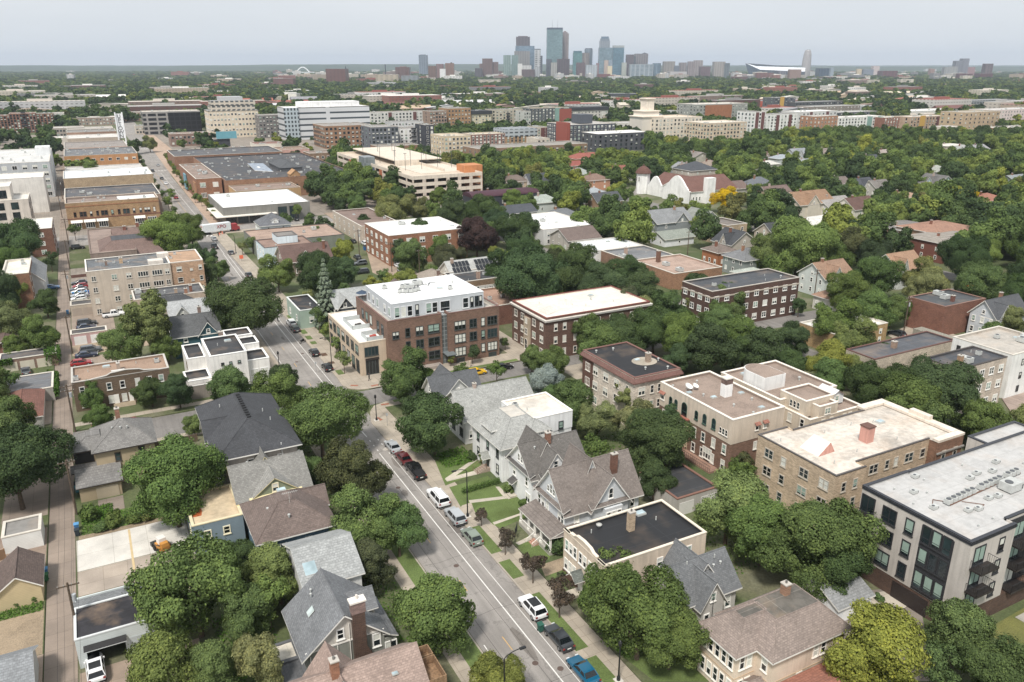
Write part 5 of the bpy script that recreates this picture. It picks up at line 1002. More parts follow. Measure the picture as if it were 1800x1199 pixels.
simple_house('house with pale grey shingle gables and a white flat deck',(13.6,208.6,23,216.6),5.2,8.0,'x',('siding','c9c9c6'),('shingle','a7aaab'),'the pale grey-gabled house',cross=(.1,.5))
simple_house('teal-sided house with dark slate cross-gabled roof behind the white modern building',(12.4,190.6,22.6,202.6),5.4,8.6,'x',('siding','2f5a66'),('shingle','5c5e60'),'the teal house',cross=(.55,.95),ch=(.7,.7,'9a7a6a'))
b=flat('three-bay cream garage with dark flat roof on the alley car park',None,3.1,('stucco','b9ab98'),('membrane','5a5a5b',.7),1,par=.1,name='garage_row',cat='garage',nu=0,r=(-8.9,239.4,-.9,244.4),sh='the three-bay alley garage')
for k in range(3):m=MB();m.box(.3+k*2.6,-.06,.1,2.6+k*2.6,-.01,2.3);b.part('garage_door',m,M('siding','a89a8c'))
b.done()
b=flat('white alley garage with pink-framed doors and flat charcoal roof',None,2.9,('stucco','c9a3a0'),('membrane','4a4a4c',.5),1,par=.1,name='garage',cat='garage',nu=0,r=(-9.0,212.4,-1.0,216.4),sh='the pink-trimmed garage');m=MB();m.box(.6,-.06,.1,3.3,-.01,2.3);m.box(4.2,-.06,.1,7.3,-.01,2.3);b.part('garage_door',m,M('siding','e6e6e4'));b.done()
# brown mansard complex
b=house('mansard_building','sprawling taupe-walled building with brown and grey mansard roofs and red chimneys',(-2.4,290,20,338),'the taupe mansard building',8)
mw,mr,mc=MB(),MB(),MB();flatvol(mw,mr,mc,0,0,14,46,0,6.5,.2);b.part('wall',mw,M('stucco','8f7d72'));b.part('flat_roof',mr,M('gravel','8b7b72'));b.part('coping',mc,M('plain','7b6a60'));m=MB();hip(None,m,1,1,22,26,0,5.0,8.6,(7,9,19,18),.5,False);gable(None,m,8,14,22.4,36,0,5.6,9.6,'x',.3,.2,False);b.part('mansard_roof',m,[M('shingle','7d6258'),M('plain','6b574e'),M('shingle','4c4e54')]);m=MB();m.box(14.1,0.5,0,22,40,4.9);b.part('street_wing',m,M('brick','7a5a4c'));chimney(b,12,24,8,10.6,1,1,'8f4436');chimney(b,16.5,27,8,11,1,1,'8f4436');b.win('E',10,1.5,1.2,1.4);b.win('E',20,1.5,1.2,1.4);b.done()
# left edge
flat('red brick flats with a white flat roof on the far side of the alley',[(50,401),(58,385),(91,384),(91,401)],10,('brick','7c4535'),('membrane','ecebe6',.3),3,nS=1,nE=3,ww=1.6,style='pair',name='brick_flats',sh='the red brick flats across the alley',det=1,nu=2).done()
flat('orange-red brick walk-up with cream roof cut by the left edge',[(10,480),(10,458),(55,454),(50,480)],10,('brick','935a42'),('membrane','e8e2d4',.5),3,nE=4,name='brick_flats',sh='the orange-red brick walk-up',det=1,nu=3).done()
simple_house('narrow grey and white gabled shed beside the orange-red walk-up',(-21.5,262,-15.2,283),6,9,'y',('siding','c6c9cb'),('shingle','8b8e90'),None,wn=1,det=1)
simple_house('low brown-roofed garage by the left edge trees',(-26,209,-19,222),2.8,4.6,'y',('stucco','9a6a58'),('shingle','6c534a'),None,wn=1,det=1,cat='garage',name='garage')

# right of the avenue beyond the corner block
simple_house('house with grey gable front and charcoal side wall behind the corner block',(51.6,193,66,205),6.4,9.4,'x',('siding','4c5056'),('shingle','a4a7a6'),'the charcoal-walled house',cross=(0,.3))
flat('small mint green flat-roofed house with charcoal roof beside the pavement',None,5,('siding','9fb5a6'),('membrane','36373b',.5),1,1,2,name='flat_roof_house',cat='house',nu=1,r=(43.6,199.4,49.6,214),sh='the mint green house',det=2,cop='d9dcd8').done()
simple_house('brown-roofed gabled house with white bargeboards and stone front',(52.5,255,68,268),5.0,9.0,'x',('stucco','8d7d70'),('shingle','6d5148'),'the brown-gabled house',cross=(.25,.62),ch=(.9,.3))
b=flat('pale blue two-storey building with tan flat roof and rooftop box',None,7,('stucco','cfe0e6'),('gravel','8b7469'),2,2,3,name='flat_roof_building',cat='shop',nu=1,r=(49.4,270.5,66,285),sh='the pale blue building',det=2,cop='5b5552',par=.2);mw,mr,mc=MB(),MB(),MB();flatvol(mw,mr,mc,5.5,5,12.5,13,6.9,9.4,.15);o=b.part('rooftop_box',mw,M('stucco','d6e5ec'));b.part('box_roof',mr,M('gravel','7f7a76'),o);b.part('box_coping',mc,M('plain','6b6563'),o);b.done()
flat('long low grey-green shop with pinkish gravel roof',None,5.4,('stucco','7f8578'),('gravel','a08a7c'),1,0,0,name='low_shop',cat='shop',r=(50,288,82,312),sh='the long grey-green shop',det=1,nu=4,cop='5b5552',par=.2).done()
simple_house('small white house with grey pyramid roof and dormers marooned beside the car park',(57.2,315.5,68.6,327),6.0,10.0,'x',('siding','e2e6e6'),('shingle','686b71'),'the white house with the pyramid roof',True,dorm=((.5,.05,2.6),),det=2)
flat('rust-orange brick apartment block with white roof, white window bays and penthouse stair',[(683,415),(649,392),(808,396)],10.6,('brick','a05c3c'),('membrane','efefec',.35),3,6,5,1.9,1.8,'pair',name='brick_apartment_block',sh='the rust-orange brick block',det=1,nu=5,cop='d9d6d0').done()
flat('weathered tan shop row with flat brown roof behind the rust-orange block',[(598,378),(640,398),(690,385),(640,366)],7,('stucco','c6b5a3'),('gravel','7b6a62'),2,5,6,name='shop_row',cat='shop',sh='the weathered tan shop row',det=1,nu=4).done()
b=simple_house('house whose grey roof carries two banks of solar panels, beside a stone-walled hip roof',(91,209,107,219),6.2,9.6,'x',('stucco','cfc9bc'),('shingle','b2b3b0'),'the house with solar panels',ch=(.1,.4,'b09078'))
for k,(x0,n) in enumerate(((.8,5),(8.4,5))):
 for j in range(2):
  for i in range(n):m=MB();x=x0+i*1.15+j*.3;y=.6+j*1.9;z=6.5+(y)*.68+.22;m.slab([(x,y,z),(x+1.0,y,z),(x+1.0,y+1.6,z+1.09),(x,y+1.6,z+1.09)],.05);b.part('solar_panel',m,[M('glass','15181f'),M('metal','9a9c9e')])
simple_house('low stone house with wide tan hip roof beside the solar-panelled house',(84.5,207,92,222),4.6,7.0,'y',('stucco','a59680'),('shingle','9b8c7c'),None,True,ch=(.4,.3,'8d6a58'))
flat('brick block with charcoal flat roof and a long strip of clerestory windows',[(782,480),(808,497),(880,485)],7.2,('brick','8f6a52'),('membrane','3c3e42',.5),2,9,2,1.6,1.0,'grid',name='brick_block',sh='the charcoal-roofed brick block',det=1,nu=2,chim=((.55,.3,1.6,.9,.9,'b08a72'),)).done()
flat('tan flat roof with brick parapet right behind the corner block',None,5.5,('brick','7c4236'),('gravel','9c7f6e'),1,0,0,name='low_building',cat='shop',nu=4,r=(84,178,108,195),det=1).done()
simple_house('small gabled house with brown roof peeping over the corner block',(70,203,77,210),5,7.4,'y',('siding','b9aa9a'),('shingle','6c5a52'),None,wn=1)
flat('white-roofed two-level building beyond the canopy, white walls',[(930,395),(1070,392),(1010,388),(1023,396)],6,('stucco','d6d6d2'),('membrane','f0f0ee',.35),2,5,2,name='flat_roof_building',cat='commercial building',sh='the white two-level building',r=(150,258,174,290)).done()
simple_house('brown hipped roof in front of the white two-level building',(152,243,166,256),4.5,7.6,'x',('stucco','b9b2a8'),('shingle','77645c'),None)
flat('white membrane-roofed store with grey flat neighbour',None,5,('stucco','d9d8d4'),('membrane','e6eaec',.4),1,name='low_store',cat='shop',nu=5,r=(150,222,170,238),sh='the white membrane-roofed store').done()
flat('grey-roofed low store with brick party wall and chimney',None,5,('brick','8a5a48'),('membrane','7d7f82',.5),1,name='low_store',cat='shop',nu=3,r=(152,205,170,221.8),chim=((.3,.6,1.8,.9,.9,'b59078'),)).done()
flat('low orange-brick shop with pinkish gravel roof and tall chimney',None,5.2,('brick','a4694c'),('gravel','a58f82'),1,name='low_store',cat='shop',nu=3,r=(153,184,172,204.5),sh='the tall-chimneyed shop',chim=((.35,.8,3.2,1.1,1.1,'7c4a3c'),)).done()
simple_house('white double garage with green-grey roof behind the shops',(189,234,203,244),3,5,'x',('siding','e6e8ea'),('shingle','8c9488'),'the white double garage',wn=1,det=1,name='garage',cat='garage')
simple_house('pale green-roofed garage standing in the gap between tree crowns',(176,176,185,184),3.4,5,'x',('siding','bfc8bd'),('shingle','a9b2a6'),None,True,wn=1,det=1,name='garage',cat='garage')
simple_house('grey gabled house with stepped roofs behind the white double garage',(196,248,214,262),6,10,'x',('siding','8c9294'),('shingle','85888a'),'the stepped grey house',cross=(.5,.85),ch=(.7,.4,'b0785e'))
simple_house('white house with grey-green gable beside the stepped grey house',(217,246,226,258),5.6,9,'y',('siding','d9dcdc'),('shingle','8b8f86'),None)
flat('small buff brick cube of flats among the trees',None,8,('brick','b0946c'),('membrane','77706a',.6),3,2,3,name='brick_flats',r=(210,224,220,238),sh='the buff brick cube',nu=1,det=1).done()
b=flat('long dark red brick walk-up with stone-banded cornice and charcoal roof',[(1302,501),(1200,495),(1400,489),(1350,472)],10.4,('brick','5c3630'),('membrane','4a4d52',.5),3,9,4,1.5,1.5,'pair',name='brick_apartment_block',sh='the dark red brick walk-up',det=2,nu=6,par=.4,cop='b9b1a6',band=((8.6,'b9ae9f'),)).done()
flat('low orange-brick building with white flat roof behind a garage court',[(1415,570),(1502,577),(1572,571),(1490,552)],5,('brick','b0824e'),('membrane','eeeae2',.4),2,4,0,.9,1.2,name='low_building',cat='shop',sh='the white-roofed orange-brick building',nu=4,det=1,r=(150.2,121.5,169,132)).done()
flat('long cream flats with slate-grey roof, two white skylights and brick chimney',None,6.6,('brick','bfae94'),('membrane','55585e',.5),2,6,0,1.0,.8,name='long_flats',sh='the long cream flats',det=2,nu=0,r=(140.4,102.6,167,109.9),cop='6b4a42',par=.25,chim=((.4,.5,1.2,1.0,.9,'a07e62'),))
flat('cream three-storey flats with slate-grey roof standing behind the great elm',None,10.2,('brick','c4b09a'),('membrane','4c4f55',.5),3,5,3,1.4,1.5,'pair',name='brick_flats',sh='the cream flats behind the elm',det=2,nu=4,r=(141.2,85.0,156.3,92.3),cop='4a4442',par=.3,chim=((.3,.4,1.2,.9,.8,'a9785c'),)).done()
flat('white three-storey block cut by the right edge',[(1780,632),(1770,577),(1800,590)],9.6,('stucco','e6e6e2'),('membrane','b9b2a8',.5),3,2,4,.8,1.3,'dh',name='white_flats',sh='the white block on the right edge',r=(160,86,176,99),fc='3a3a3c').done()
b=flat('red brick two-storey flats with charcoal roof and grey timber rear stairs',[(1597,522),(1662,538),(1733,525),(1673,510)],8,('brick','8a4a3a'),('membrane','4c4f52',.5),2,6,3,1.0,1.5,'dh',name='brick_flats',sh='the red brick flats with rear stairs',det=2,nu=2,cop='8d6a5c',par=.3,chim=((.45,.3,1.2,.8,.8,'7c3e34'),))
simple_house('white and grey two-storey house with porch balcony and charcoal gables',(193.2,109.6,206,116.4),6,9.6,'x',('siding','c2c8ce'),('shingle','585b60'),'the white and grey porch house',cross=(.02,.35),ch=(.55,.6,'a0644c'))
m=MB();[m.box(0,k*1.2,0,.12,k*1.2+.1,2.6) for k in range(9)];m.box(.02,0,.2,.1,9.7,2.3);m.box(0,0,2.2,3.2,9.7,2.35);t=thing('timber_carport','weathered grey timber carport deck beside the red brick flats','carport',(178,111,.1));mk('deck',m,M('bark','8f8b80'),t)
simple_house('cream cottage with rust-tan hip roof at the end of the dark red walk-up',(176,143,184,151),4,6.6,'x',('stucco','d3cfc4'),('shingle','a0785c'),'the rust-tan cottage',True)
simple_house('grey foursquare with hip roof seen through a gap in the canopy',(222,190,234,202),6,9.2,'x',('siding','8b9390'),('shingle','828487'),'the grey foursquare',True,ch=(.3,.6,'b07a60'))
simple_house('house with black gable and white dormer by the grey foursquare',(222,212,233,222),5.4,9.0,'x',('siding','b7aa9a'),('shingle','44474c'),None,dorm=((.5,.1,2.4),))
simple_house('dark-walled duplex with a rust-tan gable half hidden by trees',(214,140+13,226,163),6,10,'x',('siding','c6c8c4'),('shingle','a97f5c'),None,cross=(.0,.3))
b=house('arched_roof_block','charcoal clapboard block with plum-coloured barrel roof edge',(153.4,328,188,338.5),'the charcoal block with the plum barrel roof',9,'apartment building')
m=MB();m.box(0,0,0,b.w,b.d,8.2,bot=False);b.part('wall',m,M('siding','3f434c'));m=MB();n=9
for k in range(n):t0,t1=math.pi*k/n,math.pi*(k+1)/n;m.face([(-.2,b.d/2-(b.d/2+.3)*math.cos(t0),8.1+1.9*math.sin(t0)),(b.w+.2,b.d/2-(b.d/2+.3)*math.cos(t0),8.1+1.9*math.sin(t0)),(b.w+.2,b.d/2-(b.d/2+.3)*math.cos(t1),8.1+1.9*math.sin(t1)),(-.2,b.d/2-(b.d/2+.3)*math.cos(t1),8.1+1.9*math.sin(t1))])
m.face([(-.2,b.d/2-(b.d/2+.3)*math.cos(math.pi*k/n),8.1+1.9*math.sin(math.pi*k/n)) for k in range(n+1)][::-1]);b.part('barrel_roof',m,M('plain','4a2a36'))
for z in (1.2,4.6):[b.win('S',u,z,1.5,1.8,'pair',0) for u in (4,10,16,22,28,32.5)]
b.done()

# ================================================================ the shopping district
def fb(u0,vb,u1,vt,depth):
 x0,y0=G(u0,vb);lo,hi=x0+1,x0+900
 for _ in range(50):
  mid=(lo+hi)/2
  if S(mid,y0,0)[0]<u1:lo=mid
  else:hi=mid
 h0,h1=1.0,400.0
 for _ in range(50):
  mid=(h0+h1)/2
  if S(x0,y0,mid)[1]>vt:h0=mid
  else:h1=mid
 return (x0,y0,lo,y0+depth),h0
def fbl(label,u0,vb,u1,vt,depth,wall,roof,fl,nS,nW,ww=1.6,wh=1.6,**k):
 r,h=fb(u0,vb,u1,vt,depth*.6 if depth>26 else depth);k.setdefault('det',0);k.setdefault('nu',6);k.setdefault('style','slider')
 return flat(label,None,h,wall,roof,fl,nS,nW,ww,wh,r=r,**k)
# orange brick commercial row with cornice, and the stores behind it up the left side
b=flat('long orange-tan brick commercial block with heavy corbelled cornice and white shop awnings',None,11,('brick','a8784f'),('gravel','8a7c74'),2,0,0,name='commercial_block',cat='commercial building',r=(-9,376,26.5,393),sh='the orange-tan cornice block',nu=12,det=2,cop='c9b9a6',band=((9.4,'9b6a48'),(4.3,'7a4a3c')),par=.8)
for z in (5.2,):[b.win('S',u,z,w_,2.0,'pair' if w_>1.3 else 'dh',0,'6b4a3c') for u,w_ in ((3,1),(6,2.6),(9,1),(11.4,1),(14,2.6),(17,1),(19.6,1),(22.4,2.6),(25.4,1),(28,1),(30.6,2.4),(33.4,1))]
[b.win('S',u,.4,3.4,2.7,'quad',0) for u in (3,8,13,27,32)]
for x in (1,5.8,10.6,25):m=MB();m.slab([(x,-1.4,3.0),(x+4.4,-1.4,3.0),(x+4.4,-.02,3.9),(x,-.02,3.9)],.1);b.part('awning',m,[M('plain','dcd9d2')]*2)
m=MB();m.box(20,4,10.2,35,16.5,10.3);b.part('white_roof',m,M('membrane','eceae6',.5));b.done()
flat('taupe windowless store behind the cornice block with black roof panels',None,10,('stucco','9b8778'),('membrane','57585c',.7),1,name='store',cat='commercial building',r=(-9.3,394,29,432),nu=14,sh='the taupe windowless store',par=.5).done()
flat('big tan brick block with a silvery ridged white roof',None,13,('brick','b09368'),('membrane','e3e8ec',.5),1,name='commercial_block',cat='commercial building',r=(-9.4,445,30.5,478),nu=12,sh='the big tan brick block').done()
flat('maroon-fronted low store with white roof strip',None,8,('brick','7c3f38'),('membrane','c9c6c2',.6),1,name='store',cat='commercial building',r=(-9.5,500,31,545),nu=8).done()
flat('orange stucco two-storey block with a row of dark windows and cluttered roof',None,10,('stucco','c08a55'),('membrane','6d7074',.7),2,9,0,2.0,1.6,'slider',name='commercial_block',cat='commercial building',r=(-9.8,590,33,640),nu=22,det=0,sh='the orange stucco block').done()
flat('pinkish low cinema-side store with grey roof',None,9,('stucco','c0a090'),('gravel','8c8580'),1,name='store',cat='commercial building',r=(-10,660,31,712),nu=10).done()
for i,(y0,y1,c,rc_,hh) in enumerate(((760,800,'b3a493','d9d5cf',8),(815,850,'9b7a66','8d8a86',9),(870,905,'c6bcae','b9b3aa',8))):
 flat('%s store further up the left side of the avenue' %('cream','brown brick','off-white')[i],None,hh,('stucco',c),('membrane',rc_,.6),1,name='store',cat='commercial building',r=(-8,y0,31,y1),nu=6).done()
b=B('theatre_sign_tower','tall white vertical tower sign with dark letters standing at the kerb','sign',(28.4,732,34.4,735),sh='the white tower sign',hh=24,det=0)
xs,ys=0,0;m=MB();[m.box(x,0,6,x+.9,2.6,29) for x in (0,5.1)];m.box(.9,.8,9,5.1,1.8,28);m.box(0,0,0,6,2.8,6);b.part('pylon',m,M('plain','e9ebed'))
def text(s,size,loc,rot,m,parent=None,name='lettering',ex=.05):
 c=bpy.data.curves.new('t','FONT');c.body=s;c.size=size;c.align_x='CENTER';c.align_y='CENTER';c.extrude=ex
 o=bpy.data.objects.new('t',c);COL.objects.link(o);dg=bpy.context.evaluated_depsgraph_get();me=bpy.data.meshes.new_from_object(o.evaluated_get(dg))
 bpy.data.objects.remove(o);bpy.data.curves.remove(c);me.materials.clear();me.materials.append(m);q=link(name,me,parent,loc);q.rotation_euler=rot;return q
for k,ch in enumerate('UPTOWN'):text(ch,4.0,(3.0,.7,26-3.1*k),(math.pi/2,0,0),M('plain','23262b'),b.root,'letter')
b.done()
# right side of the avenue
b=flat('low grey-walled store with a wide overhanging white roof and glass shopfront',[(365,342),(392,366),(540,352),(500,338)],7.2,('stucco','84827c'),('membrane','f2f2f0',.3),1,0,0,name='store',cat='shop',sh='the white-roofed corner store',nu=6,det=1,cop='8d8c87')
m=MB();m.box(-3.4,-3.2,3.6,22,.0,3.9);m.box(-3.4,0,3.6,0,24,3.9);b.part('canopy',m,M('plain','ded8cc'));[b.win('S',u,.3,4.2,2.9,'quad',0,'2e3032',0) for u in (3,8,13,18)];[b.win('S',u,.3,3.8,5.6,'quad',0,'2e3032',0) for u in (25,30)];b.done()
b=flat('huge red-brick shopping hall with black membrane roof crowded with rooftop units',None,10,('brick','9c6448'),('membrane','45474b',.5),1,name='shopping_hall',cat='shopping centre',r=(62,424,129,545),sh='the black-roofed shopping hall',nu=44,det=0,cop='8a6a58',par=.6)
m=MB();m.box(34,30,9.4,46,60,11.2);hip(None,m,34,30,46,60,0,11.2,14,None,.3,False);b.part('roof_lantern',m,[M('shingle','55585c'),M('shingle','55585c')]);m=MB();m.slab([(22,40,9.6),(30,30,9.6),(30,56,11.4),(22,60,11.4)],.2);b.part('long_rooflight',m,[M('glass','7f8a98'),TRIM]);m=MB();m.box(27,-.08,.1,36,-.02,6.2);b.part('loading_door',m,M('plain','2b2522'));m=MB();gable(m,m,33,2,38,9,9.4,11,13,'y',.3,.15);b.part('gabled_dormer',m,[M('stucco','b58a5c'),M('stucco','b58a5c')])
b.done()
flat('yellow-tan stucco shopfront wing with brown gravel roof',None,7.5,('stucco','bf9a68'),('gravel','8b7a70'),1,name='shop_wing',cat='shop',r=(63,402,94,423.5),nu=7,par=.3,cop='b8a894').done()
b=flat('brick-piered corner shop block with pale copings on the avenue',None,11,('brick','9a5c40'),('gravel','8a7a70'),2,2,0,2.6,2.4,'quad',name='corner_shop',cat='shop',r=(48.8,430,61,500),nu=8,sh='the brick corner shop',det=0);m=MB();m.box(-.5,2,0,.1,10,9);b.part('brick_pier',m,M('brick','b0714c'));m=MB();m.box(-1,38,1,-.3,46,9);b.part('mural_panel',m,M('plain','6fa0b0'));b.done()
flat('red-brick long block with dark flat roof behind the shopping hall',None,10,('brick','8f5a45'),('membrane','54565a',.5),2,name='commercial_block',cat='commercial building',r=(52,556,120,600),nu=12).done()
# parking ramp
r=(139,365,176.5,492);b=B('parking_ramp','cream and brick parking ramp with open decks, lamp masts and an orange stair tower','parking ramp',r,sh='the cream parking ramp',hh=15,det=0)
m=MB();CR=M('stucco','d9cbb8');m.box(0.3,0.3,0,b.w-.3,50,.6);
for k in range(1,5):
 z=k*3.3;m.box(.2,.2,z-.5,b.w-.2,b.d-.2,z,top=0)
b.part('deck',m,M('concrete','cdbfae',6.0));m=MB()
for k in range(0,5):
 z=k*3.3;zb=z-.6 if k else 0
 for q in ((0,0,b.w,.3),(0,.3,.3,b.d),(b.w-.3,.3,b.w,b.d),(.3,b.d-.3,b.w-.3,b.d)):m.box(q[0],q[1],zb,q[2],q[3],z+1.1)
b.part('spandrels',m,CR);m=MB()
for x in np.arange(0,b.w+.1,b.w/6):m.box(max(0,x-.9)+.01,.02,0,min(b.w,x+.9)-.01,.28,13.2)
for y in np.arange(8,b.d,11.8):m.box(.02,y-.7,0,.28,y+.7,13.2)
b.part('piers',m,M('brick','cbb7a2'));m=MB();m.box(10,14,13.2,b.w-.5,60,13.5);[m.box(*q) for q in ((9.6,50,13.5,b.w-14,50.4,16.2),(b.w-14,16,13.5,b.w-13.6,50.4,14.9))];m.box(10,50.4,15.8,b.w-.5,b.d-.5,16.3);b.part('upper_deck',m,CR)
m=MB();m.box(b.w-6,8,0,b.w+4,18,16.8);b.part('stair_tower',m,M('stucco','c87f45'));m=MB();m.box(-3.5,62,0,2.5,72,17.5);b.part('lift_tower',m,M('tower','8d9498',(1.6,1.6,'8fa3a8',.12)))
for y,c in ((44,'b5653c'),(56,'4c5a6e'),(84,'6b8a3c'),(98,'b04a3c')):m=MB();m.box(-.25,y,3,-.02,y+4,12.5);b.part('coloured_panel',m,M('plain',c))
for x in (8,17,26,34):
 for y in (30,46,70,100):m=MB();m.tube((x,y,13.4),(x,y,22),.12,n=5);m.box(x-.8,y-.15,21.9,x+.8,y+.15,22.1);b.part('lamp_mast',m,M('metal','4c4e50'))
b.done()
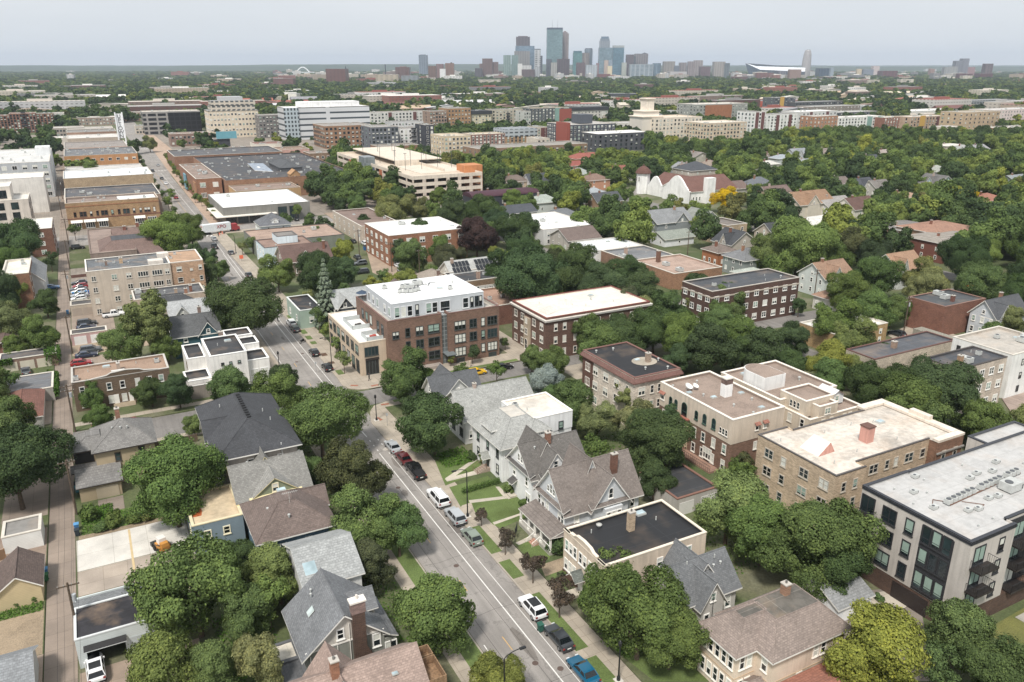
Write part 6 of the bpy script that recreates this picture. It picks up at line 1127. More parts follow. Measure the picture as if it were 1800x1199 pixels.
# mid-rise belt: (label, u0, vbase, u1, vtop, depth, wall, roof, floors, nS, nW)
BK,WT,GR='4a4e57','e3e3e0','8d9094'
MID=[
 ('grey-panelled hotel with staggered dark windows and a near-black right half',256,238,356,197,40,('tower','a8a49e',(9,4.2,'2b2f3a',.9)),('membrane','cfc8be',.4),0,0,0,'the staggered-window hotel'),
 ('cream stone office block with setback glazed top floors',372,243,458,196,46,('stucco','dccdb4'),('membrane','cbb8a2',.4),5,14,10,'the cream stone office'),
 ('grey and brown brick flats between the cream office and the white office',458,243,500,203,30,('brick','77706c'),('membrane','a8a6a2',.4),6,7,2,None),
 ('white ribbon-windowed office with pale blue balcony corner',505,247,652,190,50,('tower','dfe3e6',(60,5.2,'52646f',1.9)),('membrane','e9e9e9',.3),0,0,0,'the white ribbon-windowed office'),
 ('orange-brick flats with grey bays standing before the white office',573,262,655,222,60,('brick','a06a4c'),('membrane','9a938c',.5),5,11,12,'the orange-brick grey-bayed flats'),
 ('slate grey flats with lighter grey corner and roof terrace',655,268,702,224,26,('stucco','666b72'),('membrane','a09c98',.5),6,7,3,None),
 ('white stucco flats with black balconies stacked at the middle',704,264,748,227,22,('stucco',WT),('membrane','8f8a86',.5),6,6,4,'the white stucco flats'),
 ('slim charcoal stair block right of the white stucco flats',749,266,764,220,22,('stucco','3c4048'),('membrane','77706c',.5),6,2,1,None),
 ('white and maroon-striped flats in the row behind',652,222,755,198,30,('stucco','d5d3cf'),('membrane','a6a09a',.5),4,17,2,None),
 ('curved cream and stone flats with brick bay and corner tower',782,280,828,240,26,('stucco','c9b795'),('membrane','cfc0a8',.4),5,7,5,'the curved cream flats'),
 ('pale and red-brick section of the curved flats',829,266,888,237,30,('brick','8a5048'),('membrane','cdbfa8',.4),5,9,0,None),
 ('tan-brick flats with pale blue-grey top floor',890,256,944,228,40,('brick','b07c58'),('membrane','c3c9cd',.4),5,8,4,'the blue-topped tan flats'),
 ('orange-brick and cream flats in the back row',788,226,828,191,26,('brick','ad7448'),('membrane','9a958e',.5),5,7,3,None),
 ('cream flats with dark stepped top storey in the back row',829,224,864,196,26,('stucco','cfc4a6'),('membrane','6d6a68',.5),5,6,0,None),
 ('grey-beige flats with black balcony stacks',865,222,920,193,30,('stucco','bdb4a0'),('membrane','7d7a78',.5),5,9,2,None),
 ('black, teal and red-framed flats left of the dark-topped pair',934,222,1000,191,32,('stucco','4e555a'),('membrane','a0937f',.5),6,11,2,'the red-framed flats'),
 ('cream-striped flats with black top storey',1002,216,1068,190,32,('stucco','c6c3ba'),('membrane','8f8578',.5),5,11,4,None),
 ('charcoal blue slab of flats with red fin at its left end',1000,262,1080,220,60,('siding','444a54'),('membrane','bdb9b4',.5),6,12,10,'the charcoal slab'),
 ('dark grey five-storey flats with white roof edge, in front of the charcoal slab',1050,268,1140,236,40,('stucco','52545a'),('membrane','eeeeec',.3),4,10,4,'the dark grey flats'),
 ('low brown brick office with bay windows behind the trees',840,286,1032,262,42,('brick','8f6650'),('membrane','9a958e',.6),2,26,3,'the brown brick office'),
 ('white low block behind the charcoal slab',1065,238,1140,218,40,('stucco','dcd9d2'),('membrane','b9b5b0',.5),3,10,0,None),
 ('cream concrete wing of the stepped tower building',1150,244,1232,208,60,('stucco','e2d5c2'),('membrane','dccbb4',.4),5,13,5,'the cream stepped tower'),
 ('cream frame building with grid of brown windows',1240,252,1310,217,50,('stucco','d0bba0'),('membrane','ded3c2',.4),5,12,8,'the cream frame building'),
 ('orange and grey flats with dark balconies, behind the frame building',1222,214,1312,184,60,('stucco','9a9c96'),('membrane','cfcac0',.4),5,16,6,'the orange-panelled grey flats'),
 ('white six-storey flats with maroon recesses, left half',1318,238,1342,197,20,('stucco',WT),('membrane','8f8c8a',.5),6,4,4,None),
 ('white six-storey flats with maroon recesses, right half',1346,236,1398,202,30,('stucco',WT),('membrane','9a9896',.5),6,9,3,'the white maroon-striped flats'),
 ('black and white flats behind the maroon-striped ones',1400,226,1468,197,40,('stucco','cfcfcc'),('membrane','e9e9e6',.3),4,10,2,None),
 ('orange-corner flats with white bays',1428,232,1470,205,30,('stucco','ab7a58'),('membrane','c6c2bc',.5),4,7,3,None),
 ('long white flats with teal bays',1472,230,1552,207,30,('stucco','dfdfdb'),('membrane','e2e0dc',.4),4,15,2,'the long white teal-bayed flats'),
 ('red-brown and green chequered flats at the end of the long white block',1552,228,1592,207,30,('brick','93503f'),('membrane','cfc8bc',.4),4,8,0,None),
 ('tan and maroon flats with one yellow bay',1598,228,1662,206,34,('stucco','b59a82'),('membrane','d2c6b6',.4),4,12,2,'the yellow-bayed tan flats'),
 ('big buff warehouse loft with corner water tank base',1690,234,1752,198,44,('brick','bf9f72'),('membrane','b3a894',.5),5,8,4,'the buff warehouse loft'),
 ('long pinkish-white factory with rows of small windows',1742,218,1830,194,50,('stucco','d9c6c2'),('membrane','c9c4bf',.4),4,18,2,'the pinkish-white factory'),
 ('grey steel-and-glass school building raised on columns',1706,192,1782,177,50,('tower','9aa0a4',(7,3.6,'3a4450',1.0)),('membrane','8d9296',.4),0,0,0,'the steel and glass block'),
 ('black and white flats with a yellow corner panel',1360,196,1396,172,40,('stucco','5a5d63'),('membrane','77797c',.4),5,8,2,'the yellow-cornered flats'),
 ('white stair block of the yellow-cornered flats',1366,194,1394,178,14,('stucco',WT),('membrane','cfcfcc',.4),4,4,1,None),
 ('long dark grey flats in the second row',1396,196,1480,180,40,('stucco','4f5257'),('membrane','8a8c8f',.4),3,14,0,None),
 ('long brown-grey low flats in the second row',1425,204,1510,188,44,('stucco','8a7f77'),('membrane','a6a6a4',.4),3,14,2,None),
 ('pale grey angular block at the end of the second row',1512,200,1535,186,40,('stucco','b5b8ba'),('membrane','c3c6c8',.4),2,4,0,None),
 ('long white warehouse with flat pale roof',1600,208,1690,196,60,('stucco','d2d0cc'),('membrane','e2e0db',.4),1,0,0,'the long white warehouse'),
 ('red brick corner apartment tower with stacked balconies on the far left',22,234,68,200,40,('brick','8f4f3c'),('membrane','9a7a6c',.4),7,8,2,'the far-left red brick tower'),
 ('red brick mid-rise behind the far-left tower',68,228,98,200,30,('brick','94563f'),('membrane','8a8f86',.4),6,5,0,None),
 ('white-balconied slab next to the far-left red brick',98,226,117,199,30,('stucco','c9c4bf'),('membrane','d5d0ca',.4),6,3,0,None),
 ('red brick slab cut by the left edge',-20,232,22,204,30,('brick','94563f'),('membrane','9a7a6c',.4),6,7,0,None),
 ('long low school with white-capped flat roof',84,242,150,226,40,('stucco','a39a90'),('membrane','c3bdb6',.4),2,12,0,None),
 ('low cream block with white roof left of the tower sign',95,256,150,243,20,('stucco','cfc9bf'),('membrane','dedad4',.4),1,0,0,None),
 ('brown brick low block behind the shops',302,258,372,236,30,('brick','8d6b58'),('gravel','9a8a80'),2,10,1,None),
 ('dark shopfront with cyan billboard above the avenue shops',378,262,406,245,14,('stucco','3e4248'),('gravel','8a8078'),2,0,0,None),
 ('cream stucco shop with curved white gable',450,270,500,254,20,('stucco','e0d8c8'),('gravel','8a6a60'),1,0,0,None),
 ('salmon-painted long shop wall with brown roof',450,282,545,266,24,('stucco','c79a8c'),('gravel','8a7668'),1,0,0,None),
 ('tan and glass shop row below the grey flats',665,272,738,258,18,('brick','8d5a44'),('membrane','9a928a',.4),1,8,0,None),
 ('tan brick and grey-bayed flats filling the row left of the back cream flats',756,228,786,196,20,('brick','9a7a64'),('membrane','8a8682',.5),5,6,1,None),
 ('pale grey flats with white frames between back-row blocks',921,224,933,196,20,('stucco','b9bbb6'),('membrane','8a8682',.5),5,3,1,None),
 ('dark grey flats behind the slate grey ones',560,222,652,200,20,('stucco','77797c'),('membrane','9a9894',.5),4,16,0,None),
 ('white glassy flats at the rear of the white stucco block',690,240,745,215,20,('stucco','c9cbcc'),('membrane','8f8f8f',.5),4,10,0,None),
 ('maroon and cream flats beyond the tan-brick ones',945,246,964,224,20,('stucco','c9b9a6'),('membrane','9a9894',.5),4,4,0,None),
 ('low cream parking structure left of the charcoal slab',944,262,966,244,18,('stucco','cfc4b6'),('membrane','cfc6b8',.5),2,3,0,None),
 ('brown-roofed low offices behind the cream stepped tower',1080,218,1140,204,24,('stucco','b9ada0'),('membrane','8f8a84',.5),2,12,0,None),
 ('grey-white terraces right of the cream stepped tower',1170,212,1222,196,24,('stucco','bfc0be'),('membrane','9fa0a0',.5),3,12,0,None),
 ('dark flats with white frames behind the black and white flats',1470,214,1540,198,24,('stucco','5c5f63'),('membrane','b9b9b6',.5),3,14,0,None),
 ('brick flats behind the yellow-bayed tan ones',1600,216,1660,202,24,('brick','9a6a52'),('membrane','c6bdb0',.5),3,10,0,None),
 ('cream low store by the buff loft',1660,238,1692,224,18,('stucco','d2c6b6'),('membrane','cfc9c0',.5),2,4,0,None),
 ('orange-fronted low shop right of the buff loft',1756,240,1830,226,20,('brick','b0714c'),('membrane','c6bfb6',.5),2,8,0,None),
 ('white flats with black frames behind the long white block',1490,214,1560,203,20,('stucco','d9d9d6'),('membrane','c9c7c2',.5),3,12,0,None),
 ('tan low school building left of the brick tower row',120,222,205,208,26,('brick','9c8270'),('membrane','d6d0c8',.5),2,14,0,None),
 ('pink-brown brick row behind the tower sign',190,214,252,199,24,('brick','94665a'),('membrane','bdb4aa',.5),3,10,0,None),
 ('cream shops with flat roofs across from the tower sign',240,236,256,222,18,('stucco','cbbfae'),('membrane','9a938c',.5),2,3,0,None),
 ('tan parapeted shops beyond the shopping hall',400,276,450,262,18,('brick','a88465'),('gravel','8d7f76'),1,6,0,None),
 ('brown gravel-roofed shop beside the salmon wall',545,284,600,270,18,('brick','8a6450'),('gravel','8d7f76'),1,6,0,None),
 ('white stucco modern flats with black-framed balconies beside the alley',-5,392,66,328,24,('stucco','d9cfc0'),('membrane','dfdbd2',.4),3,0,0,'the white alley flats'),
]
for L in MID:
 lab,u0,vb,u1,vt,dp,wl,rf,fl,nS,nW,sh=L
 if 'beside the alley' in lab:continue
 b=fbl(lab,u0,vb,u1,vt,dp,wl,rf,fl,nS,nW,sh=sh,name='apartment_block',cat='apartment building' if fl else 'office building',wh=1.9,ww=1.8,fc=rng.choice(['d9d6d0','3c3f44','8d8d8a']))
 if 'cream stone office' in lab:
  m=MB();m.box(-.3,-.3,b.h+0,b.w+.3,b.d,b.h+.5);m.box(3,3,b.h+.5,b.w-2,b.d-3,b.h+4.5);m.box(4,4,b.h+5,b.w-1,b.d-3,b.h+9);b.part('setback_storeys',m,M('tower','dbcdb5',(4.5,4.4,'5c6a70',.9)));m=MB();m.box(12,6,b.h+9,b.w-12,b.d-5,b.h+12.5);b.part('plant_room',m,M('metal','b9bbbd'))
 if 'white ribbon' in lab:m=MB();m.box(16,5,b.h,b.w-8,b.d-5,b.h+4.5);b.part('penthouse',m,M('stucco','e9e9e8'));m=MB();m.box(-1,-1,2,12,0,b.h);b.part('balcony_bay',m,M('tower','b9cdd6',(3,3.6,'3f4c55',.8)))
 if 'staggered' in lab:m=MB();m.box(b.w*.43,-.5,0,b.w+.1,0,b.h-1.2);b.part('dark_facade',m,M('tower','2a2d35',(5,4.2,'14161c',.5)))
 if sh=='the cream stepped tower':
  for q in ((10,6,34,26,4.8),(14,9,31,26,9.5),(18,12,27,21,20.5)):m=MB();m.box(q[0]-20,q[1],0,q[2]-20,q[3],b.h+q[4]-4);b.part('tower_stage',m,M('stucco','e9dccb') if q[4]>20 else M('tower','f2e6d4',(4.5,4.2,'6b5f50',2.2)));m=MB();m.box(q[0]-21,q[1]-1,b.h+q[4]-4,q[2]-19,q[3]+1,b.h+q[4]-3.2);b.part('stage_cornice',m,M('plain','e9dccb'))
 if 'red fin' in lab:m=MB();m.box(-3,-1.5,0,-.1,16,b.h+2);b.part('red_fin',m,M('plain','96493a'));m=MB();m.box(18,12,b.h,30,26,b.h+7);b.part('roof_block',m,M('siding','4c525c'))
 if 'red-framed' in lab:m=MB();m.box(36,-1,2,52,-.1,b.h-1);b.part('red_frame',m,M('plain','96493a'))
 if 'yellow bay' in lab or 'yellow corner' in lab:m=MB();m.box(b.w*.25,-.6,3,b.w*.25+8,-.1,b.h+1);b.part('yellow_panel',m,M('plain','c49a3c'))
 if 'orange and grey' in lab:m=MB();m.box(14,-.8,0,56,-.1,b.h-1);b.part('orange_bay',m,M('stucco','a5683f'))
 if 'black top' in lab or 'dark stepped' in lab:m=MB();m.box(-.8,-.8,b.h-3.2,b.w+.8,b.d+.8,b.h+.3);b.part('dark_top_storey',m,M('plain','34373c'))
 if 'blue-grey top' in lab:m=MB();m.box(-.2,-.2,b.h-6,b.w+.2,b.d,b.h+.2);b.part('top_storeys',m,M('tower','b6c1c8',(5,3,'49525a',1.0)))
 if 'cyan' in lab:m=MB();m.box(2,-1,b.h+.3,18,-.6,b.h+6);b.part('billboard',m,M('plain','5f9fae'))
 if 'maroon' in lab:[b.part('maroon_recess',(lambda m:(m.box(x,-.3,0,x+4,-.02,b.h-.5),m)[1])(MB()),M('plain','6a3f3c')) for x in (b.w*.3,b.w*.72)]
 if 'black balconies' in lab or 'black balcony' in lab or 'stacked balconies' in lab:
  for k in range(1,fl):m=MB();m.box(b.w*.45,-1.4,k*3.2,b.w*.45+4,0,k*3.2+1.1);b.part('balcony',m,M('plain','33363b'))
 if 'teal' in lab:[b.part('teal_bay',(lambda m:(m.box(x,-.6,0,x+7,-.02,b.h),m)[1])(MB()),M('stucco','7fa39b')) for x in (b.w*.62,b.w*.85)]
 b.done()
# white flats on the left beside the alley
b=flat('white stucco modern flats with tall black windows, stepped back at the top, beside the alley',None,13,('stucco','cfc5b8'),('membrane','dedad2',.4),3,0,0,name='modern_flats',cat='apartment building',r=(-60,382,-22,402),sh='the stepped white alley flats',det=1,fc='2c2d30',par=.6,nE=3,ww=1.8,wh=2.6)
for z in (1,5.2,9.2):[b.win('S',u,z,2.6,2.8,'slider',0,'26272a',0) for u in (6,14,22,28,33)]
mw,mr,mc=MB(),MB(),MB();flatvol(mw,mr,mc,0,5,32,20,12,18,.5);o=b.part('top_storey',mw,M('stucco','d5cbbe'));b.part('top_roof',mr,M('membrane','e9e7e2',.3),o);b.part('top_coping',mc,TRIM,o);[b.win('S',u,13.2,5,3.2,'quad',5,'26272a',0) for u in (14,21,28)];b.done()
flat('tall white windowless party wall block behind the stepped flats',None,16,('stucco','dedad2'),('membrane','e9e7e2',.3),3,name='modern_flats',cat='apartment building',r=(-58,430,-17,452),sh='the tall white party wall',nu=5).done()
b=flat('grey and white long flats with dark balconies facing the alley',None,18,('stucco','b6babd'),('membrane','cfcfcc',.4),5,10,0,name='modern_flats',cat='apartment building',r=(-60,480,-15,560),sh='the long grey alley flats',det=0,nE=16,ww=2.2,wh=2,style='slider');m=MB();m.box(b.w-7,40,15,b.w+.2,52,22);b.part('stair_tower',m,M('stucco','dfe1e2'));b.done()
flat('row of low grey sheds with dark roofs at the left edge',None,7,('stucco','8a8580'),('membrane','5a5c60',.5),1,name='shed_row',cat='commercial building',r=(-110,600,-24,660),nu=10).done()

# the domed white church
b=B('church','white mission-style church with curved gables, brown roofs and a domed bell tower','church',(258,303,296,352),sh='the white church with the brown dome',hh=15,det=0)
mw,mr=MB(),MB();gable(mw,mr,4,4,34,26,0,6,11.6,'x',.5);gable(mw,mr,8,14,24,40,0,6,10.8,'y',.5);parts(b,('stucco','ecebe8'),mw,('shingle','7a4f42'),mr)
m=MB()
def curved(m,y0,y1,x,z0,zt):
 n=10;pts=[(y0+(y1-y0)*k/(2*n),z0+(zt-z0)*math.sin(math.pi*k/(2*n))**1.6) for k in range(2*n+1)]
 pts=[(y0,0)]+pts+[(y1,0)];m.face([(x,a,c) for a,c in pts][::-1]);m.face([(x+.8,a,c) for a,c in pts]);[m.face([(x,pts[k][0],pts[k][1]),(x+.8,pts[k][0],pts[k][1]),(x+.8,pts[k+1][0],pts[k+1][1]),(x,pts[k+1][0],pts[k+1][1])][::-1]) for k in range(1,2*n+1)]
curved(m,3.5,24.5,3.2,6.0,12.8);curved(m,27,40,5,5,10.2);m.box(12,1,0,17,4.2,12.4);b.part('curved_gable',m,M('stucco','f0efec'))
m=MB();m.prism([(5+3.6*math.cos(t),44+3.6*math.sin(t)) for t in [2*math.pi*k/8 for k in range(8)]],0,10.6);t_=b.part('bell_tower',m,M('stucco','ecebe8'));m=MB();m.lathe(5,44,[(4.3,10.6),(4.3,10.9),(3.7,12.0),(2.6,13.2),(1.3,14.1),(.4,14.4),(.4,15.0),(0,15.2)],16);b.part('dome',m,M('shingle','6e4538'),t_)
[b.win('W',u,6.5,.9,2.4,'arch',1.6) for u in (43,45)];[b.win('S',u,1.5,.8,1.8,'arch',3.95) for u in (6,8,10,20,22,24,26)];b.win('S',5,6.5,.9,2.4,'arch',40.6);b.done()
simple_house('dark hip roof with a white ball finial behind the church',(300,352,318,368),9,13,'x',('stucco','b9aea2'),('shingle','4c5058'),None,True,det=0)
# houses scattered through the canopy to the right, from their photo position: (u, v, width m, depth m, eave, ridge, axis, wall, roof, hip, label)
RES=[
 (905,318,14,9,6,9,'x','b9a58c','77665a',1,'cream and timbered upper-floor house left of the black-gabled one'),(946,320,13,10,5,9.4,'x','c9cacb','4a4e55',0,'black-gabled house with white dormer'),
 (1020,305,13,11,6.4,9.4,'x','b9bdb8','9fa8a2',1,'pale green-grey hip-roofed house with tall white chimney'),(1033,277,24,12,7,10,'x','d0a860','a4503c',1,'yellow house with wide red tile roof'),(1015,290,20,10,4,6.5,'x','b9a89a','a04a3a',1,'low red-roofed wing before the yellow house'),
 (1048,315,14,11,5.6,8.4,'x','c08a6a','8a6a58',1,'orange-walled bungalow with brown roof'),(1092,304,14,11,4.5,8.6,'x','d9d6d0','9c5840',0,'rust-red gabled house with white dormer'),
 (1046,340,12,10,5,7.6,'x','cfd6da','9aa3a8',1,'blue-grey roofed white house'),(1066,352,14,10,5,8.4,'x','a58466','505459',0,'dark-roofed gabled house with orange shingle gable'),(958,354,13,10,4.6,7.6,'y','c9cfcd','a5b0a6',1,'pale green-roofed bungalow with chimney'),
 (905,372,18,12,4.5,7,'x','8d8f92','4b5058',0,'wide charcoal roof left of the white two-level building'),(990,378,14,9,4,6.6,'x','b9bcbc','70757a',1,'grey-roofed garage pair in the clearing'),
 (1010,262,12,9,5,8,'y','bdb9b0','8c8a86',0,'pale gabled roof behind the brown brick office'),
 (1218,300,16,12,6,10,'x','c9c3b8','8a7468',0,'brown gabled house right of the church'),(1208,296,12,12,6,9,'y','a8adb0','8f9296',0,'grey gabled house right of the church'),(1250,290,12,10,5,8,'y','bfb8ac','9a8676',1,'small tan roof among crowns'),(1228,275,14,12,6,9,'y','c9c3b4','8b817a',0,'long tan-grey roof at the belt edge'),
 (1290,330,14,12,5,8,'x','b9b4ac','7a6258',0,'reddish-brown roof beyond the gold tree'),(1338,325,15,12,5,9,'x','a8aeb2','6c727a',1,'slate-blue hip roof beyond the gold tree'),
 (1366,345,15,13,7,11.5,'x','b09a84','7a625a',0,'tan brick house with brown gable and white chimney'),(1425,355,21,13,8,12.5,'x','d0c6b4','9b7450',0,'large cream house with golden-brown roof'),(1468,360,16,12,6.4,9.6,'x','d9d9d6','9a9590',0,'white house with pale grey roof and dormer'),(1512,364,15,12,6,10,'x','d9d3c6','6a4a40',0,'cream house with dark brown gabled roof'),
 (1475,322,12,10,5,8,'x','c6c3bc','7c6c66',0,'brown-roofed house left of the pair of gables'),(1518,325,12,10,5,8.4,'x','d2d4d6','4c5058',0,'dark-roofed white gable between two brown roofs'),(1546,328,12,9,4.6,7.8,'x','bcb7b0','807a74',0,'grey-roofed house next to the dark gable'),
 (1404,270,14,10,5,8.4,'x','ccd2d8','8d949a',0,'blue-white gabled house in the canopy'),(1455,270,20,12,6,9.4,'x','c0b3a4','8f8176',0,'long tan-roofed houses below the white flats'),(1420,285,18,12,4,6,'x','b8b6b0','9fa4a8',1,'flat silvery roof in the canopy'),(1346,275,13,10,4,7,'x','b9a396','8c6a5c',0,'pinkish-brown roof in the canopy'),(1375,278,13,9,4,6.4,'x','c6cace','9fa9b2',1,'pale blue-grey roof in the canopy'),(1352,288,13,9,4,6,'x','d6d4ce','cbc8c0',1,'cream flat-looking roof in the canopy'),
 (1530,284,14,11,5,9,'x','d2cfc8','4e535a',0,'navy-roofed white gable at the canopy edge'),(1652,322,13,12,8,12,'y','b4c6cc','6c6a68',0,'tall pale blue house with steep gable'),(1638,318,12,10,6,9,'x','a9a9a6','6f6a66',0,'grey porch wing of the tall pale blue house'),(1650,300,13,11,6,9,'x','c6cac6','a3a79c',1,'pale green-grey hip roof behind the tall pale blue house'),
 (1590,345,17,11,4,6,'x','b9a998','b08a6c',1,'tan tile roof in the canopy'),(1738,350,16,12,4.5,7,'x','b9927c','a8684c',1,'rust-red roof with brick chimney right of the gold tree'),(1695,262,14,12,6,9,'x','d6d8d6','a0a29c',1,'white house with pale hip roof, left of a pair'),(1722,262,14,12,6,9,'x','e0e0de','98979a',0,'white house with grey gable, right of a pair'),
 (1520,590-50,1,1,1,1,'x','b','b',0,''),
 (1600,398,20,16,6,6.6,'x','bf9a7c','85807c',1,'buff flats with black flat roof deep in the canopy'),(1665,402,24,18,7,9,'x','b08a70','a8785c',1,'rust-tiled hip roof over brick flats'),(1680,418,26,16,7,7.6,'x','7d4a3c','9a9084',1,'dark brick flats with grey-tan roof deep in the canopy'),
 (1462,482,12,10,6,9.6,'x','c6ccc8','a07a5c',0,'white gabled house with rust-tan roof between crowns'),(1440,390,26,14,5,5.6,'x','d3ccbe','ddd9d0',1,'long low cream hall with white roof'),
 (1322,452,12,10,5.6,8.4,'x','8b9390','77797c',1,'grey-green foursquare by the dark red walk-up'),(1298,425,12,10,5,9,'y','b5aca0','46494e',0,'black-gabled house with white dormer by the grey foursquare'),(1270,440,8,8,5,7,'y','a5663c','7a6a60',1,'small orange and blue porch tower in the canopy'),
 (1790,318,14,12,5,8,'x','b9c0c2','8a9296',0,'grey roof at the right edge of the canopy'),(1560,268,20,12,6,8,'x','c6b0a0','a99a90',1,'low shop roofs at the belt edge'),(1672,255,24,14,6,6.8,'x','d9c8b8','d6cfc4',1,'white and brick low shops below the buff loft'),
 (780,545,1,1,1,1,'x','b','b',0,''),(870,345,14,10,6,8.6,'x','c9bfa8','8d8076',1,'beige house with dark windows behind the parking ramp'),(832,358,11,9,4,6,'x','b9b2a8','9aa09e',1,'low grey roof behind the parking ramp'),
]
for i,(u,v,w_,d_,ev,rg,ax,wc,rc_,hp,lab) in enumerate(RES):
 if not lab:continue
 x,y=G(u,v,ev);x-=w_/2;y-=d_*.3
 simple_house(lab,(x,y,x+w_,y+d_),ev,rg,ax,('siding',wc),('shingle',rc_),('the '+lab) if len(lab)<40 else None,bool(hp),det=0,ch=(.3,.5,rng.choice(['8d4a38','b59a88','a0644c'])),cross=None if hp or rng.random()<.5 else (.2,.55),wn=2)

# ================================================================ skyline and the far city
# (u left, u right, v top, distance along the view axis, body colour, glass colour, (bay, floor, mortar), label [, crown])
def at_view(u,D):
 """ground point on image column u at depth D along the horizontal view axis"""
 hx=Vector((FW.x,FW.y,0)).normalized();k=(u-CX)/math.hypot(FPX,CY-HV)
 return hx*D+RT*(k*D)
def htop(x,y,v):
 a,c=-50.0,500.0
 for _ in range(40):
  mid=(a+c)/2
  if S(x,y,mid)[1]>v:a=mid
  else:c=mid
 return a
YAW=-PSI
def tower(name,label,u0,u1,vt,D,col,gl,mod,extra=None,cat='skyscraper',dep=None,z0=0.0,n=4,group=None,yaw=None,roofc='8d8f90'):
 p=at_view((u0+u1)/2,D);w_=(at_view(u1,D)-at_view(u0,D)).length;h=htop(p.x,p.y,vt);d_=dep or min(w_*.9,60)
 root=thing(name,label,cat,(p.x,p.y,z0),YAW if yaw is None else yaw,group);m=MB();mt=M('tower',col,(mod[0],mod[1],gl,mod[2])) if gl else M('stucco',col)
 if n==4:m.box(-w_/2,-d_/2,0,w_/2,d_/2,h,0,1)
 else:m.prism([(w_/2*math.cos(2*math.pi*k/n),d_/2*math.sin(2*math.pi*k/n)) for k in range(n)],0,h,0,1)
 mk('body',m,[mt,M('plain',roofc)],root)
 for e in (extra or []):
  nm,a,c,z,zz,cc,tp=e;m=MB();X0,X1=-w_/2+a*w_,-w_/2+c*w_;Y=d_/2*.9*(c-a) if c-a<.9 else d_/2+.6
  if tp=='box':m.box(X0,-Y,h*z,X1,Y,h*zz)
  elif tp=='pyr':m.face([(X0,-Y,h*z),(X1,-Y,h*z),((X0+X1)/2,0,h*zz)]);m.face([(X1,-Y,h*z),(X1,Y,h*z),((X0+X1)/2,0,h*zz)]);m.face([(X1,Y,h*z),(X0,Y,h*z),((X0+X1)/2,0,h*zz)]);m.face([(X0,Y,h*z),(X0,-Y,h*z),((X0+X1)/2,0,h*zz)])
  elif tp=='mast':m.tube(((X0+X1)/2,0,h*z),((X0+X1)/2,0,h*zz),.9,.3,5)
  mk(nm,m,M('tower',cc,(mod[0],mod[1],gl or cc,mod[2])) if tp=='box' and gl and nm!='crown' else M('plain',cc),root)
 return root,w_,d_,h
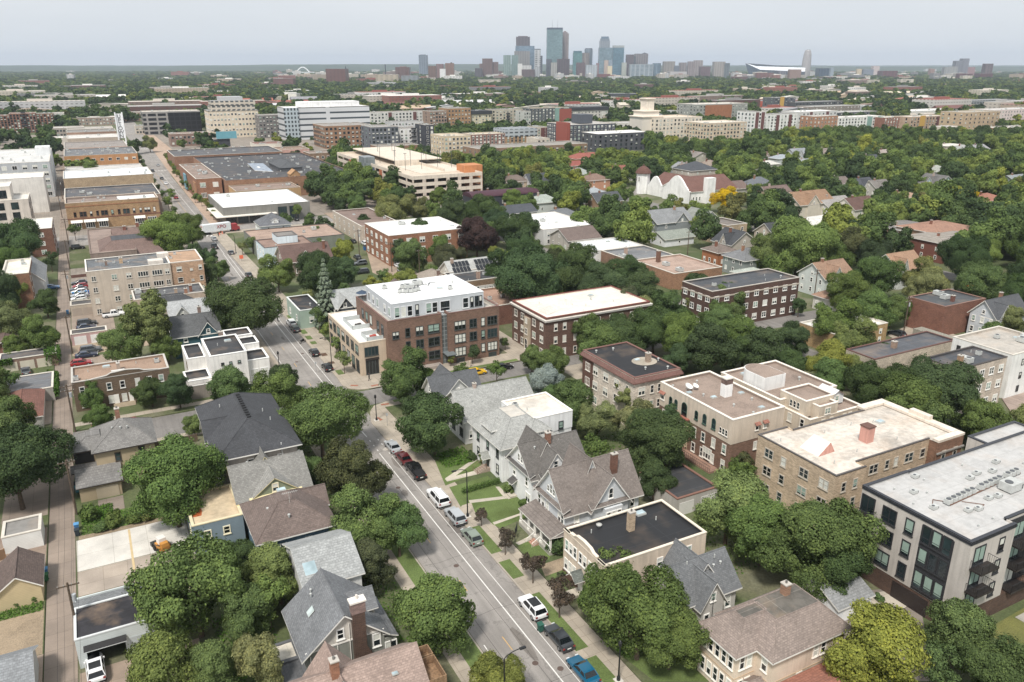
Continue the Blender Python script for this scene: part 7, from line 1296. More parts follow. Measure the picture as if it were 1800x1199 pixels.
SKY=[
 (907,931,65,4500,'6c5f66','4a4248',(7,5,1.5),'brown-mauve slab tower rising behind the blue-glass block',[('crown',.15,.85,1.0,1.02,'6a5f64','box')]),
 (906,939,81,4350,'5f87a8','6f9cbc',(5,5,.4),'broad blue-glass office block in front of the mauve tower',None),
 (904,931,90,4250,'8f8c8a','6f7073',(5,5,1.6),'grey-beige office block overlapping the blue-glass one',None),
 (939.5,950,86,4300,'d0d3d6','59626c',(9,9,2.4),'slim white-gridded apartment tower',[('crown',0,1,.97,1.0,'4c535b','box')]),
 (950,953.5,98,4280,'5c6672','49525e',(6,5,1),'thin dark tower touching the white-gridded one',None),
 (885,898,97,4150,'8fb0aa','6d928e',(4,5,.8),'pale green glass apartment tower, left of a pair',None),(899,911,97,4140,'7fa3a0','5f8684',(4,5,.8),'blue-green glass apartment tower, right of a pair',None),
 (910,918,112,4050,'d9d8d6',None,(1,1,1),'plain white block under the green glass pair',None),(918,934,115,4040,'cfcecb','8d8f92',(6,5,2),'white stepped block under the grey-beige office',None),(917,940,122,3950,'6b5150','3f3436',(7,4,1.6),'dark brown brick apartment slab with pale end',None),(939,949,117,3960,'b9bec4','5c6672',(4,4,1.2),'grey-white gridded slab at the foot of the white tower',None),
 (848,866,103,3900,'77544c','4c3a38',(6,4,1.8),'stepped brown brick apartment tower, left stack',None),(864,876,109,3910,'7c5c54','4c3a38',(6,4,1.8),'stepped brown brick apartment tower, right stack',None),(835,848,120,3850,'5c555c','3f3b42',(6,4,1.4),'low dark slab left of the brown brick pair',None),(843,849,112,4000,'85645c','5c4844',(6,4,1.4),'thin reddish slab behind the brown brick pair',None),
 (960.5,987.5,49,4400,'5f8f98','6fa3ac',(4,4,.35),'tallest teal-glass tower with dark crown and two masts',[('crown',0,1,.962,1.0,'3c4a5c','box'),('mast',.3,.4,1.0,1.16,'8a8f94','mast'),('mast',.64,.74,1.0,1.16,'8a8f94','mast')]),
 (987,998.5,59,4450,'9a8684','7c6c6c',(5,6,1.8),'slender pinkish-stone tower with stepped top beside the teal tower',[('upper_stage',.1,.82,1.0,1.03,'9a8684','box'),('crown',.25,.6,1.03,1.055,'8a7876','box')]),
 (960,969.5,104,4000,'59606e','434a58',(6,5,1),'navy slab at the foot of the teal tower',None),(968.5,979,110,3950,'aba8a2','8a8884',(5,5,1.4),'pale grey-beige block beside the navy slab',None),(979,1000.5,103.5,3980,'5f4a50','443840',(5,5,1.2),'dark maroon apartment block with a raised centre',[('crown',.42,.58,1.0,1.03,'5f4a50','box')]),
 (1007,1022.5,93,4200,'3d8a8e','4fa3a6',(5,5,.5),'turquoise glass tower with notched dark crown',[('crown',.05,.95,1.0,1.075,'2f5f6a','box')]),
 (1023,1036,93,4260,'9a8c88','6f6c70',(5,5,1.2),'beige shoulder of the round-topped tower',None),(1027,1041,86,4300,'7f93a6','5f7890',(5,5,.9),'blue-grey round-topped tower right of the turquoise one',[('crown',.1,.9,1.0,1.02,'3f4a56','box')]),
 (1013,1028,110,4000,'74575c','5a464c',(6,4,1.6),'maroon-pink slab below the turquoise tower',None),(1029,1049,114,3980,'b4bfcb','7c8ea2',(5,5,1.6),'white and pale blue gridded block',None),(1048,1053,111,4050,'8a6f72',None,(1,1,1),'narrow pink block left of the stepped tower',None),
 (1053,1070,72,4450,'8f9aa6','74869a',(4,5,1),'stepped blue-grey tower with open crown',[('upper_stage',.05,.95,1.0,1.06,'74879a','box'),('crown',.15,.88,1.06,1.115,'5c7286','box')]),(1052,1075,84,4380,'6a93a8','7aa5b8',(4,5,.4),'wide blue-glass base block under the stepped tower',None),
 (1076,1095,84,4350,'3f7f9c','4c90ac',(4,5,.4),'slanted blue-glass tower with pale stone top',[('crown',.02,1,1.0,1.075,'9fa4a6','box')]),(1062,1069,106,4000,'b39f94',None,(1,1,1),'narrow beige block before the blue base',None),(1068,1076,116,3950,'d6c6a4',None,(1,1,1),'cream block with plain walls before the slanted tower',None),(1070,1076,106,4050,'7c99b4','94aec4',(4,5,.5),'light blue sliver beside the beige block',None),
 (1100,1113,96,4200,'6a5a62','54474e',(4,5,1.2),'mauve-brown slab right of the slanted tower',None),(1115,1137,94.5,4350,'8c8488','6c666c',(5,5,1.2),'pale mauve tower with dark pyramid cap',[('pyramid_roof',.55,1,1.0,1.05,'454b55','pyr')]),(1112,1117,99,4300,'4a555c',None,(1,1,1),'dark link between the mauve towers',None),
 (1107,1147,113,4050,'a7b4be','5a87a2',(9,6,1.4),'wide low blue-glass and white block',None),(1147,1162,111,4100,'6c8ea6','46708e',(5,6,1.2),'round blue banded block right of the low glass one',None),(1093,1101,110,4150,'aab0a8',None,(1,1,1),'pale sliver behind the mauve slab',None),
 (1166,1185,108,4200,'a39a92','7f7a78',(6,5,1.6),'beige stone block with grey recesses',None),(1185,1194,116,4180,'6a7280',None,(1,1,1),'dark grey-blue low block',None),(1194,1206,110,4220,'9a8f92','5f5a62',(6,5,1.6),'pinkish block with dark centre stripe',None),(1176,1206,126,3950,'b9b4b4','9a98a0',(8,4,2),'low pale terraces before the pinkish block',None),
 (1209,1221,108,4150,'9c8c8e','6a6068',(5,5,1.5),'left shaft of the twin pinkish-grey tower',None),(1220,1234,106,4140,'a39596','6f666c',(5,5,1.5),'right shaft of the twin pinkish-grey tower',None),(1231,1248,117,4000,'77565e','5c464e',(4,4,1.4),'maroon-grey block before the twin tower',None),
 (1254,1273,108.5,4150,'b0a6a0','7c7474',(5,5,1.5),'beige banded tower with pale ribs',None),(1273,1282,111,4130,'6c7a82','5a6a74',(4,5,1),'grey-blue tower joined to the beige ribs',None),
 (1367,1381,125,3900,'7c7c8c','66667a',(5,5,1),'blue-grey block before the stadium',None),(1438,1460,120,4100,'3f5f7c','345068',(6,5,.8),'navy office block right of the stadium',None),(1460,1466,119,4000,'8a98a6',None,(1,1,1),'pale slab right of the navy office',None),
 (737,752,97,4600,'7d90a6','64788e',(5,5,1),'lone blue-grey tower on the left with dark rim',[('crown',.1,.8,1.0,1.02,'3c444e','box')]),
 (575,609,121,2700,'7f4f44','5f4640',(5,4,1.6),'broad red-brown brick apartment slab with balconies',None),(696,720,118,3300,'7c564e','5c423e',(6,4,1.6),'square red-brown tower with raised centre',[('crown',.3,.75,1.0,1.04,'7c564e','box')]),(753,767,116,3400,'84604e','5f4a42',(6,4,1.6),'brown tower with tan edge, first of three',None),(767,780,112.5,3600,'946a66','75585a',(6,4,1.6),'pinkish tower, second of three',None),(783,798,111,3450,'9a7058','54484a',(6,4,1.8),'orange-brown ribbed tower, third of three',[('crown',.6,.8,1.0,1.04,'3c3636','box')]),(773,783,121,3350,'dcdcdc',None,(1,1,1),'plain white slab between the brown towers',None),
 (1677,1690,107,4300,'7f8292','666a7c',(6,6,2.4),'left stack of the grey chequered towers',None),(1688,1700,103,4320,'858898','6a6e80',(6,6,2.4),'tall right stack of the grey chequered towers',None),(1659,1670,118,4150,'a0a2a4','565f70',(6,6,2.4),'low left block of the chequered group',None),(1670,1682,117,4160,'a6a8a6','565f70',(6,6,2.4),'low middle block of the chequered group',None),
 (1730,1743,112,4200,'7a6064','625054',(6,5,1.4),'brown tower at the far right',None),(1686,1698,129,3600,'6f3438','51282e',(6,4,1.6),'dark red block, far right pair, left one',None),(1698,1710,129.5,3590,'6f3438','51282e',(6,4,1.6),'dark red block, far right pair, its neighbour',None),(1721,1743,129,3580,'6b353a','51282e',(6,4,1.6),'dark red notched block right of the red pair',None),
 (1534,1545,116,4500,'c3b4b4',None,(1,1,1),'pale pink silo-like block',None),(1507,1515,121,4400,'c9b898',None,(1,1,1),'cream slab left of the pink silo block',None),(1549,1575,124.5,4000,'7a3f44','5c3238',(7,5,1.4),'dark red hospital-like block',None),(1516,1534,122,4400,'77808f',None,(1,1,1),'grey-blue block between cream slab and silo',None),(1698,1712,118,4500,'9a7478',None,(1,1,1),'faded brick block behind the chequered group',None),(1635,1643,121,4400,'9a7c74',None,(1,1,1),'small tan tower left of the chequered group',None),
]
for s_ in SKY:tower('office_tower' if s_[3]>3700 else 'apartment_tower',s_[7],s_[0],s_[1],s_[2],s_[3],s_[4],s_[5],s_[6],s_[8],'skyscraper' if s_[2]<112 else 'tower block',n=10 if 'round' in s_[7] else 4)
# bullet-shaped tower under construction
p=at_view(1417.5,4300);t=thing('unfinished_tower','tapering pale concrete tower under construction right of the stadium','skyscraper',(p.x,p.y,0),YAW);h=htop(p.x,p.y,88);m=MB()
m.lathe(0,0,[(22,0),(23,h*.3),(22,h*.6),(19,h*.85),(15,h*.97),(13,h)],12);mk('body',m,M('tower','b3aeb0',(7,5,'77747c',2.2)),t);m=MB();m.box(-3,-3,h,0,0,h*1.03);m.box(6,-3,h,9,0,h*1.02);mk('core',m,M('plain','6c6460'),t)
# stadium with the slanted glass prow
D=4000;P0=lambda u,v,dd=D:(lambda q:(q.x,q.y,htop(q.x,q.y,v)))(at_view(u,dd))
t=thing('stadium','angular stadium with slanted glass prow and long sloping white roof','stadium',(at_view(1360,D).x,at_view(1360,D).y,0));o0=t.location
def sv(pts):return [(a-o0.x,c-o0.y,e) for a,c,e in pts]
m=MB();A,Bq,Cq,Dq,E_=P0(1310,111),P0(1325,112,4100),P0(1416,119,4150),P0(1416.5,126,3950),P0(1337,122.5,3930)
m.face(sv([E_,Dq,Cq,Bq]));m.face(sv([A,E_,Bq]));mk('roof',m,M('plain','dfe3e8'),t);g=lambda u,dd:(lambda q:(q.x,q.y,0))(at_view(u,dd))
m=MB();m.face(sv([g(1321,3960),g(1341,3930),E_,A]));mk('glass_prow',m,M('tower','50687c',(9,9,'40586e',.8)),t);m=MB();m.face(sv([g(1341,3930),g(1416,3950),Dq,E_]));m.face(sv([g(1416,3950),g(1416,4150),Cq,Dq]));m.face(sv([g(1321,3960),A,Bq,Cq,g(1416,4150)]));mk('wall',m,M('tower','5b6878',(14,9,'4b5868',1.2)),t)
# white arch bridge
t=thing('arch_bridge','white tied-arch bridge far off on the left skyline','bridge',(at_view(531,5600).x,at_view(531,5600).y,0));o0=t.location;m=MB();pr=None
for k in range(15):
 q=P0(520+23*k/14,127-8.5*math.sin(math.pi*k/14),5600);q=sv([q])[0]
 if pr:m.tube(pr,q,4,n=5)
 pr=q
mk('arch',m,M('plain','eef0f2'),t);m=MB();m.tube(sv([P0(512,127.5,5600)])[0],sv([P0(552,127.5,5600)])[0],4,n=5);mk('deck',m,M('plain','cfd3d6'),t)
t=thing('church_spire','dark church spire behind the broad red-brown slab','church',(at_view(607,3200).x,at_view(607,3200).y,0));m=MB();h=htop(t.location.x,t.location.y,115);m.box(-8,-8,0,8,8,h*.55);m.lathe(0,0,[(8,h*.55),(0,h)],6);mk('spire',m,M('plain','3f4a52'),t)
p=at_view(677,3600);t=thing('mast','thin dark chimney mast left of the brown towers','mast',(p.x,p.y,0));m=MB();m.tube((0,0,0),(0,0,htop(p.x,p.y,113)),2.2,n=6);mk('shaft',m,M('plain','3c464e'),t)
FAR=[(1253,1396,161,170,1900,'a8483c','long red factory roof beyond the belt of flats'),(1306,1356,177,190,1300,'b5523a','orange-red gabled roof behind the grey flats'),(1584,1607,139,152,2600,'d6cbb4','white museum block with tall blank wall'),(1562,1611,153,162,2200,'8a6460','brick and pale low hospital wing'),(1640,1688,155,168,2100,'5f666c','long grey-glazed block in the far trees on the right'),(1730,1765,158,166,2200,'dcdcd9','row of white terraces on the right'),(1607,1634,146,156,2500,'d0c6b6','pale stepped block right of the museum'),(1475,1545,140,148,2700,'cfc4ae','long cream wall in the far trees'),
 (480,515,138,158,2300,'8a5a54','red gabled school with towers on the left'),(404,443,158,168,1900,'cfc0a2','cream stepped flats left of centre'),(380,404,163,169,1800,'94867e','grey-brown flats beside the cream ones'),(292,345,176,188,1500,'c6b088','cream flats standing behind the staggered-window hotel'),(505,520,164,175,1500,'e0dcd2','small white cube building in trees'),(1047,1063,166,176,1500,'c9b480','cream flats with dark balconies left end'),(1063,1120,164,174,1560,'4a4f55','charcoal flats with dark balconies beyond the belt'),(0,0,0,0,0,'',''),
 (1130,1166,200,212,900,'8d9094','low grey terraces left of the cream stepped tower'),(1204,1216,178,186,1400,'b9a08c','little tan block behind the long tree belt'),(1330,1360,128,136,3500,'8a4f48','red brick hall below the stadium'),(1388,1408,122,139,3400,'93786e','art-deco brown tower block with stepped top'),(660,700,131,146,2800,'c6b394','cream commercial blocks left of the brown towers'),(705,735,133,140,2900,'8d97a0','long grey building with dark bands below the skyline'),(1294,1322,131,138,3600,'94564c','low red brick range left of the stadium'),(840,880,140,150,2600,'c9bca8','low cream buildings under the skyline'),(1620,1700,198,206,1200,'b8b4ac','grey-roofed depot behind the warehouse'),
 (240,300,196,205,1300,'9a6a5c','brick row with white roof edge, upper left'),(145,230,200,212,1250,'c0b8ac','tan and white low shops, upper left'),(1050,1073,130,137,3700,'8a3f3f','red low block under the blue towers')]
for u0,u1,v0,v1,D,c,lab in FAR:
 if lab:tower('distant_building',lab,u0,u1,v0,D,c,{0:None,1:'6b675f'}[int(u1-u0>20 and 'roof' not in lab)],(7,4.2,1.7),None,'building',26)
# ordinary low buildings that peep out of the far woods, one object each
fr=random.Random(21);PALE=['d9d4ca','cfc3b2','b9b0a4','e3e0da','a8604c','94786a','c2a98c','c9c9cb','8f8f94','d6c9b0','7a5048']
n_=0;FH=[]
for i in range(4000):
 if n_>=560:break
 v=116+(fr.random()**1.3)*88;u=fr.uniform(-20,1820);D=None
 if n_>400:v=fr.uniform(124,143);u=fr.uniform(470,1820)
 x,y=G(u,v+2,0);D=Vector((x,y,-H)).dot(FW)
 if D>6500 or D<640:continue
 if 1250>D and 20<x<760 and y<1000:continue
 near=any(abs(x-(f[0]+f[2])/2)<(f[2]-f[0])/2+30 and abs(y-(f[1]+f[3])/2)<(f[3]-f[1])/2+30 for f in FOOT if f[1]>380)
 if near:continue
 big=fr.random()<(.75 if v<150 and u>400 else .3);w_=fr.uniform(30,110) if v>143 else fr.uniform(24,90) if big else fr.uniform(10,20);h=fr.uniform(12,34) if v<143 and big else fr.uniform(9,20) if big else fr.uniform(8.5,12);d_=fr.uniform(18,40) if big else 11
 c=fr.choice(PALE);m=MB();
 if big:m.box(-w_/2,-d_/2,0,w_/2,d_/2,h,0,1);m.box(-w_/6,-4,h,w_/8,4,h+3,1,1)
 else:gable(m,m,-w_/2,-d_/2,w_/2,d_/2,0,h-3.6,h,fr.choice('xy'),.5)
 zone=('left','centre-left','centre-right','right')[min(3,max(0,int(u/450)))];dd='near' if v>165 else 'middle' if v>140 else 'far'
 o=mk('far_block' if big else 'far_house',m,[M('tower',c,(6,4,'77746f',1.6)) if big else M('stucco',c),M('plain',fr.choice(['d9d6d0','a8a5a0','8a8885','c9c0b4','95574a'] if big else ['77706a','8a8580','9a9692','6c625c','b9b6b0']))],None,(x,y,0),YAW*fr.random() if v<150 else 0)
 tag(o,('pale low block' if big else 'small house roof')+' showing above the %s-distance trees, %s part of the view' %(dd,zone),'building' if big else 'house','buildings peeping out of the %s-distance trees, %s' %(dd,zone));n_+=1;FH.append((S(x,y,5)[0],(w_ if big else w_*.8)*.5*FPX/D,D))
# hills on the horizon
def hills(name,D,u0,u1,vs,seed,base=0):
 r=random.Random(seed);m=MB();pts=[];n=90
 for k in range(n+1):
  u=u0+(u1-u0)*k/n;t=k/n*(len(vs)-1);i=min(int(t),len(vs)-2);v=vs[i]+(vs[i+1]-vs[i])*(t-i)+r.uniform(-.35,.35);p=at_view(u,D);pts.append((p.x,p.y,htop(p.x,p.y,v)))
 back=[(a*1.35,c*1.35,30.0) for a,c,e in pts];fro=[(a*.86,c*.86,-2.0) for a,c,e in pts]
 for i in range(n):m.face([fro[i+1],fro[i],pts[i],pts[i+1]][::-1] if False else [fro[i],fro[i+1],pts[i+1],pts[i]],0,True);m.face([pts[i],pts[i+1],back[i+1],back[i]],0,True)
 tag(mk(name,m,M('hill','4b5b3e')),kind='structure')
hills('hills',9000,-700,2600,[116,115.5,114.2,115,117,113.4,112.6,113.2,116,117,117.4,117,116.4,116,117],5)
hills('hills',13500,-700,2600,[114.4,114.2,114.6,115.2,114.6,114.2,114.8,115.2,114.6,114.2,114.4],8)

# ================================================================ vehicles
CARK={  # length, width, height, belt, [lower body top line (t, z)], greenhouse (rear base, rear top, front top, front base) as fractions of length
 'sedan':(4.75,1.82,1.45,.92,[(0,.78),(.03,.98),(.22,1.0),(.7,.95),(.95,.78),(1,.58)],(.1,.24,.52,.72)),
 'hatch':(4.4,1.8,1.5,.95,[(0,.8),(.03,1.0),(.25,1.0),(.7,.96),(.95,.78),(1,.58)],(.03,.16,.54,.75)),
 'suv':(4.75,1.9,1.72,1.08,[(0,.9),(.02,1.1),(.25,1.12),(.72,1.08),(.96,.95),(1,.66)],(.02,.09,.58,.74)),
 'bigsuv':(5.5,2.02,1.92,1.2,[(0,1.0),(.015,1.22),(.25,1.22),(.74,1.2),(.97,1.08),(1,.7)],(.015,.05,.6,.73)),
 'pickup':(5.7,2.0,1.85,1.15,[(0,1.1),(.015,1.15),(.36,1.15),(.76,1.14),(.97,1.04),(1,.68)],(.38,.41,.6,.73)),
}
CM={}
def car_meshes(k):
 if k in CM:return CM[k]
 L,W_,Hh,belt,top,gh=CARK[k];hw=W_/2
 b=MB();ts=sorted(set([t for t,z in top]+[.5,.12,.88]));sec=[]
 for t in ts:
  z=np.interp(t,[a for a,c in top],[c for a,c in top]);y=-L/2+L*t;e=1-.16*max(0,(abs(t-.5)-.38)/.12)**2;w_=hw*e
  sec.append([(-w_*.9,y,.26),(-w_,y,.5),(-w_,y,z-.18),(-w_*.9,y,z),(w_*.9,y,z),(w_,y,z-.18),(w_,y,.5),(w_*.9,y,.26)])
 for a,c in zip(sec,sec[1:]):
  for i in range(8):j=(i+1) %8;b.face([a[i],c[i],c[j],a[j]],0,i in (1,2,4,5))
 b.face(sec[0],0);b.face(sec[-1][::-1],0)
 y0,y1,y2,y3=[-L/2+L*t for t in gh];zb=belt-.03 if k!='pickup' else belt;zt=Hh
 bw,tw=hw*.93,hw*.74
 Bq=[(-bw,y0,zb),(bw,y0,zb),(bw,y3,zb),(-bw,y3,zb)];Tq=[(-tw,y1,zt-.06),(tw,y1,zt-.06),(tw,y2,zt-.06),(-tw,y2,zt-.06)]
 b.slab([(-tw-.03,y1-.05,zt-.03),(tw+.03,y1-.05,zt-.03),(tw+.03,y2+.05,zt-.03),(-tw-.03,y2+.05,zt-.03)],.07,0,0);b.slab([(-tw*.8,y1+.1,zt),(tw*.8,y1+.1,zt),(tw*.8,y2-.1,zt),(-tw*.8,y2-.1,zt)],.04,0,0)
 for i in range(4):b.tube(Bq[i],Tq[i],.055,n=4)
 for s_ in (-1,1):
  ym=(y1+y2)/2;b.tube((s_*bw,ym,zb),(s_*tw,ym,zt-.05),.05,n=4)
  b.box(s_*hw-.12 if s_>0 else s_*hw-.1,y3-.35,zb-.02,s_*hw+.12 if s_>0 else s_*hw+.1,y3-.18,zb+.14)
 if k=='pickup':b.box(-hw*.82,-L/2+.12,belt-.5,hw*.82,y0-.12,belt+.012,1)
 b.box(-hw*.95,-L/2-.06,.36,hw*.95,-L/2+.1,.58,1 if k in ('suv','bigsuv','pickup') else 0);b.box(-hw*.9,L/2-.1,.3,hw*.9,L/2+.04,.5,1)
 b.box(-.26,-L/2-.075,.62,.26,-L/2-.05,.76,2)
 if k in ('bigsuv',):[b.tube((s_*tw*.85,y1+.3,zt+.06),(s_*tw*.85,y2-.3,zt+.06),.03,n=4,m=1) for s_ in (-1,1)]
 body=b.mesh('body',[M('paint','0'),M('plain','1c1c1d'),M('plain','d9dcd6')]);G_=M('glass','14191c')
 gl=[]
 for nm,i,j in (('rear_window',0,1),('side_window',1,2),('windscreen',2,3),('side_window',3,0)):
  g=MB();g.face([Bq[i],Bq[j],Tq[j],Tq[i]]);gl.append((nm,g.mesh(nm,[G_])))
 ty=MB();rr={'bigsuv':.4,'pickup':.4,'suv':.37}.get(k,.33);ty.tube((-.11,0,0),(.11,0,0),rr,n=16);rm=MB();rm.tube((-.12,0,0),(.12,0,0),rr*.62,n=12)
 ws=[(s_*(hw-.1),-L/2+L*t,rr) for s_ in (-1,1) for t in (.185,.815)]
 tl=MB();tl.box(-.13,-.04,0,.13,.05,.2);hl=MB();hl.box(-.2,-.05,0,.2,.06,.14)
 zt_=top[1][1]-.3;CM[k]=(body,gl,ty.mesh('wheel',[M('plain','191919')]),rm.mesh('rim',[M('metal','9a9c9e',.6)]),ws,tl.mesh('taillight',[M('plain','8c1c16',.3)]),hl.mesh('headlight',[M('plain','d9dde0',.2)]),[(s_*(hw-.2),-L/2-.02,zt_) for s_ in (-1,1)],[(s_*(hw-.32),L/2-.06,.6) for s_ in (-1,1)]);return CM[k]
PC=dict(white='e8e9ea',black='16171a',silver='a9adb0',grey='55595d',dgrey='303438',maroon='5a1a1e',red='9a1f22',blue='0f5876',green='7d877c',yellow='e0b21c',navy='1f2c44',tan='9a8f7e',lblue='4a6f9a')
NC=[0]
def car(kind,u,v,col,label,rz=0.0,group=None,z=-.02,xy=None,det=True):
 x,y=xy or G(u,v,.7);me=car_meshes(kind);nm={'pickup':'pickup_truck','suv':'parked_suv','bigsuv':'parked_suv'}.get(kind,'parked_car')
 t=thing(nm,label,'pickup truck' if kind=='pickup' else 'car',(x,y,z),rz,group);o=link('body',me[0],t);o.color=(*lin(PC[col]),1)
 for n_,g in me[1]:link(n_,g,t)
 for p in me[4]:
  w_=link('wheel',me[2],t,p)
  if det:link('rim',me[3],w_)
 if det:[link('taillight',me[5],t,p) for p in me[7]];[link('headlight',me[6],t,p) for p in me[8]]
 return t
KG='cars parked along the right-hand kerb'
car('sedan',1025,1176,'blue','teal-blue saloon parked nearest the camera at the right kerb',0,KG);car('sedan',982,1118,'dgrey','dark grey saloon parked between the white crossover and the teal-blue saloon',0,KG);
c=car('suv',936,1066,'white','white crossover with black roof parked by the purple-leaved young trees',0,KG);m=MB();m.box(-.6,-1.3,1.7,.6,.4,1.73);mk('black_roof_panel',m,M('plain','1c1d1f',.2),c)
car('hatch',829,941,'green','grey-green hatchback parked behind the silver wagon',0,KG);car('suv',800,906,'silver','silver wagon parked between the big white SUV and the grey-green hatchback',0,KG);car('bigsuv',770,874,'white','large white SUV parked by the kerb, longest of the row',0,KG)
car('pickup',730,826,'black','black pickup with covered bed parked behind the maroon saloon',0,KG);car('sedan',709,803,'maroon','maroon saloon with rack parked ahead of the black pickup',0,KG);car('sedan',690,783,'silver','silver saloon at the head of the near row, closest to the corner',0,KG)
car('hatch',575,644,'black','black hatchback parked nearest the junction by the planted bed',0,KG);car('hatch',552,618,'black','black crossover parked one space back from the junction',0,KG);car('hatch',519,577,'dgrey','charcoal hatchback right behind the white one',0,KG);car('suv',512,567,'white','white crossover parked beside the second lamp post',0,KG)
car('sedan',486,540,'silver','silver car pulling out from under the big street tree',0);car('sedan',449,494,'silver','grey-silver saloon parked past the big street tree',0,KG);car('sedan',437,482,'dgrey','dark saloon parked farther up past the lamp post',0,KG);car('sedan',406,443,'grey','dark grey saloon parked beside the orange sign',0,KG)
car('suv',387,475,'white','white-silver SUV driving toward the camera in the left lane',math.pi);car('pickup',377,433,'dgrey','dark pickup driving away behind the light hatchback');car('hatch',376,419,'silver','pale hatchback just past the crosswalk')
for u,v,c,l in ((309,347,'red','dark red car ahead of the white van on the far avenue'),(299,336,'maroon','maroon car farther up the far avenue'),(291,322,'white','white car up the far avenue between two dark ones'),(284,313,'dgrey','dark car below the first far crosswalk'),(278,290,'silver','silver car beyond the first far crosswalk'),(268,300,'dgrey','dark van at the left of the far crosswalk')):car('suv' if 'van' in l else 'sedan',u,v,c,l,.02,det=False)
car('hatch',838,653,'yellow','bright yellow taxi-like hatchback parked in the side street',-math.pi/2);car('sedan',884,644,'black','black car parked behind the yellow hatchback',-math.pi/2);car('sedan',812,683,'white','white car on the side street half hidden by the dark gable',-math.pi/2)
car('sedan',236,741,'red','red car parked on the left side street before the brown brick flats',-math.pi/2);car('suv',186,748,'silver','silver car on the left side street behind a tree',-math.pi/2)
c=car('suv',168,1176,'white','white SUV with black roof and bonnet stripe parked outside the open alley garage',0.05,None,.17);m=MB();m.box(-.62,.5,1.0,.62,2.2,1.14);m.box(-.6,-1.4,1.7,.6,-.2,1.73);mk('black_panel',m,M('plain','26282a',.3),c)
car('sedan',45,652,'grey','grey saloon parked outside the vine-covered garages',.1,None,.17);car('pickup',200,553,'white','white pickup parked side-on behind the pale walk-up',-math.pi/2,None,.17);car('suv',215,537,'silver','silver car nosed up to the grass strip behind the pale walk-up',0,None,.17)
LG='cars in the alley car park beside the pale walk-up'
for i,(u,v,c,l) in enumerate(((140,497,'dgrey','charcoal'),(141,503,'red','dark red'),(138,508,'grey','mid-grey'),(139,513,'white','white, upper'),(140,519,'silver','pale silver'),(138,525,'white','white, lower'))):car('hatch' if i %2 else 'sedan',u,v,c,l+' car in the stacked row beside the pale walk-up',math.pi/2,LG,.16)
for u,v,c,l,k in ((153,568,'dgrey','dark SUV by the pink-trimmed garage, upper of two','suv'),(152,575,'navy','dark blue car by the pink-trimmed garage, lower of two','sedan'),(160,615,'grey','grey SUV in the yard above the brown brick flats','suv'),(152,624,'navy','navy car in the yard above the brown brick flats','sedan'),(143,638,'red','bright red hatchback at the back of the brown brick flats','hatch'),(137,435,'black','black car parked against the taupe mansard building','suv'),(90,505,'lblue','blue-grey car squeezed beside the grey-white shed','sedan')):car(k,u,v,c,l,-math.pi/2,None,.16)
for u,v,c,l in ((520,385,'black','black saloon in the car park behind the white-roofed corner store'),(505,384,'white','white car partly behind the black saloon'),(571,409,'maroon','maroon car at the end of the grey-green shop'),(581,417,'white','white car between the maroon and silver ones'),(594,424,'silver','silver car nearest the yellow-green tree'),(620,424,'black','black SUV against the rust-orange block'),(641,428,'white','white SUV against the rust-orange block'),(602,385,'black','black car by the weathered shop row'),(628,452,'dgrey','dark car in the fenced yard, first'),(633,463,'grey','grey car in the fenced yard, second'),(636,478,'dgrey','dark car in the fenced yard with open boot'),(700,467,'white','white car below the rust-orange block'),(706,476,'silver','silver car below the rust-orange block'),(846,485,'grey','grey car in the gap by the solar panels'),(1176,880,'black','black saloon beside the flat-roofed garage'),(1577,586,'dgrey','dark car behind the orange-brick building'),(1752,618,'navy','dark blue car beyond the slate-roofed flats'),(1785,633,'dgrey','dark car at the right edge by the white block'),(990,352,'maroon','maroon car in a clearing among the trees')):car(rng.choice(['sedan','suv','hatch']),u,v,c,l,rng.choice([0,math.pi/2]) if u<1000 else 0,None,.15,det=u>1100)
# box truck, school bus, motorcycle, bicycle and rider
x,y=G(383,410,0);t=thing('box_truck','white semi-trailer lorry turning into the far side street','lorry',(x,y,0),R_(-78));m=MB();m.box(-1.3,-6.2,1.1,1.3,5.2,4.1);mk('trailer',m,M('metal','d9dde0'),t);m=MB();m.box(-1.2,5.5,.6,1.2,8.0,3.2);m.box(-1.2,8.0,.6,1.2,8.9,1.9);mk('cab',m,M('plain','9a2f34'),t);m=MB();m.box(-1.05,-6.26,1.3,1.05,-6.21,3.9);mk('rear_door',m,M('plain','e9e6e2'),t)
text('XPO',1.9,(1.33,-.2+1.5,2.8),(math.pi/2,0,math.pi/2),M('plain','a02a35'),t);text('XPO',.8,(0,-6.28,3.3),(math.pi/2,0,0),M('plain','b05a4a'),t)
for yy in (-4.8,-3.6,6.0,8.2):
 for s_ in (-1,1):m=MB();m.tube((-.15,0,0),(.15,0,0),.5,n=14);o=mk('wheel',m,M('plain','19191a'),t);o.location=(s_*1.1,yy,.5)
x,y=G(1722,508,1.2);t=thing('school_bus','orange-yellow school bus parked under the trees on the right','bus',(x,y,0),R_(-90));m=MB();m.box(-1.2,-5.4,.7,1.2,4.0,3.0);m.box(-1.05,4.0,.7,1.05,5.6,1.7);mk('body',m,M('plain','c9761c',.4),t);m=MB();m.box(-1.23,-5.0,1.9,1.23,3.8,2.6);m.box(-1.0,4.0,1.9,1.0,4.05,2.7);mk('window',m,M('glass','14191c'),t);m=MB();m.box(-1.24,-5.2,1.2,1.24,4.2,1.3);mk('stripe',m,M('plain','1c1c1c'),t)
for yy in (-3.4,4.4):
 for s_ in (-1,1):m=MB();m.tube((-.15,0,0),(.15,0,0),.48,n=14);o=mk('wheel',m,M('plain','19191a'),t);o.location=(s_*1.05,yy,.48)
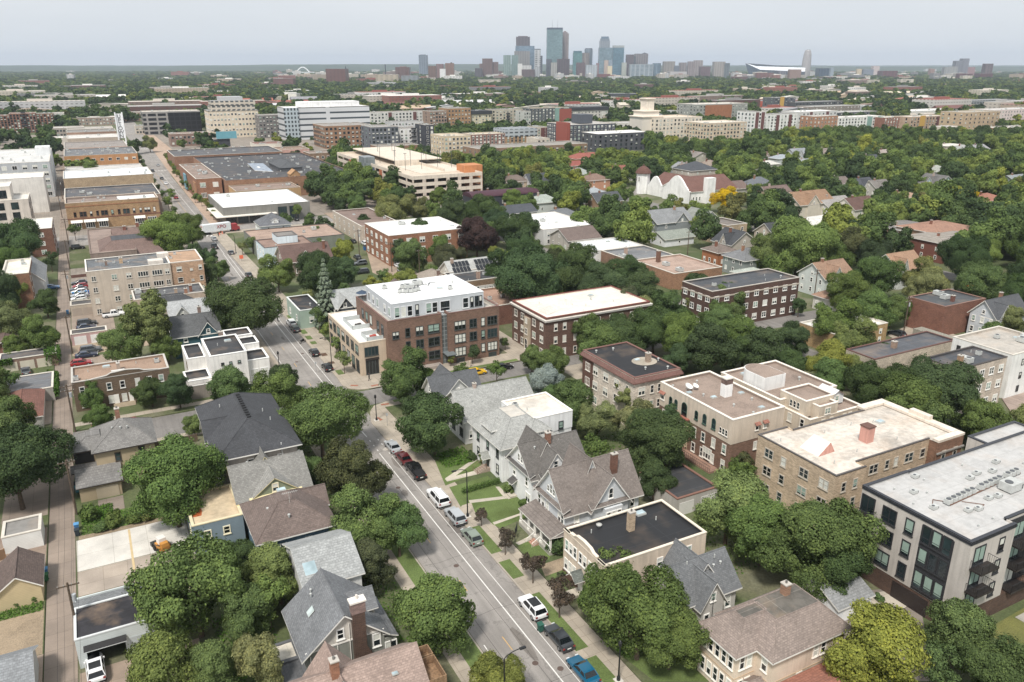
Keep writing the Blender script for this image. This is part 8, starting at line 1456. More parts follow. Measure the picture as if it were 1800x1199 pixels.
def wheel(t,p,r,th=.06):m=MB();n=16;[m.tube((0,r*math.cos(2*math.pi*k/n),r*math.sin(2*math.pi*k/n)),(0,r*math.cos(2*math.pi*(k+1)/n),r*math.sin(2*math.pi*(k+1)/n)),th,n=5) for k in range(n)];[m.tube((0,0,0),(0,r*math.cos(a),r*math.sin(a)),.012,n=3) for a in (0,1.05,2.1,3.14,4.2,5.2)];o=mk('wheel',m,M('plain','1a1a1b'),t);o.location=p
x,y=G(532,600,.4);t=thing('motorcycle','black motorcycle parked at the kerb behind the charcoal hatchback','motorcycle',(x,y,0),R_(-60));wheel(t,(0,-.72,.32),.27);wheel(t,(0,.72,.32),.27)
m=MB();m.box(-.14,-.4,.35,.14,.35,.75);m.tube((0,.3,.8),(0,.72,.32),.05);m.box(-.15,-.1,.75,.15,.4,.98);mk('frame',m,M('metal','26282b',.4),t);m=MB();m.box(-.14,-.75,.72,.14,-.05,.86);mk('seat',m,M('plain','141414'),t);m=MB();m.tube((-.38,.28,1.08),(.38,.28,1.08),.025);mk('handlebar',m,M('metal','8a8a8a',.6),t)
def person(label,x,y,z,rz,joints,edges,rad,col_top,col_leg,skin='a9785c',hair='2c221c'):
 me=bpy.data.meshes.new('body');me.from_pydata(joints,edges,[]);me.materials.append(M('plain',col_top));root=thing('person',label,'person',(x,y,z),rz)
 o=link('body',me,root);md=o.modifiers.new('skin','SKIN');o.modifiers.new('sub','SUBSURF').levels=1
 for i,r in enumerate(rad):me.skin_vertices[0].data[i].radius=(r,r) if not hasattr(r,'__len__') else r
 me.skin_vertices[0].data[0].use_root=True;m=MB();hx,hy,hz=joints[3];m.lathe(hx,hy,[(0,hz-.13),(.07,hz-.1),(.095,hz),(.08,hz+.08),(0,hz+.12)],10);mk('head',m,M('plain',skin),root);m=MB();m.lathe(hx,hy-.015,[(.105,hz+.01),(.09,hz+.09),(0,hz+.14)],10);mk('hair',m,M('plain',hair),root);return root
SJ=[(0,0,.95),(0,0,1.2),(0,0,1.45),(0,0,1.66),(-.2,0,1.42),(-.26,.05,1.14),(-.25,.16,.9),(.2,0,1.42),(.26,-.04,1.14),(.25,.06,.9),(-.1,.06,.5),(-.11,.16,.06),(-.11,.28,.03),(.1,-.02,.5),(.11,-.2,.08),(.11,-.08,.03)]
SE=[(0,1),(1,2),(2,3),(2,4),(4,5),(5,6),(2,7),(7,8),(8,9),(0,10),(10,11),(11,12),(0,13),(13,14),(14,15)]
SR=[.13,.14,.13,.06,.06,.045,.035,.06,.045,.035,.075,.05,.04,.075,.05,.04]
CJ=[(0,-.25,.98),(0,-.02,1.2),(0,.16,1.4),(0,.26,1.58),(-.2,.16,1.36),(-.25,.32,1.15),(-.24,.5,1.06),(.2,.16,1.36),(.25,.32,1.15),(.24,.5,1.06),(-.11,.1,.72),(-.11,-.02,.32),(-.11,.12,.27),(.11,.08,.86),(.11,.1,.46),(.11,.24,.42)]
x,y=G(488,560,.8);person('cyclist in dark top riding toward the camera in the bike lane',x,y,-.02,math.pi,CJ,SE,SR,'2c2f36','2c2f36',hair='b04a3a')
t=thing('bicycle','bicycle ridden by the cyclist in the bike lane','bicycle',(x,y,-.02),math.pi);wheel(t,(0,-.52,.34),.32,.025);wheel(t,(0,.52,.34),.32,.025);m=MB();[m.tube(a,c,.02,n=5) for a,c in (((0,-.52,.34),(0,-.05,.3)),((0,-.05,.3),(0,-.2,.85)),((0,-.2,.8),(0,.38,.88)),((0,.4,.95),(0,.52,.34)),((0,-.05,.3),(0,.42,.75)),((-.24,.45,1.0),(.24,.45,1.0)))];mk('frame',m,M('metal','33373d',.3),t)
x,y=G(649,664,.8);person('pedestrian in black walking past the shop corner',x,y,.14,1.2,SJ,SE,SR,'1d1e22','1d1e22')
x,y=G(826,640,.8);person('pedestrian in a pale top by the entrance of the brick corner block',x,y,.14,-1.2,SJ,SE,SR,'c9b6a4','44484f')
x,y=G(424,396,.8);person('person in dark clothes on the pavement near the far white lorry',x-12,y-18,.14,.4,SJ,SE,SR,'26282e','26282e')

# ================================================================ street furniture
BLK=M('metal','1d1e20')
def lamp(u,v,h,arm=0,label='',side=-1):
 x,y=G(u,v,.14);t=thing('street_lamp',label,'street lamp',(x,y,.13));m=MB();m.box(-.45,-.45,0,.45,.45,.08);mk('base_pad',m,M('plain','c9c4ba'),t);m=MB();m.lathe(0,0,[(.22,.08),(.2,.5),(.1,.7),(.075,h)],10);mk('post',m,BLK,t)
 m=MB()
 if arm:
  pr=(0,0,h);n=7
  for k in range(1,n+1):a=math.pi/2*k/n;q=(side*arm*(1-math.cos(a)),0,h+.7*math.sin(a));m.tube(pr,q,.05,n=6);pr=q
  mk('arm',m,BLK,t);m=MB();q=pr;m.box(min(q[0],q[0]+side*.7),-.14,q[2]-.12,max(q[0],q[0]+side*.7),.14,q[2]+.04);mk('lamp_head',m,BLK,t)
 else:m.lathe(0,0,[(.09,h),(.2,h+.12),(.24,h+.55),(.12,h+.75),(0,h+.85)],10);mk('lantern',m,BLK,t)
 return t
lamp(822,908,7.6,1.7,'tall black shepherd-crook street lamp on the verge by the parked cars');lamp(662,739,4.6,0,'black lantern post on the near corner of the junction');lamp(1087,1196,4.6,0,'black lantern post beside the pavement near the bottom edge')
lamp(584,652,7.4,1.5,'black arm lamp beside the cream shop wing');lamp(518,562,4.4,0,'black lantern post beside the white crossover');lamp(461,498,4.4,0,'black lantern post farther up past the charcoal hatchback');lamp(492,656,4.4,0,'black lantern post before the white stepped modern building',1);lamp(415,446,6.5,1.5,'black arm lamp near the orange sign')
x,y=30.3,58.9;lamp(*S(x,y,.14),7.4,1.8,'black arm lamp leaning over the carriageway from the left pavement',1)
for k,(u,v) in enumerate(((681,748),(556,655),(473,661))):
 x,y=G(u,v,.14);t=thing('street_sign',('small sign on a thin post near the junction corner','low pale litter bin and post at the kerb build-out','thin dark post with notices by the white building')[k],'sign',(x,y,.13));m=MB();m.tube((0,0,0),(0,0,2.6),.035,n=6);mk('post',m,M('metal','8a8d8e'),t);m=MB();m.box(-.2,-.02,2.0,.2,0,2.55);mk('panel',m,M('plain','b9bdbd'),t)
WOOD=M('bark','5c4f42')
def pole(u,v,h=9.6,xa=1,label='',tr=False,xy=None):
 x,y=xy or G(u,v,.1);t=thing('utility_pole',label,'utility pole',(x,y,0));m=MB();m.tube((0,0,0),(0,0,h),.17,.12,8);mk('pole',m,WOOD,t)
 for k in range(xa):m=MB();m.box(-1.2,-.06,h-.5-.9*k,1.2,.06,h-.36-.9*k);o=mk('crossarm',m,WOOD,t);[mk('insulator',(lambda q:(q.tube((xx,0,h-.36-.9*k),(xx,0,h-.2-.9*k),.04),q)[1])(MB()),M('plain','c9c9c4'),o) for xx in (-1.05,-.4,.4,1.05)]
 if tr:m=MB();m.tube((.38,0,h-2.6),(.38,0,h-1.7),.24,n=12);mk('transformer',m,M('metal','a9adb0'),t)
 return (x,y,h)
AL=[pole(0,0,8.6,1,'dark leaning alley pole beside the black-roofed garage',True,(-9.0,92.6)),pole(0,0,9.4,1,'alley pole standing by the hedge near the tan hip-roofed house',False,(-9.0,125)),pole(0,0,9.6,2,'alley pole with crossarms in front of the long brown brick flats',True,(-8.9,158)),pole(0,0,9.6,1,'alley pole beside the pink-trimmed garage',False,(-9.0,206)),pole(0,0,10,2,'alley pole with transformer beside the stacked row of cars',True,(-9.2,254)),pole(0,0,10,1,'alley pole at the corner of the mansard building',False,(-9.2,300)),pole(0,0,10,2,'alley pole at the second side street',False,(-9.4,345)),pole(0,0,10,1,'alley pole behind the taupe windowless store',True,(-11.8,410)),pole(0,0,10,1,'alley pole by the big tan brick block',True,(-11.8,470))]
RP=[pole(993,597,10,2,'pale utility pole with transformer before the brown brick walk-up',True),pole(845,590,9.6,1,'pole at the rear corner of the red-brown brick corner block'),pole(738,492,10,1,'bare utility pole below the rust-orange brick block'),pole(689,478,10,1,'brown pole at the corner of the rust-orange brick block'),pole(632,452,10,1,'pole by the parked cars near the tan shop row',True)]
RQ=[pole(1430,532,10,2,'tall pole with angled arms beside the rust-tan cottage'),pole(1588,587,10,2,'pole with transformer beside the red brick flats',True),pole(1130,439,9.6,1,'pole behind the tall-chimneyed shop'),pole(1028,396,9.6,1,'pole right of the white two-level building'),pole(1208,452,9.6,1,'pole beside the pale green-roofed garage'),pole(1310,352,9.6,1,'pole with white insulators behind the gold tree')]
def wires(ps,label):
 m=MB()
 for a,c in zip(ps,ps[1:]):
  for dx in (-1.05,-.4,.4,1.05):
   pr=None
   for k in range(9):t=k/8;q=(a[0]+dx+(c[0]-a[0])*t,a[1]+(c[1]-a[1])*t,a[2]+(c[2]-a[2])*t-.2-1.1*4*t*(1-t));(m.tube(pr,q,.014,n=3,cap=False) if pr else 0);pr=q
 tag(mk('power_line',m,M('plain','2c2b2a')),label,'power line')
wires([(-9.0,50,8.6)]+AL,'four sagging power lines strung along the alley poles');wires(RP,'power lines running behind the red-brown corner block to the car park');wires(RQ[:2],'power lines crossing above the white-roofed orange-brick building')
def bin_(u,v,c,label,rz=0,xy=None,group=None):
 x,y=xy or G(u,v,.5);t=thing('wheeled_bin',label,'bin',(x,y,.15),rz,group);m=MB();m.face([(-.25,-.25,.08),(.25,-.25,.08),(.32,-.32,1.0),(-.32,-.32,1.0)]);m.face([(.25,-.25,.08),(.25,.25,.08),(.32,.32,1.0),(.32,-.32,1.0)]);m.face([(.25,.25,.08),(-.25,.25,.08),(-.32,.32,1.0),(.32,.32,1.0)]);m.face([(-.25,.25,.08),(-.25,-.25,.08),(-.32,-.32,1.0),(-.32,.32,1.0)]);mk('tub',m,M('plain',c),t)
 m=MB();m.slab([(-.35,-.36,1.06),(.35,-.36,1.06),(.35,.36,1.12),(-.35,.36,1.12)],.06,0,0);mk('lid',m,M('plain',c if c!='2c6fa8' else '4a90c4'),t);[mk('wheel',(lambda q:(q.tube((s_*.26,.26,.1),(s_*.32,.26,.1),.1,n=8),q)[1])(MB()),M('plain','1a1a1a'),t) for s_ in (-1,1)];return t
for u,v,c,l in ((135,928,'2c6fa8','blue wheeled bin by the hedge at the pad edge'),(136,938,'26323a','dark wheeled bin under the blue one at the pad edge'),(80,1007,'2c6fa8','blue wheeled bin beside the tan alley garage'),(81,1017,'2f6a44','green wheeled bin beside the tan alley garage'),(17,955,'4a86b8','pale blue wheeled bin on the left driveway'),(24,953,'26303a','dark wheeled bin next to the pale blue one on the left driveway'),(80,699,'2c6fa8','blue wheeled bin beside the rusty red garage'),(88,700,'26303a','charcoal wheeled bin beside the rusty red garage'),(136,862,'2f7a84','teal wheeled bin at the side of the tan hip-roofed house'),(135,855,'26303a','dark wheeled bin at the side of the tan hip-roofed house'),(119,550,'3a86c0','light blue wheeled bin by the three-bay alley garage'),(950,1105,'1f5a4c','green wheeled bin under the second purple tree')):bin_(u,v,c,l)
for k in range(6):bin_(0,0,['2c6fa8','3a5a3c','2c6fa8','24303a','2c6fa8','3a66a8'][k],'wheeled bin in the line of bins on the alley beside the pale walk-up',0,(-8.4+k*.85,262.5),'bins in a line beside the pale walk-up')
x,y=G(647,436,.8);t=thing('skip','blue steel rubbish skip beside the rust-orange block','skip',(x,y,.15));m=MB();m.prism([(-1.6,-.9),(1.6,-.9),(1.6,.9),(-1.6,.9)],.1,1.4);mk('tub',m,M('metal','2f5f94'),t);m=MB();m.slab([(-1.6,-.95,1.45),(1.6,-.95,1.45),(1.6,.95,1.6),(-1.6,.95,1.6)],.06);mk('lid',m,[M('plain','26282b')]*2,t)
x,y=G(285,961,.6);t=thing('skid_steer','small yellow and white skid steer loader on the new concrete pad','loader',(x,y,.22),.3);m=MB();m.box(-.75,-1.1,.3,.75,.6,1.1);m.box(-.5,-1.3,.9,.5,-.6,1.5);mk('body',m,M('plain','c98a2c',.5),t);m=MB();m.box(-.5,-.6,1.1,.5,.5,2.0);mk('cab',m,M('plain','e0dcd6'),t);m=MB();[m.tube((s_*.68,-1.0,1.3),(s_*.68,1.5,.5),.09,n=5) for s_ in (-1,1)];m.box(-.9,1.4,.05,.9,2.0,.6);mk('bucket_arm',m,M('metal','3c3c3a'),t)
for s_ in (-1,1):
 for yy in (-.6,.4):m=MB();m.tube((-.14,0,0),(.14,0,0),.36,n=12);o=mk('wheel',m,M('plain','1a1a1a'),t);o.location=(s_*.88,yy,.36)
x,y=G(907,948,.1);t=thing('yard_sign','black framed yard sign on two posts before the brown-roofed Victorian','sign',(x,y,.14),.9);m=MB();m.tube((-.8,0,0),(-.8,0,2.3),.05,n=6);m.tube((.8,0,0),(.8,0,2.3),.05,n=6);mk('post',m,BLK,t);m=MB();m.box(-.76,-.03,1.1,.76,.03,2.1);mk('panel',m,M('plain','2c3032'),t)
for k,(u,v) in enumerate(((388,407),(391,410),(386,412))):x,y=G(u,v,.4);t=thing('traffic_drum','orange traffic drum beside the white lorry','traffic drum',(x,y,.05),0,'traffic drums beside the white lorry');m=MB();m.lathe(0,0,[(.35,0),(.3,.1),(.27,1.0),(0,1.02)],10);mk('drum',m,M('plain','d9602c'),t);m=MB();m.lathe(0,0,[(.31,.4),(.31,.55)],10);mk('reflective_band',m,M('plain','e6e4e0'),t)
x,y=G(425,459,.2);t=thing('road_works_sign','square orange road works sign on the pavement edge','sign',(x,y,.13));m=MB();m.tube((0,0,0),(0,0,1.2),.04);mk('stand',m,M('metal','55585a'),t);m=MB();m.box(-.65,-.03,.9,.65,0,2.2);mk('panel',m,M('plain','e0653c'),t)
def fence(label,pts,h,col,kind='wooden_fence',post=2.4,z=.13):
 t=thing(kind,label,'fence',(pts[0][0],pts[0][1],z));ox,oy=pts[0];m=MB();
 for a,c in zip(pts,pts[1:]):
  L=math.hypot(c[0]-a[0],c[1]-a[1]);n=max(1,int(L/post));dx,dy=(c[0]-a[0])/L,(c[1]-a[1])/L;nx,ny=-dy*.03,dx*.03
  m.prism([(a[0]-ox-nx,a[1]-oy-ny),(a[0]-ox+nx,a[1]-oy+ny),(c[0]-ox+nx,c[1]-oy+ny),(c[0]-ox-nx,c[1]-oy-ny)][::-1],.05,h)
  for k in range(n+1):q=MB();x,y=a[0]-ox+dx*L*k/n,a[1]-oy+dy*L*k/n;q.box(x-.06,y-.06,0,x+.06,y+.06,h+.12);mk('post',q,M('bark',col),t)
 mk('panel',m,M('siding',col),t)
fence('brown timber fence at the back of the concrete pad',[(5.6,117.3),(9.5,117.3)],1.4,'6f5a48');fence('grey board fence at the back of the charcoal-roofed house',[(5.5,117.5),(5.5,125),(10,125)],1.6,'7c7066');fence('weathered timber fence on the left driveway',[(-19.5,112),(-19.5,116.5),(-17.8,116.5)],1.6,'8a6a4c');fence('brown timber fence beside the small tree by the charcoal-roofed house',[(3.6,142.8),(10.8,142.8)],1.5,'6b5a4a')
fence('low brown retaining fence of the alley car park',[(-8.8,286),(-2.6,286)],1.0,'6b4a40')
# low dark planters of the new block
for k in range(4):x,y=92+k*7,36;t=thing('planter','black-edged planter bed beside the patio slabs of the new apartment block','planter',(x,y,.1),0,'black-edged planters of the new apartment block');m=MB();[m.box(*q) for q in ((0,0,0,5.6,.3,.5),(0,1.7,0,5.6,2.0,.5),(0,.3,0,.3,1.7,.5),(5.3,.3,0,5.6,1.7,.5))];mk('edging',m,M('plain','2e2a29'),t);m=MB();m.box(.3,.3,0,5.3,1.7,.42);mk('soil',m,MULCH,t)

# ================================================================ trees one can tell apart: (u, v, radius px, tone, kind)
NEAR=[
 (22,815,88,'dark'),(20,728,48,'mid'),(302,840,95,'mid'),(340,1020,96,'mid'),(425,1075,56,'mid'),(430,985,46,'dark'),(470,1050,40,'light'),(488,1000,60,'light'),(290,1180,80,'light'),(385,1175,62,'mid'),(455,1160,48,'olive','tall'),
 (772,1062,82,'mid'),(655,985,52,'brown'),(700,925,50,'mid'),(648,905,66,'light'),(612,822,66,'brown'),(562,735,78,'mid'),(482,690,52,'mid'),(415,678,46,'mid'),(340,742,20,'light','med'),
 (312,680,33,'dark','med'),(264,684,28,'dark','med'),(162,692,27,'mid','med'),(176,730,28,'mid','med'),(258,555,44,'olive','tall'),(208,598,40,'light'),(292,608,28,'light','med'),(418,533,70,'dark'),(292,408,46,'light'),(335,402,34,'mid'),
 (22,420,56,'dark'),(2,560,40,'olive'),(8,505,32,'light'),(79,528,27,'dark'),(62,582,38,'mid'),(22,608,24,'light'),(8,665,26,'mid'),(88,455,14,'dark'),(30,770,50,'mid'),
 (156,905,24,'mid','bush'),(205,912,22,'mid','bush'),(235,908,18,'mid','bush'),(175,925,16,'mid','bush'),(262,905,16,'olive','bush'),(95,655,12,'mid','bush'),(92,625,12,'mid','bush'),(60,1050,12,'mid','bush'),(20,1062,12,'mid','bush'),(318,985,14,'light','bush'),
 (563,478,48,'deep'),(605,470,30,'dark'),(487,474,33,'light'),(573,524,31,'blue','spruce'),(600,438,24,'yel'),(443,425,13,'mid'),(425,432,10,'olive'),(541,520,14,'olive'),(543,555,9,'deep','tall'),(560,555,16,'mid'),(610,508,16,'mid'),
 (590,603,12,'light','small'),(604,632,16,'light','small'),(570,578,13,'light','small'),(712,655,50,'mid'),(745,668,28,'mid'),(762,733,60,'dark'),(716,716,20,'dark'),(792,632,8,'yel','small'),(811,652,16,'mid','small'),(873,650,20,'mid','small'),(830,618,14,'dark','small'),(797,610,12,'dark','small'),(888,600,10,'mid','small'),
 (935,628,28,'mid'),(965,630,32,'mid'),(958,668,38,'blue','med'),(1000,705,48,'mid'),(1050,735,38,'olive'),(1222,505,34,'dark'),(1250,512,30,'mid'),(1280,525,32,'dark'),(1258,552,32,'mid'),(985,700,36,'mid'),(1105,690,30,'olive','tall'),(1150,762,72,'dark'),(1115,735,45,'olive'),(1168,740,32,'dark','tall'),(1042,790,32,'mid'),(1150,840,38,'dark'),
 (1282,880,72,'light'),(1425,940,102,'mid'),(1345,920,70,'mid'),(1470,985,60,'dark'),(1290,790,20,'dark'),(1315,812,22,'brown','small'),(1302,825,26,'mid'),(1125,1065,92,'mid'),(1075,1040,62,'mid'),(1180,1110,66,'mid'),(1075,1000,40,'mid'),
 (1530,1130,94,'yel'),(1685,1110,66,'mid'),(1745,1165,70,'dark'),(1650,1170,40,'mid'),(1790,1190,40,'mid'),(846,905,14,'purp','small'),(888,947,20,'purp','small'),(937,990,25,'purp','small'),(984,1045,29,'purp','small'),(875,1190,52,'yel'),
 (978,955,26,'dark','bush'),(915,858,10,'mid','bush'),(897,858,14,'mid','bush'),(935,870,14,'light','bush'),(920,882,12,'mid','bush'),(905,862,12,'mid','bush'),(850,803,14,'mid','bush'),(830,800,12,'dark','bush'),(1000,1008,12,'light','bush'),(985,1015,12,'brown','bush'),(948,878,9,'light','small'),(1548,1052,12,'mid','bush'),(1580,1045,9,'mid','bush'),
 (1560,678,62,'dark'),(1650,672,68,'dark'),(1608,700,60,'mid'),(1740,740,50,'mid'),(1795,745,44,'olive'),(1705,735,34,'dark'),(1452,628,44,'yel','med'),(1450,660,40,'mid'),(1380,640,36,'dark'),(1500,650,32,'olive'),
 (935,480,70,'dark'),(890,470,38,'deep'),(985,500,50,'dark'),(1010,468,50,'dark'),(1060,500,50,'dark'),(1100,480,40,'dark'),(1135,505,42,'dark'),(1168,540,40,'dark'),(1098,530,36,'brown'),(1038,575,38,'mid'),(1090,590,52,'dark'),(1045,600,46,'mid'),(1150,575,50,'dark'),(1205,590,52,'mid'),(1255,605,50,'dark'),(1310,590,46,'mid'),(1350,610,46,'dark'),(1235,525,32,'olive'),(1280,530,34,'mid'),(1270,565,34,'mid'),(1390,590,34,'dark'),(1188,625,30,'dark'),(1290,620,34,'dark'),(1125,545,34,'olive'),
 (1405,425,68,'light'),(1360,440,44,'light'),(1445,450,44,'mid'),(1490,510,44,'mid'),(1470,560,44,'mid'),(1530,480,48,'mid'),(1570,540,30,'mid'),(1545,540,40,'mid'),(1630,485,38,'olive'),(1745,590,30,'mid'),(1722,610,24,'dark'),(1780,560,30,'olive'),(1500,590,40,'light'),(1530,565,16,'light','small'),(1545,620,26,'dark'),(1405,535,12,'dark','tall'),(1602,555,12,'mid','bush'),(1680,572,14,'mid','bush'),
 (838,412,40,'plum'),(735,405,28,'dark'),(722,445,34,'mid'),(775,438,32,'mid'),(705,438,24,'dark'),(692,368,34,'olive'),(730,362,26,'olive'),(778,372,16,'light'),(637,390,18,'deep'),(598,358,14,'dark'),(628,355,18,'mid'),(690,345,24,'mid'),(720,340,14,'dark','tall'),(690,312,20,'dark','tall'),(700,345,18,'dark','tall'),(770,345,16,'mid','tall'),(800,372,34,'dark'),(850,370,36,'dark'),(835,370,30,'light'),(900,400,38,'dark'),(870,392,30,'deep'),(905,348,22,'light'),(757,478,14,'light'),(712,486,20,'yel'),(655,498,18,'yel'),(688,492,16,'yel'),(675,485,14,'mid'),(1278,348,26,'gold'),(1706,350,20,'gold'),
 (388,350,7,'mid'),(355,335,6,'mid'),(330,318,7,'mid'),(322,322,6,'mid'),(342,345,7,'mid'),(300,340,9,'light'),(295,352,10,'light'),(236,276,12,'dark'),(262,250,14,'olive'),(262,312,6,'mid'),(130,403,12,'mid'),(162,296,16,'light'),(483,365,12,'light'),(520,368,11,'light'),(181,432,6,'mid','small'),(238,437,10,'light','small'),(556,405,11,'mid'),(548,378,8,'dark','bush'),
]
for q in NEAR:
 if q[2]>0:tree(q[0],q[1],q[2],q[3],q[4] if len(q)>4 else None)
for i,y in enumerate(np.arange(372,640,13.5)):
 put_tree(lx(y,2)+2.6+(i %3)*.3,y,1.7+(i*7 %5)*.2,5.2+(i %4)*.5,'small',['light','mid','yel'][i %3],name='young_tree')
 if i %2:put_tree(lx(y,1)-2.4,y+5,1.6+(i %3)*.3,5.0,'small','mid',name='young_tree')
NNEAR=len(TREES)
def kclear(x,y,r,Ht):
 """keep crowns off roofs, carriageways and out of the way of the things the photograph shows"""
 if lx(y,1)-1<x<lx(y,2)+2 or-13.5<x<-8.5 or 143-.04*(x-42)<y+2 and y-2<153-.04*(x-42) or 340<y<362:return False
 for (x0,y0,x1,y1,hh,sh) in FOOT:
  if x0-r*.3<x<x1+r*.3 and y0-r*.3<y<y1+r*.3:return False
 return True
SB=[]
for i,(x0,y0,x1,y1,hh,sh) in enumerate(FOOT):
 lo=.5 if y1<260 and x0<200 else .25 if (hh>11.5 and y0>380) or 'church' in (sh or '') else .6 if hh>9.8 else .84;p=[S(a,c,e) for a in (x0,x1) for c in (y0,y1) for e in (hh*lo,hh)];D=Vector(((x0+x1)/2,(y0+y1)/2,-H)).dot(FW)
 a,c,e,f=min(q[0] for q in p),min(q[1] for q in p),max(q[0] for q in p),max(q[1] for q in p);k=.06 if lo<.6 else .3
 SB.append((a+(e-a)*k,c+(f-c)*.05,e-(e-a)*k,f-(f-c)*k*.8,D,.7 if lo<.6 else .5))
for u0,v0,u1,v1,D in ((1555,536,1598,556,220),(640,400,700,470,290),(600,395,660,470,290)):SB.append((u0,v0,u1,v1,D,.6))
def covers(x,y,r,Ht):
 D=Vector((x,y,-H+Ht*.6)).dot(FW);u,v=S(x,y,Ht*.62);rq=r*FPX/D
 for a,c,e,f,DD,kk in SB:
  rp=rq*kk
  if DD>D-4 and u+rp>a+1 and u-rp<e-1 and v+rp*.8>c and v-rp*.8<f:return True
 return False
tr=random.Random(99);CAND=[]
def scatter(x0,x1,y0,y1,st,rmin,rmax,out):
 y=y0
 while y<y1:
  x=x0
  while x<x1:
   px,py=x+tr.uniform(-.42,.42)*st,y+tr.uniform(-.42,.42)*st;r=tr.uniform(rmin,rmax);x+=st
   D=Vector((px,py,-H)).dot(FW)
   if D<60:continue
   u,v=S(px,py,8)
   if not ((-60 if px>-24 or py>420 else-1500)<u<2100 and 90<v<1500):continue
   out.append((px,py,r,D))
  y+=st
scatter(100,820,90,540,9.4,4.8,9,CAND);scatter(-150,-16,150,640,10.5,4.2,6.6,CAND);scatter(12,34,60,340,9,2.6,4,CAND);scatter(48,140,208,345,10,3,4.6,CAND);scatter(100,140,20,90,9,3.4,5,CAND);scatter(820,1300,150,620,12,5,7.4,CAND);scatter(-110,-30,60,150,10,4,6.5,CAND)
def taken(x,y,r):
 return any((x-t[1])**2+(y-t[2])**2<(.8*(r+t[3]))**2 for t in TREES)
CAND.sort(key=lambda c:c[3]);ST=[]
grid_={}
for px,py,r,D in CAND:
 if 148<px<162 and py<100:continue
 if 44<px<140 and 160<py<345 and (px<66 or 84<px<122 and 240<py):continue
 Ht=r*tr.uniform(1.9,2.4)
 if not kclear(px,py,r,Ht) or covers(px,py,r,Ht):continue
 if len(TREES)<640 and D<520:
  if taken(px,py,r):continue
  if-60<S(px,py,6)[0]<1870 and S(px,py,8)[1]<1240 and len(TREES)-NNEAR<300-NNEAR+0:
   put_tree(px,py,r,Ht,'med' if r<5.4 else 'big',tr.choice(['dark','dark','mid','mid','deep','olive','light','mid','brown'] if tr.random()<.9 else ['yel']),rr=tr);continue
 ST.append((px,py,r,Ht))
def gn_stuff(name,pts,protos,label_kind='stuff'):
 col=bpy.data.collections.new(name+'_kinds')
 for me in protos:col.objects.link(bpy.data.objects.new('crown',me))
 me=bpy.data.meshes.new(name);me.vertices.add(len(pts));me.vertices.foreach_set('co',np.array([(p[0],p[1],0) for p in pts],dtype=np.float32).ravel())
 for nm,k in (('sr',2),('sh',3)):a=me.attributes.new(nm,'FLOAT','POINT');a.data.foreach_set('value',np.array([p[k] for p in pts],dtype=np.float32))
 o=link(name,me);g=bpy.data.node_groups.new(name,'GeometryNodeTree');g.interface.new_socket('Geometry',in_out='INPUT',socket_type='NodeSocketGeometry');g.interface.new_socket('Geometry',in_out='OUTPUT',socket_type='NodeSocketGeometry')
 N=g.nodes.new;gi,go=N('NodeGroupInput'),N('NodeGroupOutput');iop=N('GeometryNodeInstanceOnPoints');ci=N('GeometryNodeCollectionInfo');ci.inputs[0].default_value=col;ci.inputs[1].default_value=True;ci.inputs[2].default_value=True;iop.inputs['Pick Instance'].default_value=True
 a1,a2=N('GeometryNodeInputNamedAttribute'),N('GeometryNodeInputNamedAttribute');a1.inputs[0].default_value='sr';a2.inputs[0].default_value='sh';cx=N('ShaderNodeCombineXYZ');rv=N('FunctionNodeRandomValue');rv.data_type='FLOAT_VECTOR';rv.inputs[0].default_value=(0,0,0);rv.inputs[1].default_value=(0,0,6.28)
 L=g.links.new;L(gi.outputs[0],iop.inputs['Points']);L(ci.outputs[0],iop.inputs['Instance']);L(a1.outputs[0],cx.inputs[0]);L(a1.outputs[0],cx.inputs[1]);L(a2.outputs[0],cx.inputs[2]);L(cx.outputs[0],iop.inputs['Scale']);L(rv.outputs[0],iop.inputs['Rotation']);L(iop.outputs[0],go.inputs[0])
 md=o.modifiers.new('trees','NODES');md.node_group=g;return o
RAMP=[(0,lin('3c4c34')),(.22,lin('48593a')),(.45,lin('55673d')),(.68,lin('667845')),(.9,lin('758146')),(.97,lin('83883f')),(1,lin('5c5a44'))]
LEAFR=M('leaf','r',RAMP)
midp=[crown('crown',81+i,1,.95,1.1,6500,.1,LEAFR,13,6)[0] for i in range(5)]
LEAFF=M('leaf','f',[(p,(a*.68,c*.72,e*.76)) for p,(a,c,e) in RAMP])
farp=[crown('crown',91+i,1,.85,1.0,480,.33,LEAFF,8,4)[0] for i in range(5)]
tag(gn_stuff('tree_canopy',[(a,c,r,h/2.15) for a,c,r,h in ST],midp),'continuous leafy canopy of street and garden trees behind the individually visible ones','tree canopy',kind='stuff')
FW_=[];FB={}
for a,w_,d_ in FH:
 for k in range(int((a-w_)//20)-1,int((a+w_)//20)+2):FB.setdefault(k,[]).append((a,w_,d_))
wr=random.Random(5)
D=560.0
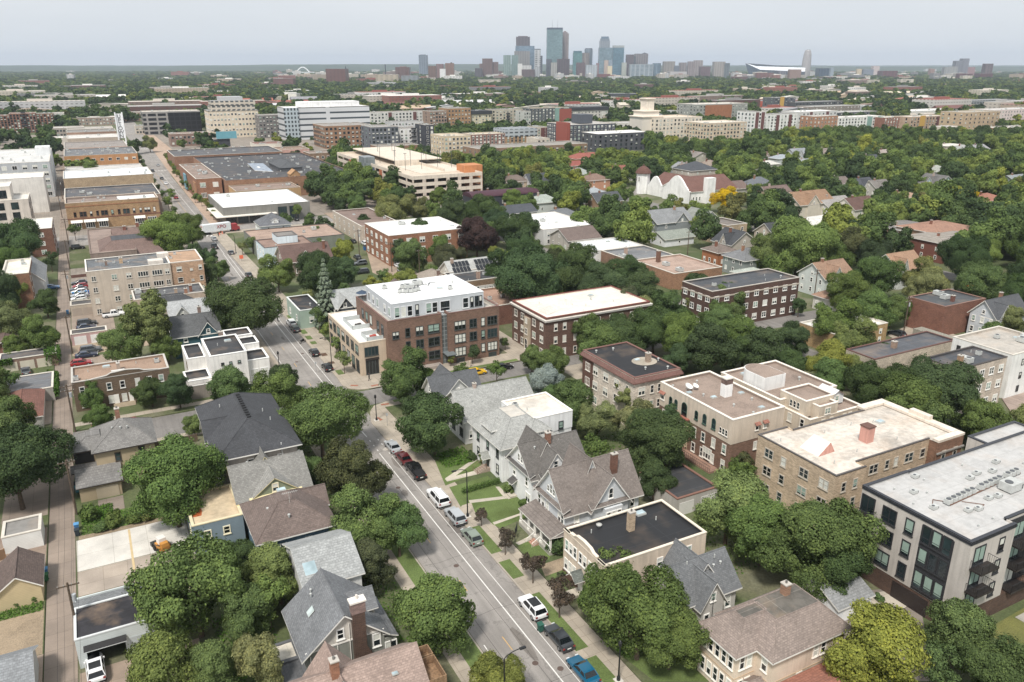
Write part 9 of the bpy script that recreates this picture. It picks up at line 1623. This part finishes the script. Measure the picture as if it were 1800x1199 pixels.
while D<7600:
 st=9.5+(D-560)*.0052;R0=st*.62
 for k in range(int(1.42*D/st)):
  ang=PSI-.70+1.42*(k+wr.random())*st/(1.42*D);dd=D+wr.uniform(0,st);x,y=math.sin(ang)*dd,math.cos(ang)*dd
  if x<840 and y<560 and x>-170:
   if not (dd>700 and x<-16):continue
  if-62<x<250 and 360<y<930 and (wr.random()<.8 or lx(y,1)-2<x<lx(y,2)+16 or x<-14 and y<560 or 120<x<200 and y<500):continue
  if x>0 and math.sin(x*.011+1)*math.sin(y*.008)>.72:continue
  u,v=S(x,y,8)
  if D>2600 and 400<u and wr.random()<(.5 if v<139 else .25):continue
  if D>3600 and 880<u<1480 and wr.random()<.55:continue
  r=R0*wr.uniform(.75,1.3)
  if y<1000 and (not kclear(x,y,r,12) or covers(x,y,r,11)):continue
  if any(abs(u-a)<w_+2 and-d_*.045-12<dd*math.cos(ang-PSI)-d_<8 for a,w_,d_ in FB.get(int(u//20),())):continue
  if D<2800 and (u*.13+v*3.1) %17<1.4:continue
  FW_.append((x,y,r,min(r*.95,9)*wr.uniform(.85,1.15)))
 D+=st*.86
print('trees',len(TREES),'canopy',len(ST),'far',len(FW_))
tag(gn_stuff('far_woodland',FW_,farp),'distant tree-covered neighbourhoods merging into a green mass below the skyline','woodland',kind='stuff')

# label every individual tree by its look and what it stands beside
LM=[(f,((f[0]+f[2])/2,(f[1]+f[3])/2)) for f in FOOT if f[5]]
seen={}
KN=dict(big='spreading',med='rounded',tall='tall narrow',small='young',bush='low',spruce='pointed')
for i,(root,x,y,r,Ht,kind,col) in enumerate(TREES):
 f,(fx,fy)=min(LM,key=lambda q:max(q[0][0]-x,0,x-q[0][2])+max(q[0][1]-y,0,y-q[0][3]));u0,v0=S(fx,fy,4);u,v=S(x,y,4)
 dx,dy=(u-u0),(v-v0)*1.8;rel=('right of' if dx>0 else 'left of') if abs(dx)>abs(dy) else ('in front of' if dy>0 else 'behind')
 sp={'bush':'shrub','spruce':'spruce'}.get(kind,'tree');lb='%s %s %s %s %s' %(KN[kind],CN[col],sp,rel,f[5]);seen.setdefault(lb,[]).append((root,u,v))
ORD=['first','second','third','fourth','fifth','sixth','seventh','eighth','ninth','tenth','eleventh','twelfth']
for lb,q in seen.items():
 q.sort(key=lambda t:-t[2]);zone=lb.split(' of ')[-1]
 for k,(root,u,v) in enumerate(q):
  root['label']=lb if len(q)==1 else ('nearest '+lb if k==0 else '%s-nearest %s' %(ORD[min(k,11)],lb))
 for root,u,v in q:root['group']='trees '+' '.join(lb.split()[3:]) if len(q)>1 else 'trees of the neighbourhood'

# hedge and vines
x,y=G(812,866,.4);x2,y2=G(878,846,.4);L_=math.hypot(x2-x,y2-y);t=thing('hedge','thin clipped hedge between two front lawns','hedge',(x,y,.13),math.atan2(y2-y,x2-x));rs=np.random.RandomState(3);n=2600;P_=np.stack([rs.uniform(0,L_,n),rs.uniform(-.35,.35,n),rs.uniform(.05,1.0,n)],1);o=link('foliage',cards('foliage',P_,rs.normal(size=(n,3)),rs.uniform(.12,.22,n),rs.uniform(.2,.8,n),LEAF),t);o.color=(*lin('5a7040'),1)
def vine(label,x0,x1,y0,y1,z0,z1,n,seed):
 t=thing('ivy',label,'ivy',(x0,y0,0));rs=np.random.RandomState(seed);P_=np.stack([rs.uniform(0,x1-x0,n),rs.uniform(0,y1-y0,n),z0+(z1-z0)*rs.beta(2,1.2,n)],1);N_=rs.normal(size=(n,3));o=link('foliage',cards('foliage',P_,N_,rs.uniform(.25,.5,n),rs.uniform(.2,.8,n),LEAF),t);o.color=(*lin('4a6630'),1)
vine('ivy hanging over the vine-covered garages on the alley side',-14.4,-11.2,198.6,204.9,.3,3.6,1800,1);vine('ivy trailing over the left end of the vine-covered garages',-23.6,-20.6,198.8,199.4,1.6,3.3,500,2);vine('ivy climbing the alley side of the ivy-sided garage',-12.3,-11.5,176.4,187,.2,3.0,1300,4)
rs=np.random.RandomState(8)
def weeds(name,label,polys,n):
 P_=[]
 for (x0,y0,x1,y1) in polys:P_.append(np.stack([rs.uniform(x0,x1,n),rs.uniform(y0,y1,n),.14+rs.beta(1,3,n)*.5],1))
 P_=np.concatenate(P_);N_=rs.normal(size=P_.shape)+np.array([0,0,1.0]);o=link(name,cards(name,P_,N_,rs.uniform(.15,.42,len(P_)),rs.uniform(.1,.9,len(P_)),LEAF));o.color=(*lin('4d6a2e'),1);tag(o,label,'ground cover',kind='stuff')
weeds('undergrowth','weedy undergrowth and rough grass in the yards',[(-30,101.5,-13.1,103.4),(-8.4,121,-4,126),(5.4,76,12,90),(-8.4,118,5,123),(22.5,70,28,104),(23.4,104,28,140),(5.6,118,11,138),(46.5,60,52.4,66),(46.6,112,52.4,118),(64,66,84,80),(70,92,84,110),(99,82,101,106),(83,60.5,90,66.5)],1500)

# ================================================================ haze: even thin air round the whole scene
m=MB();m.box(-16500,-500,-4,16500,23000,300);hz=mk('haze',m,[]);hm=bpy.data.materials.new('haze');hm.use_nodes=True;ht=hm.node_tree;ht.nodes.clear()
pv=ht.nodes.new('ShaderNodeVolumePrincipled');pv.inputs['Density'].default_value=6.5e-5;pv.inputs['Color'].default_value=(.76,.86,1.0,1);pv.inputs['Anisotropy'].default_value=0;oo=ht.nodes.new('ShaderNodeOutputMaterial');ht.links.new(pv.outputs[0],oo.inputs['Volume']);hz.data.materials.append(hm);tag(hz,kind='stuff')
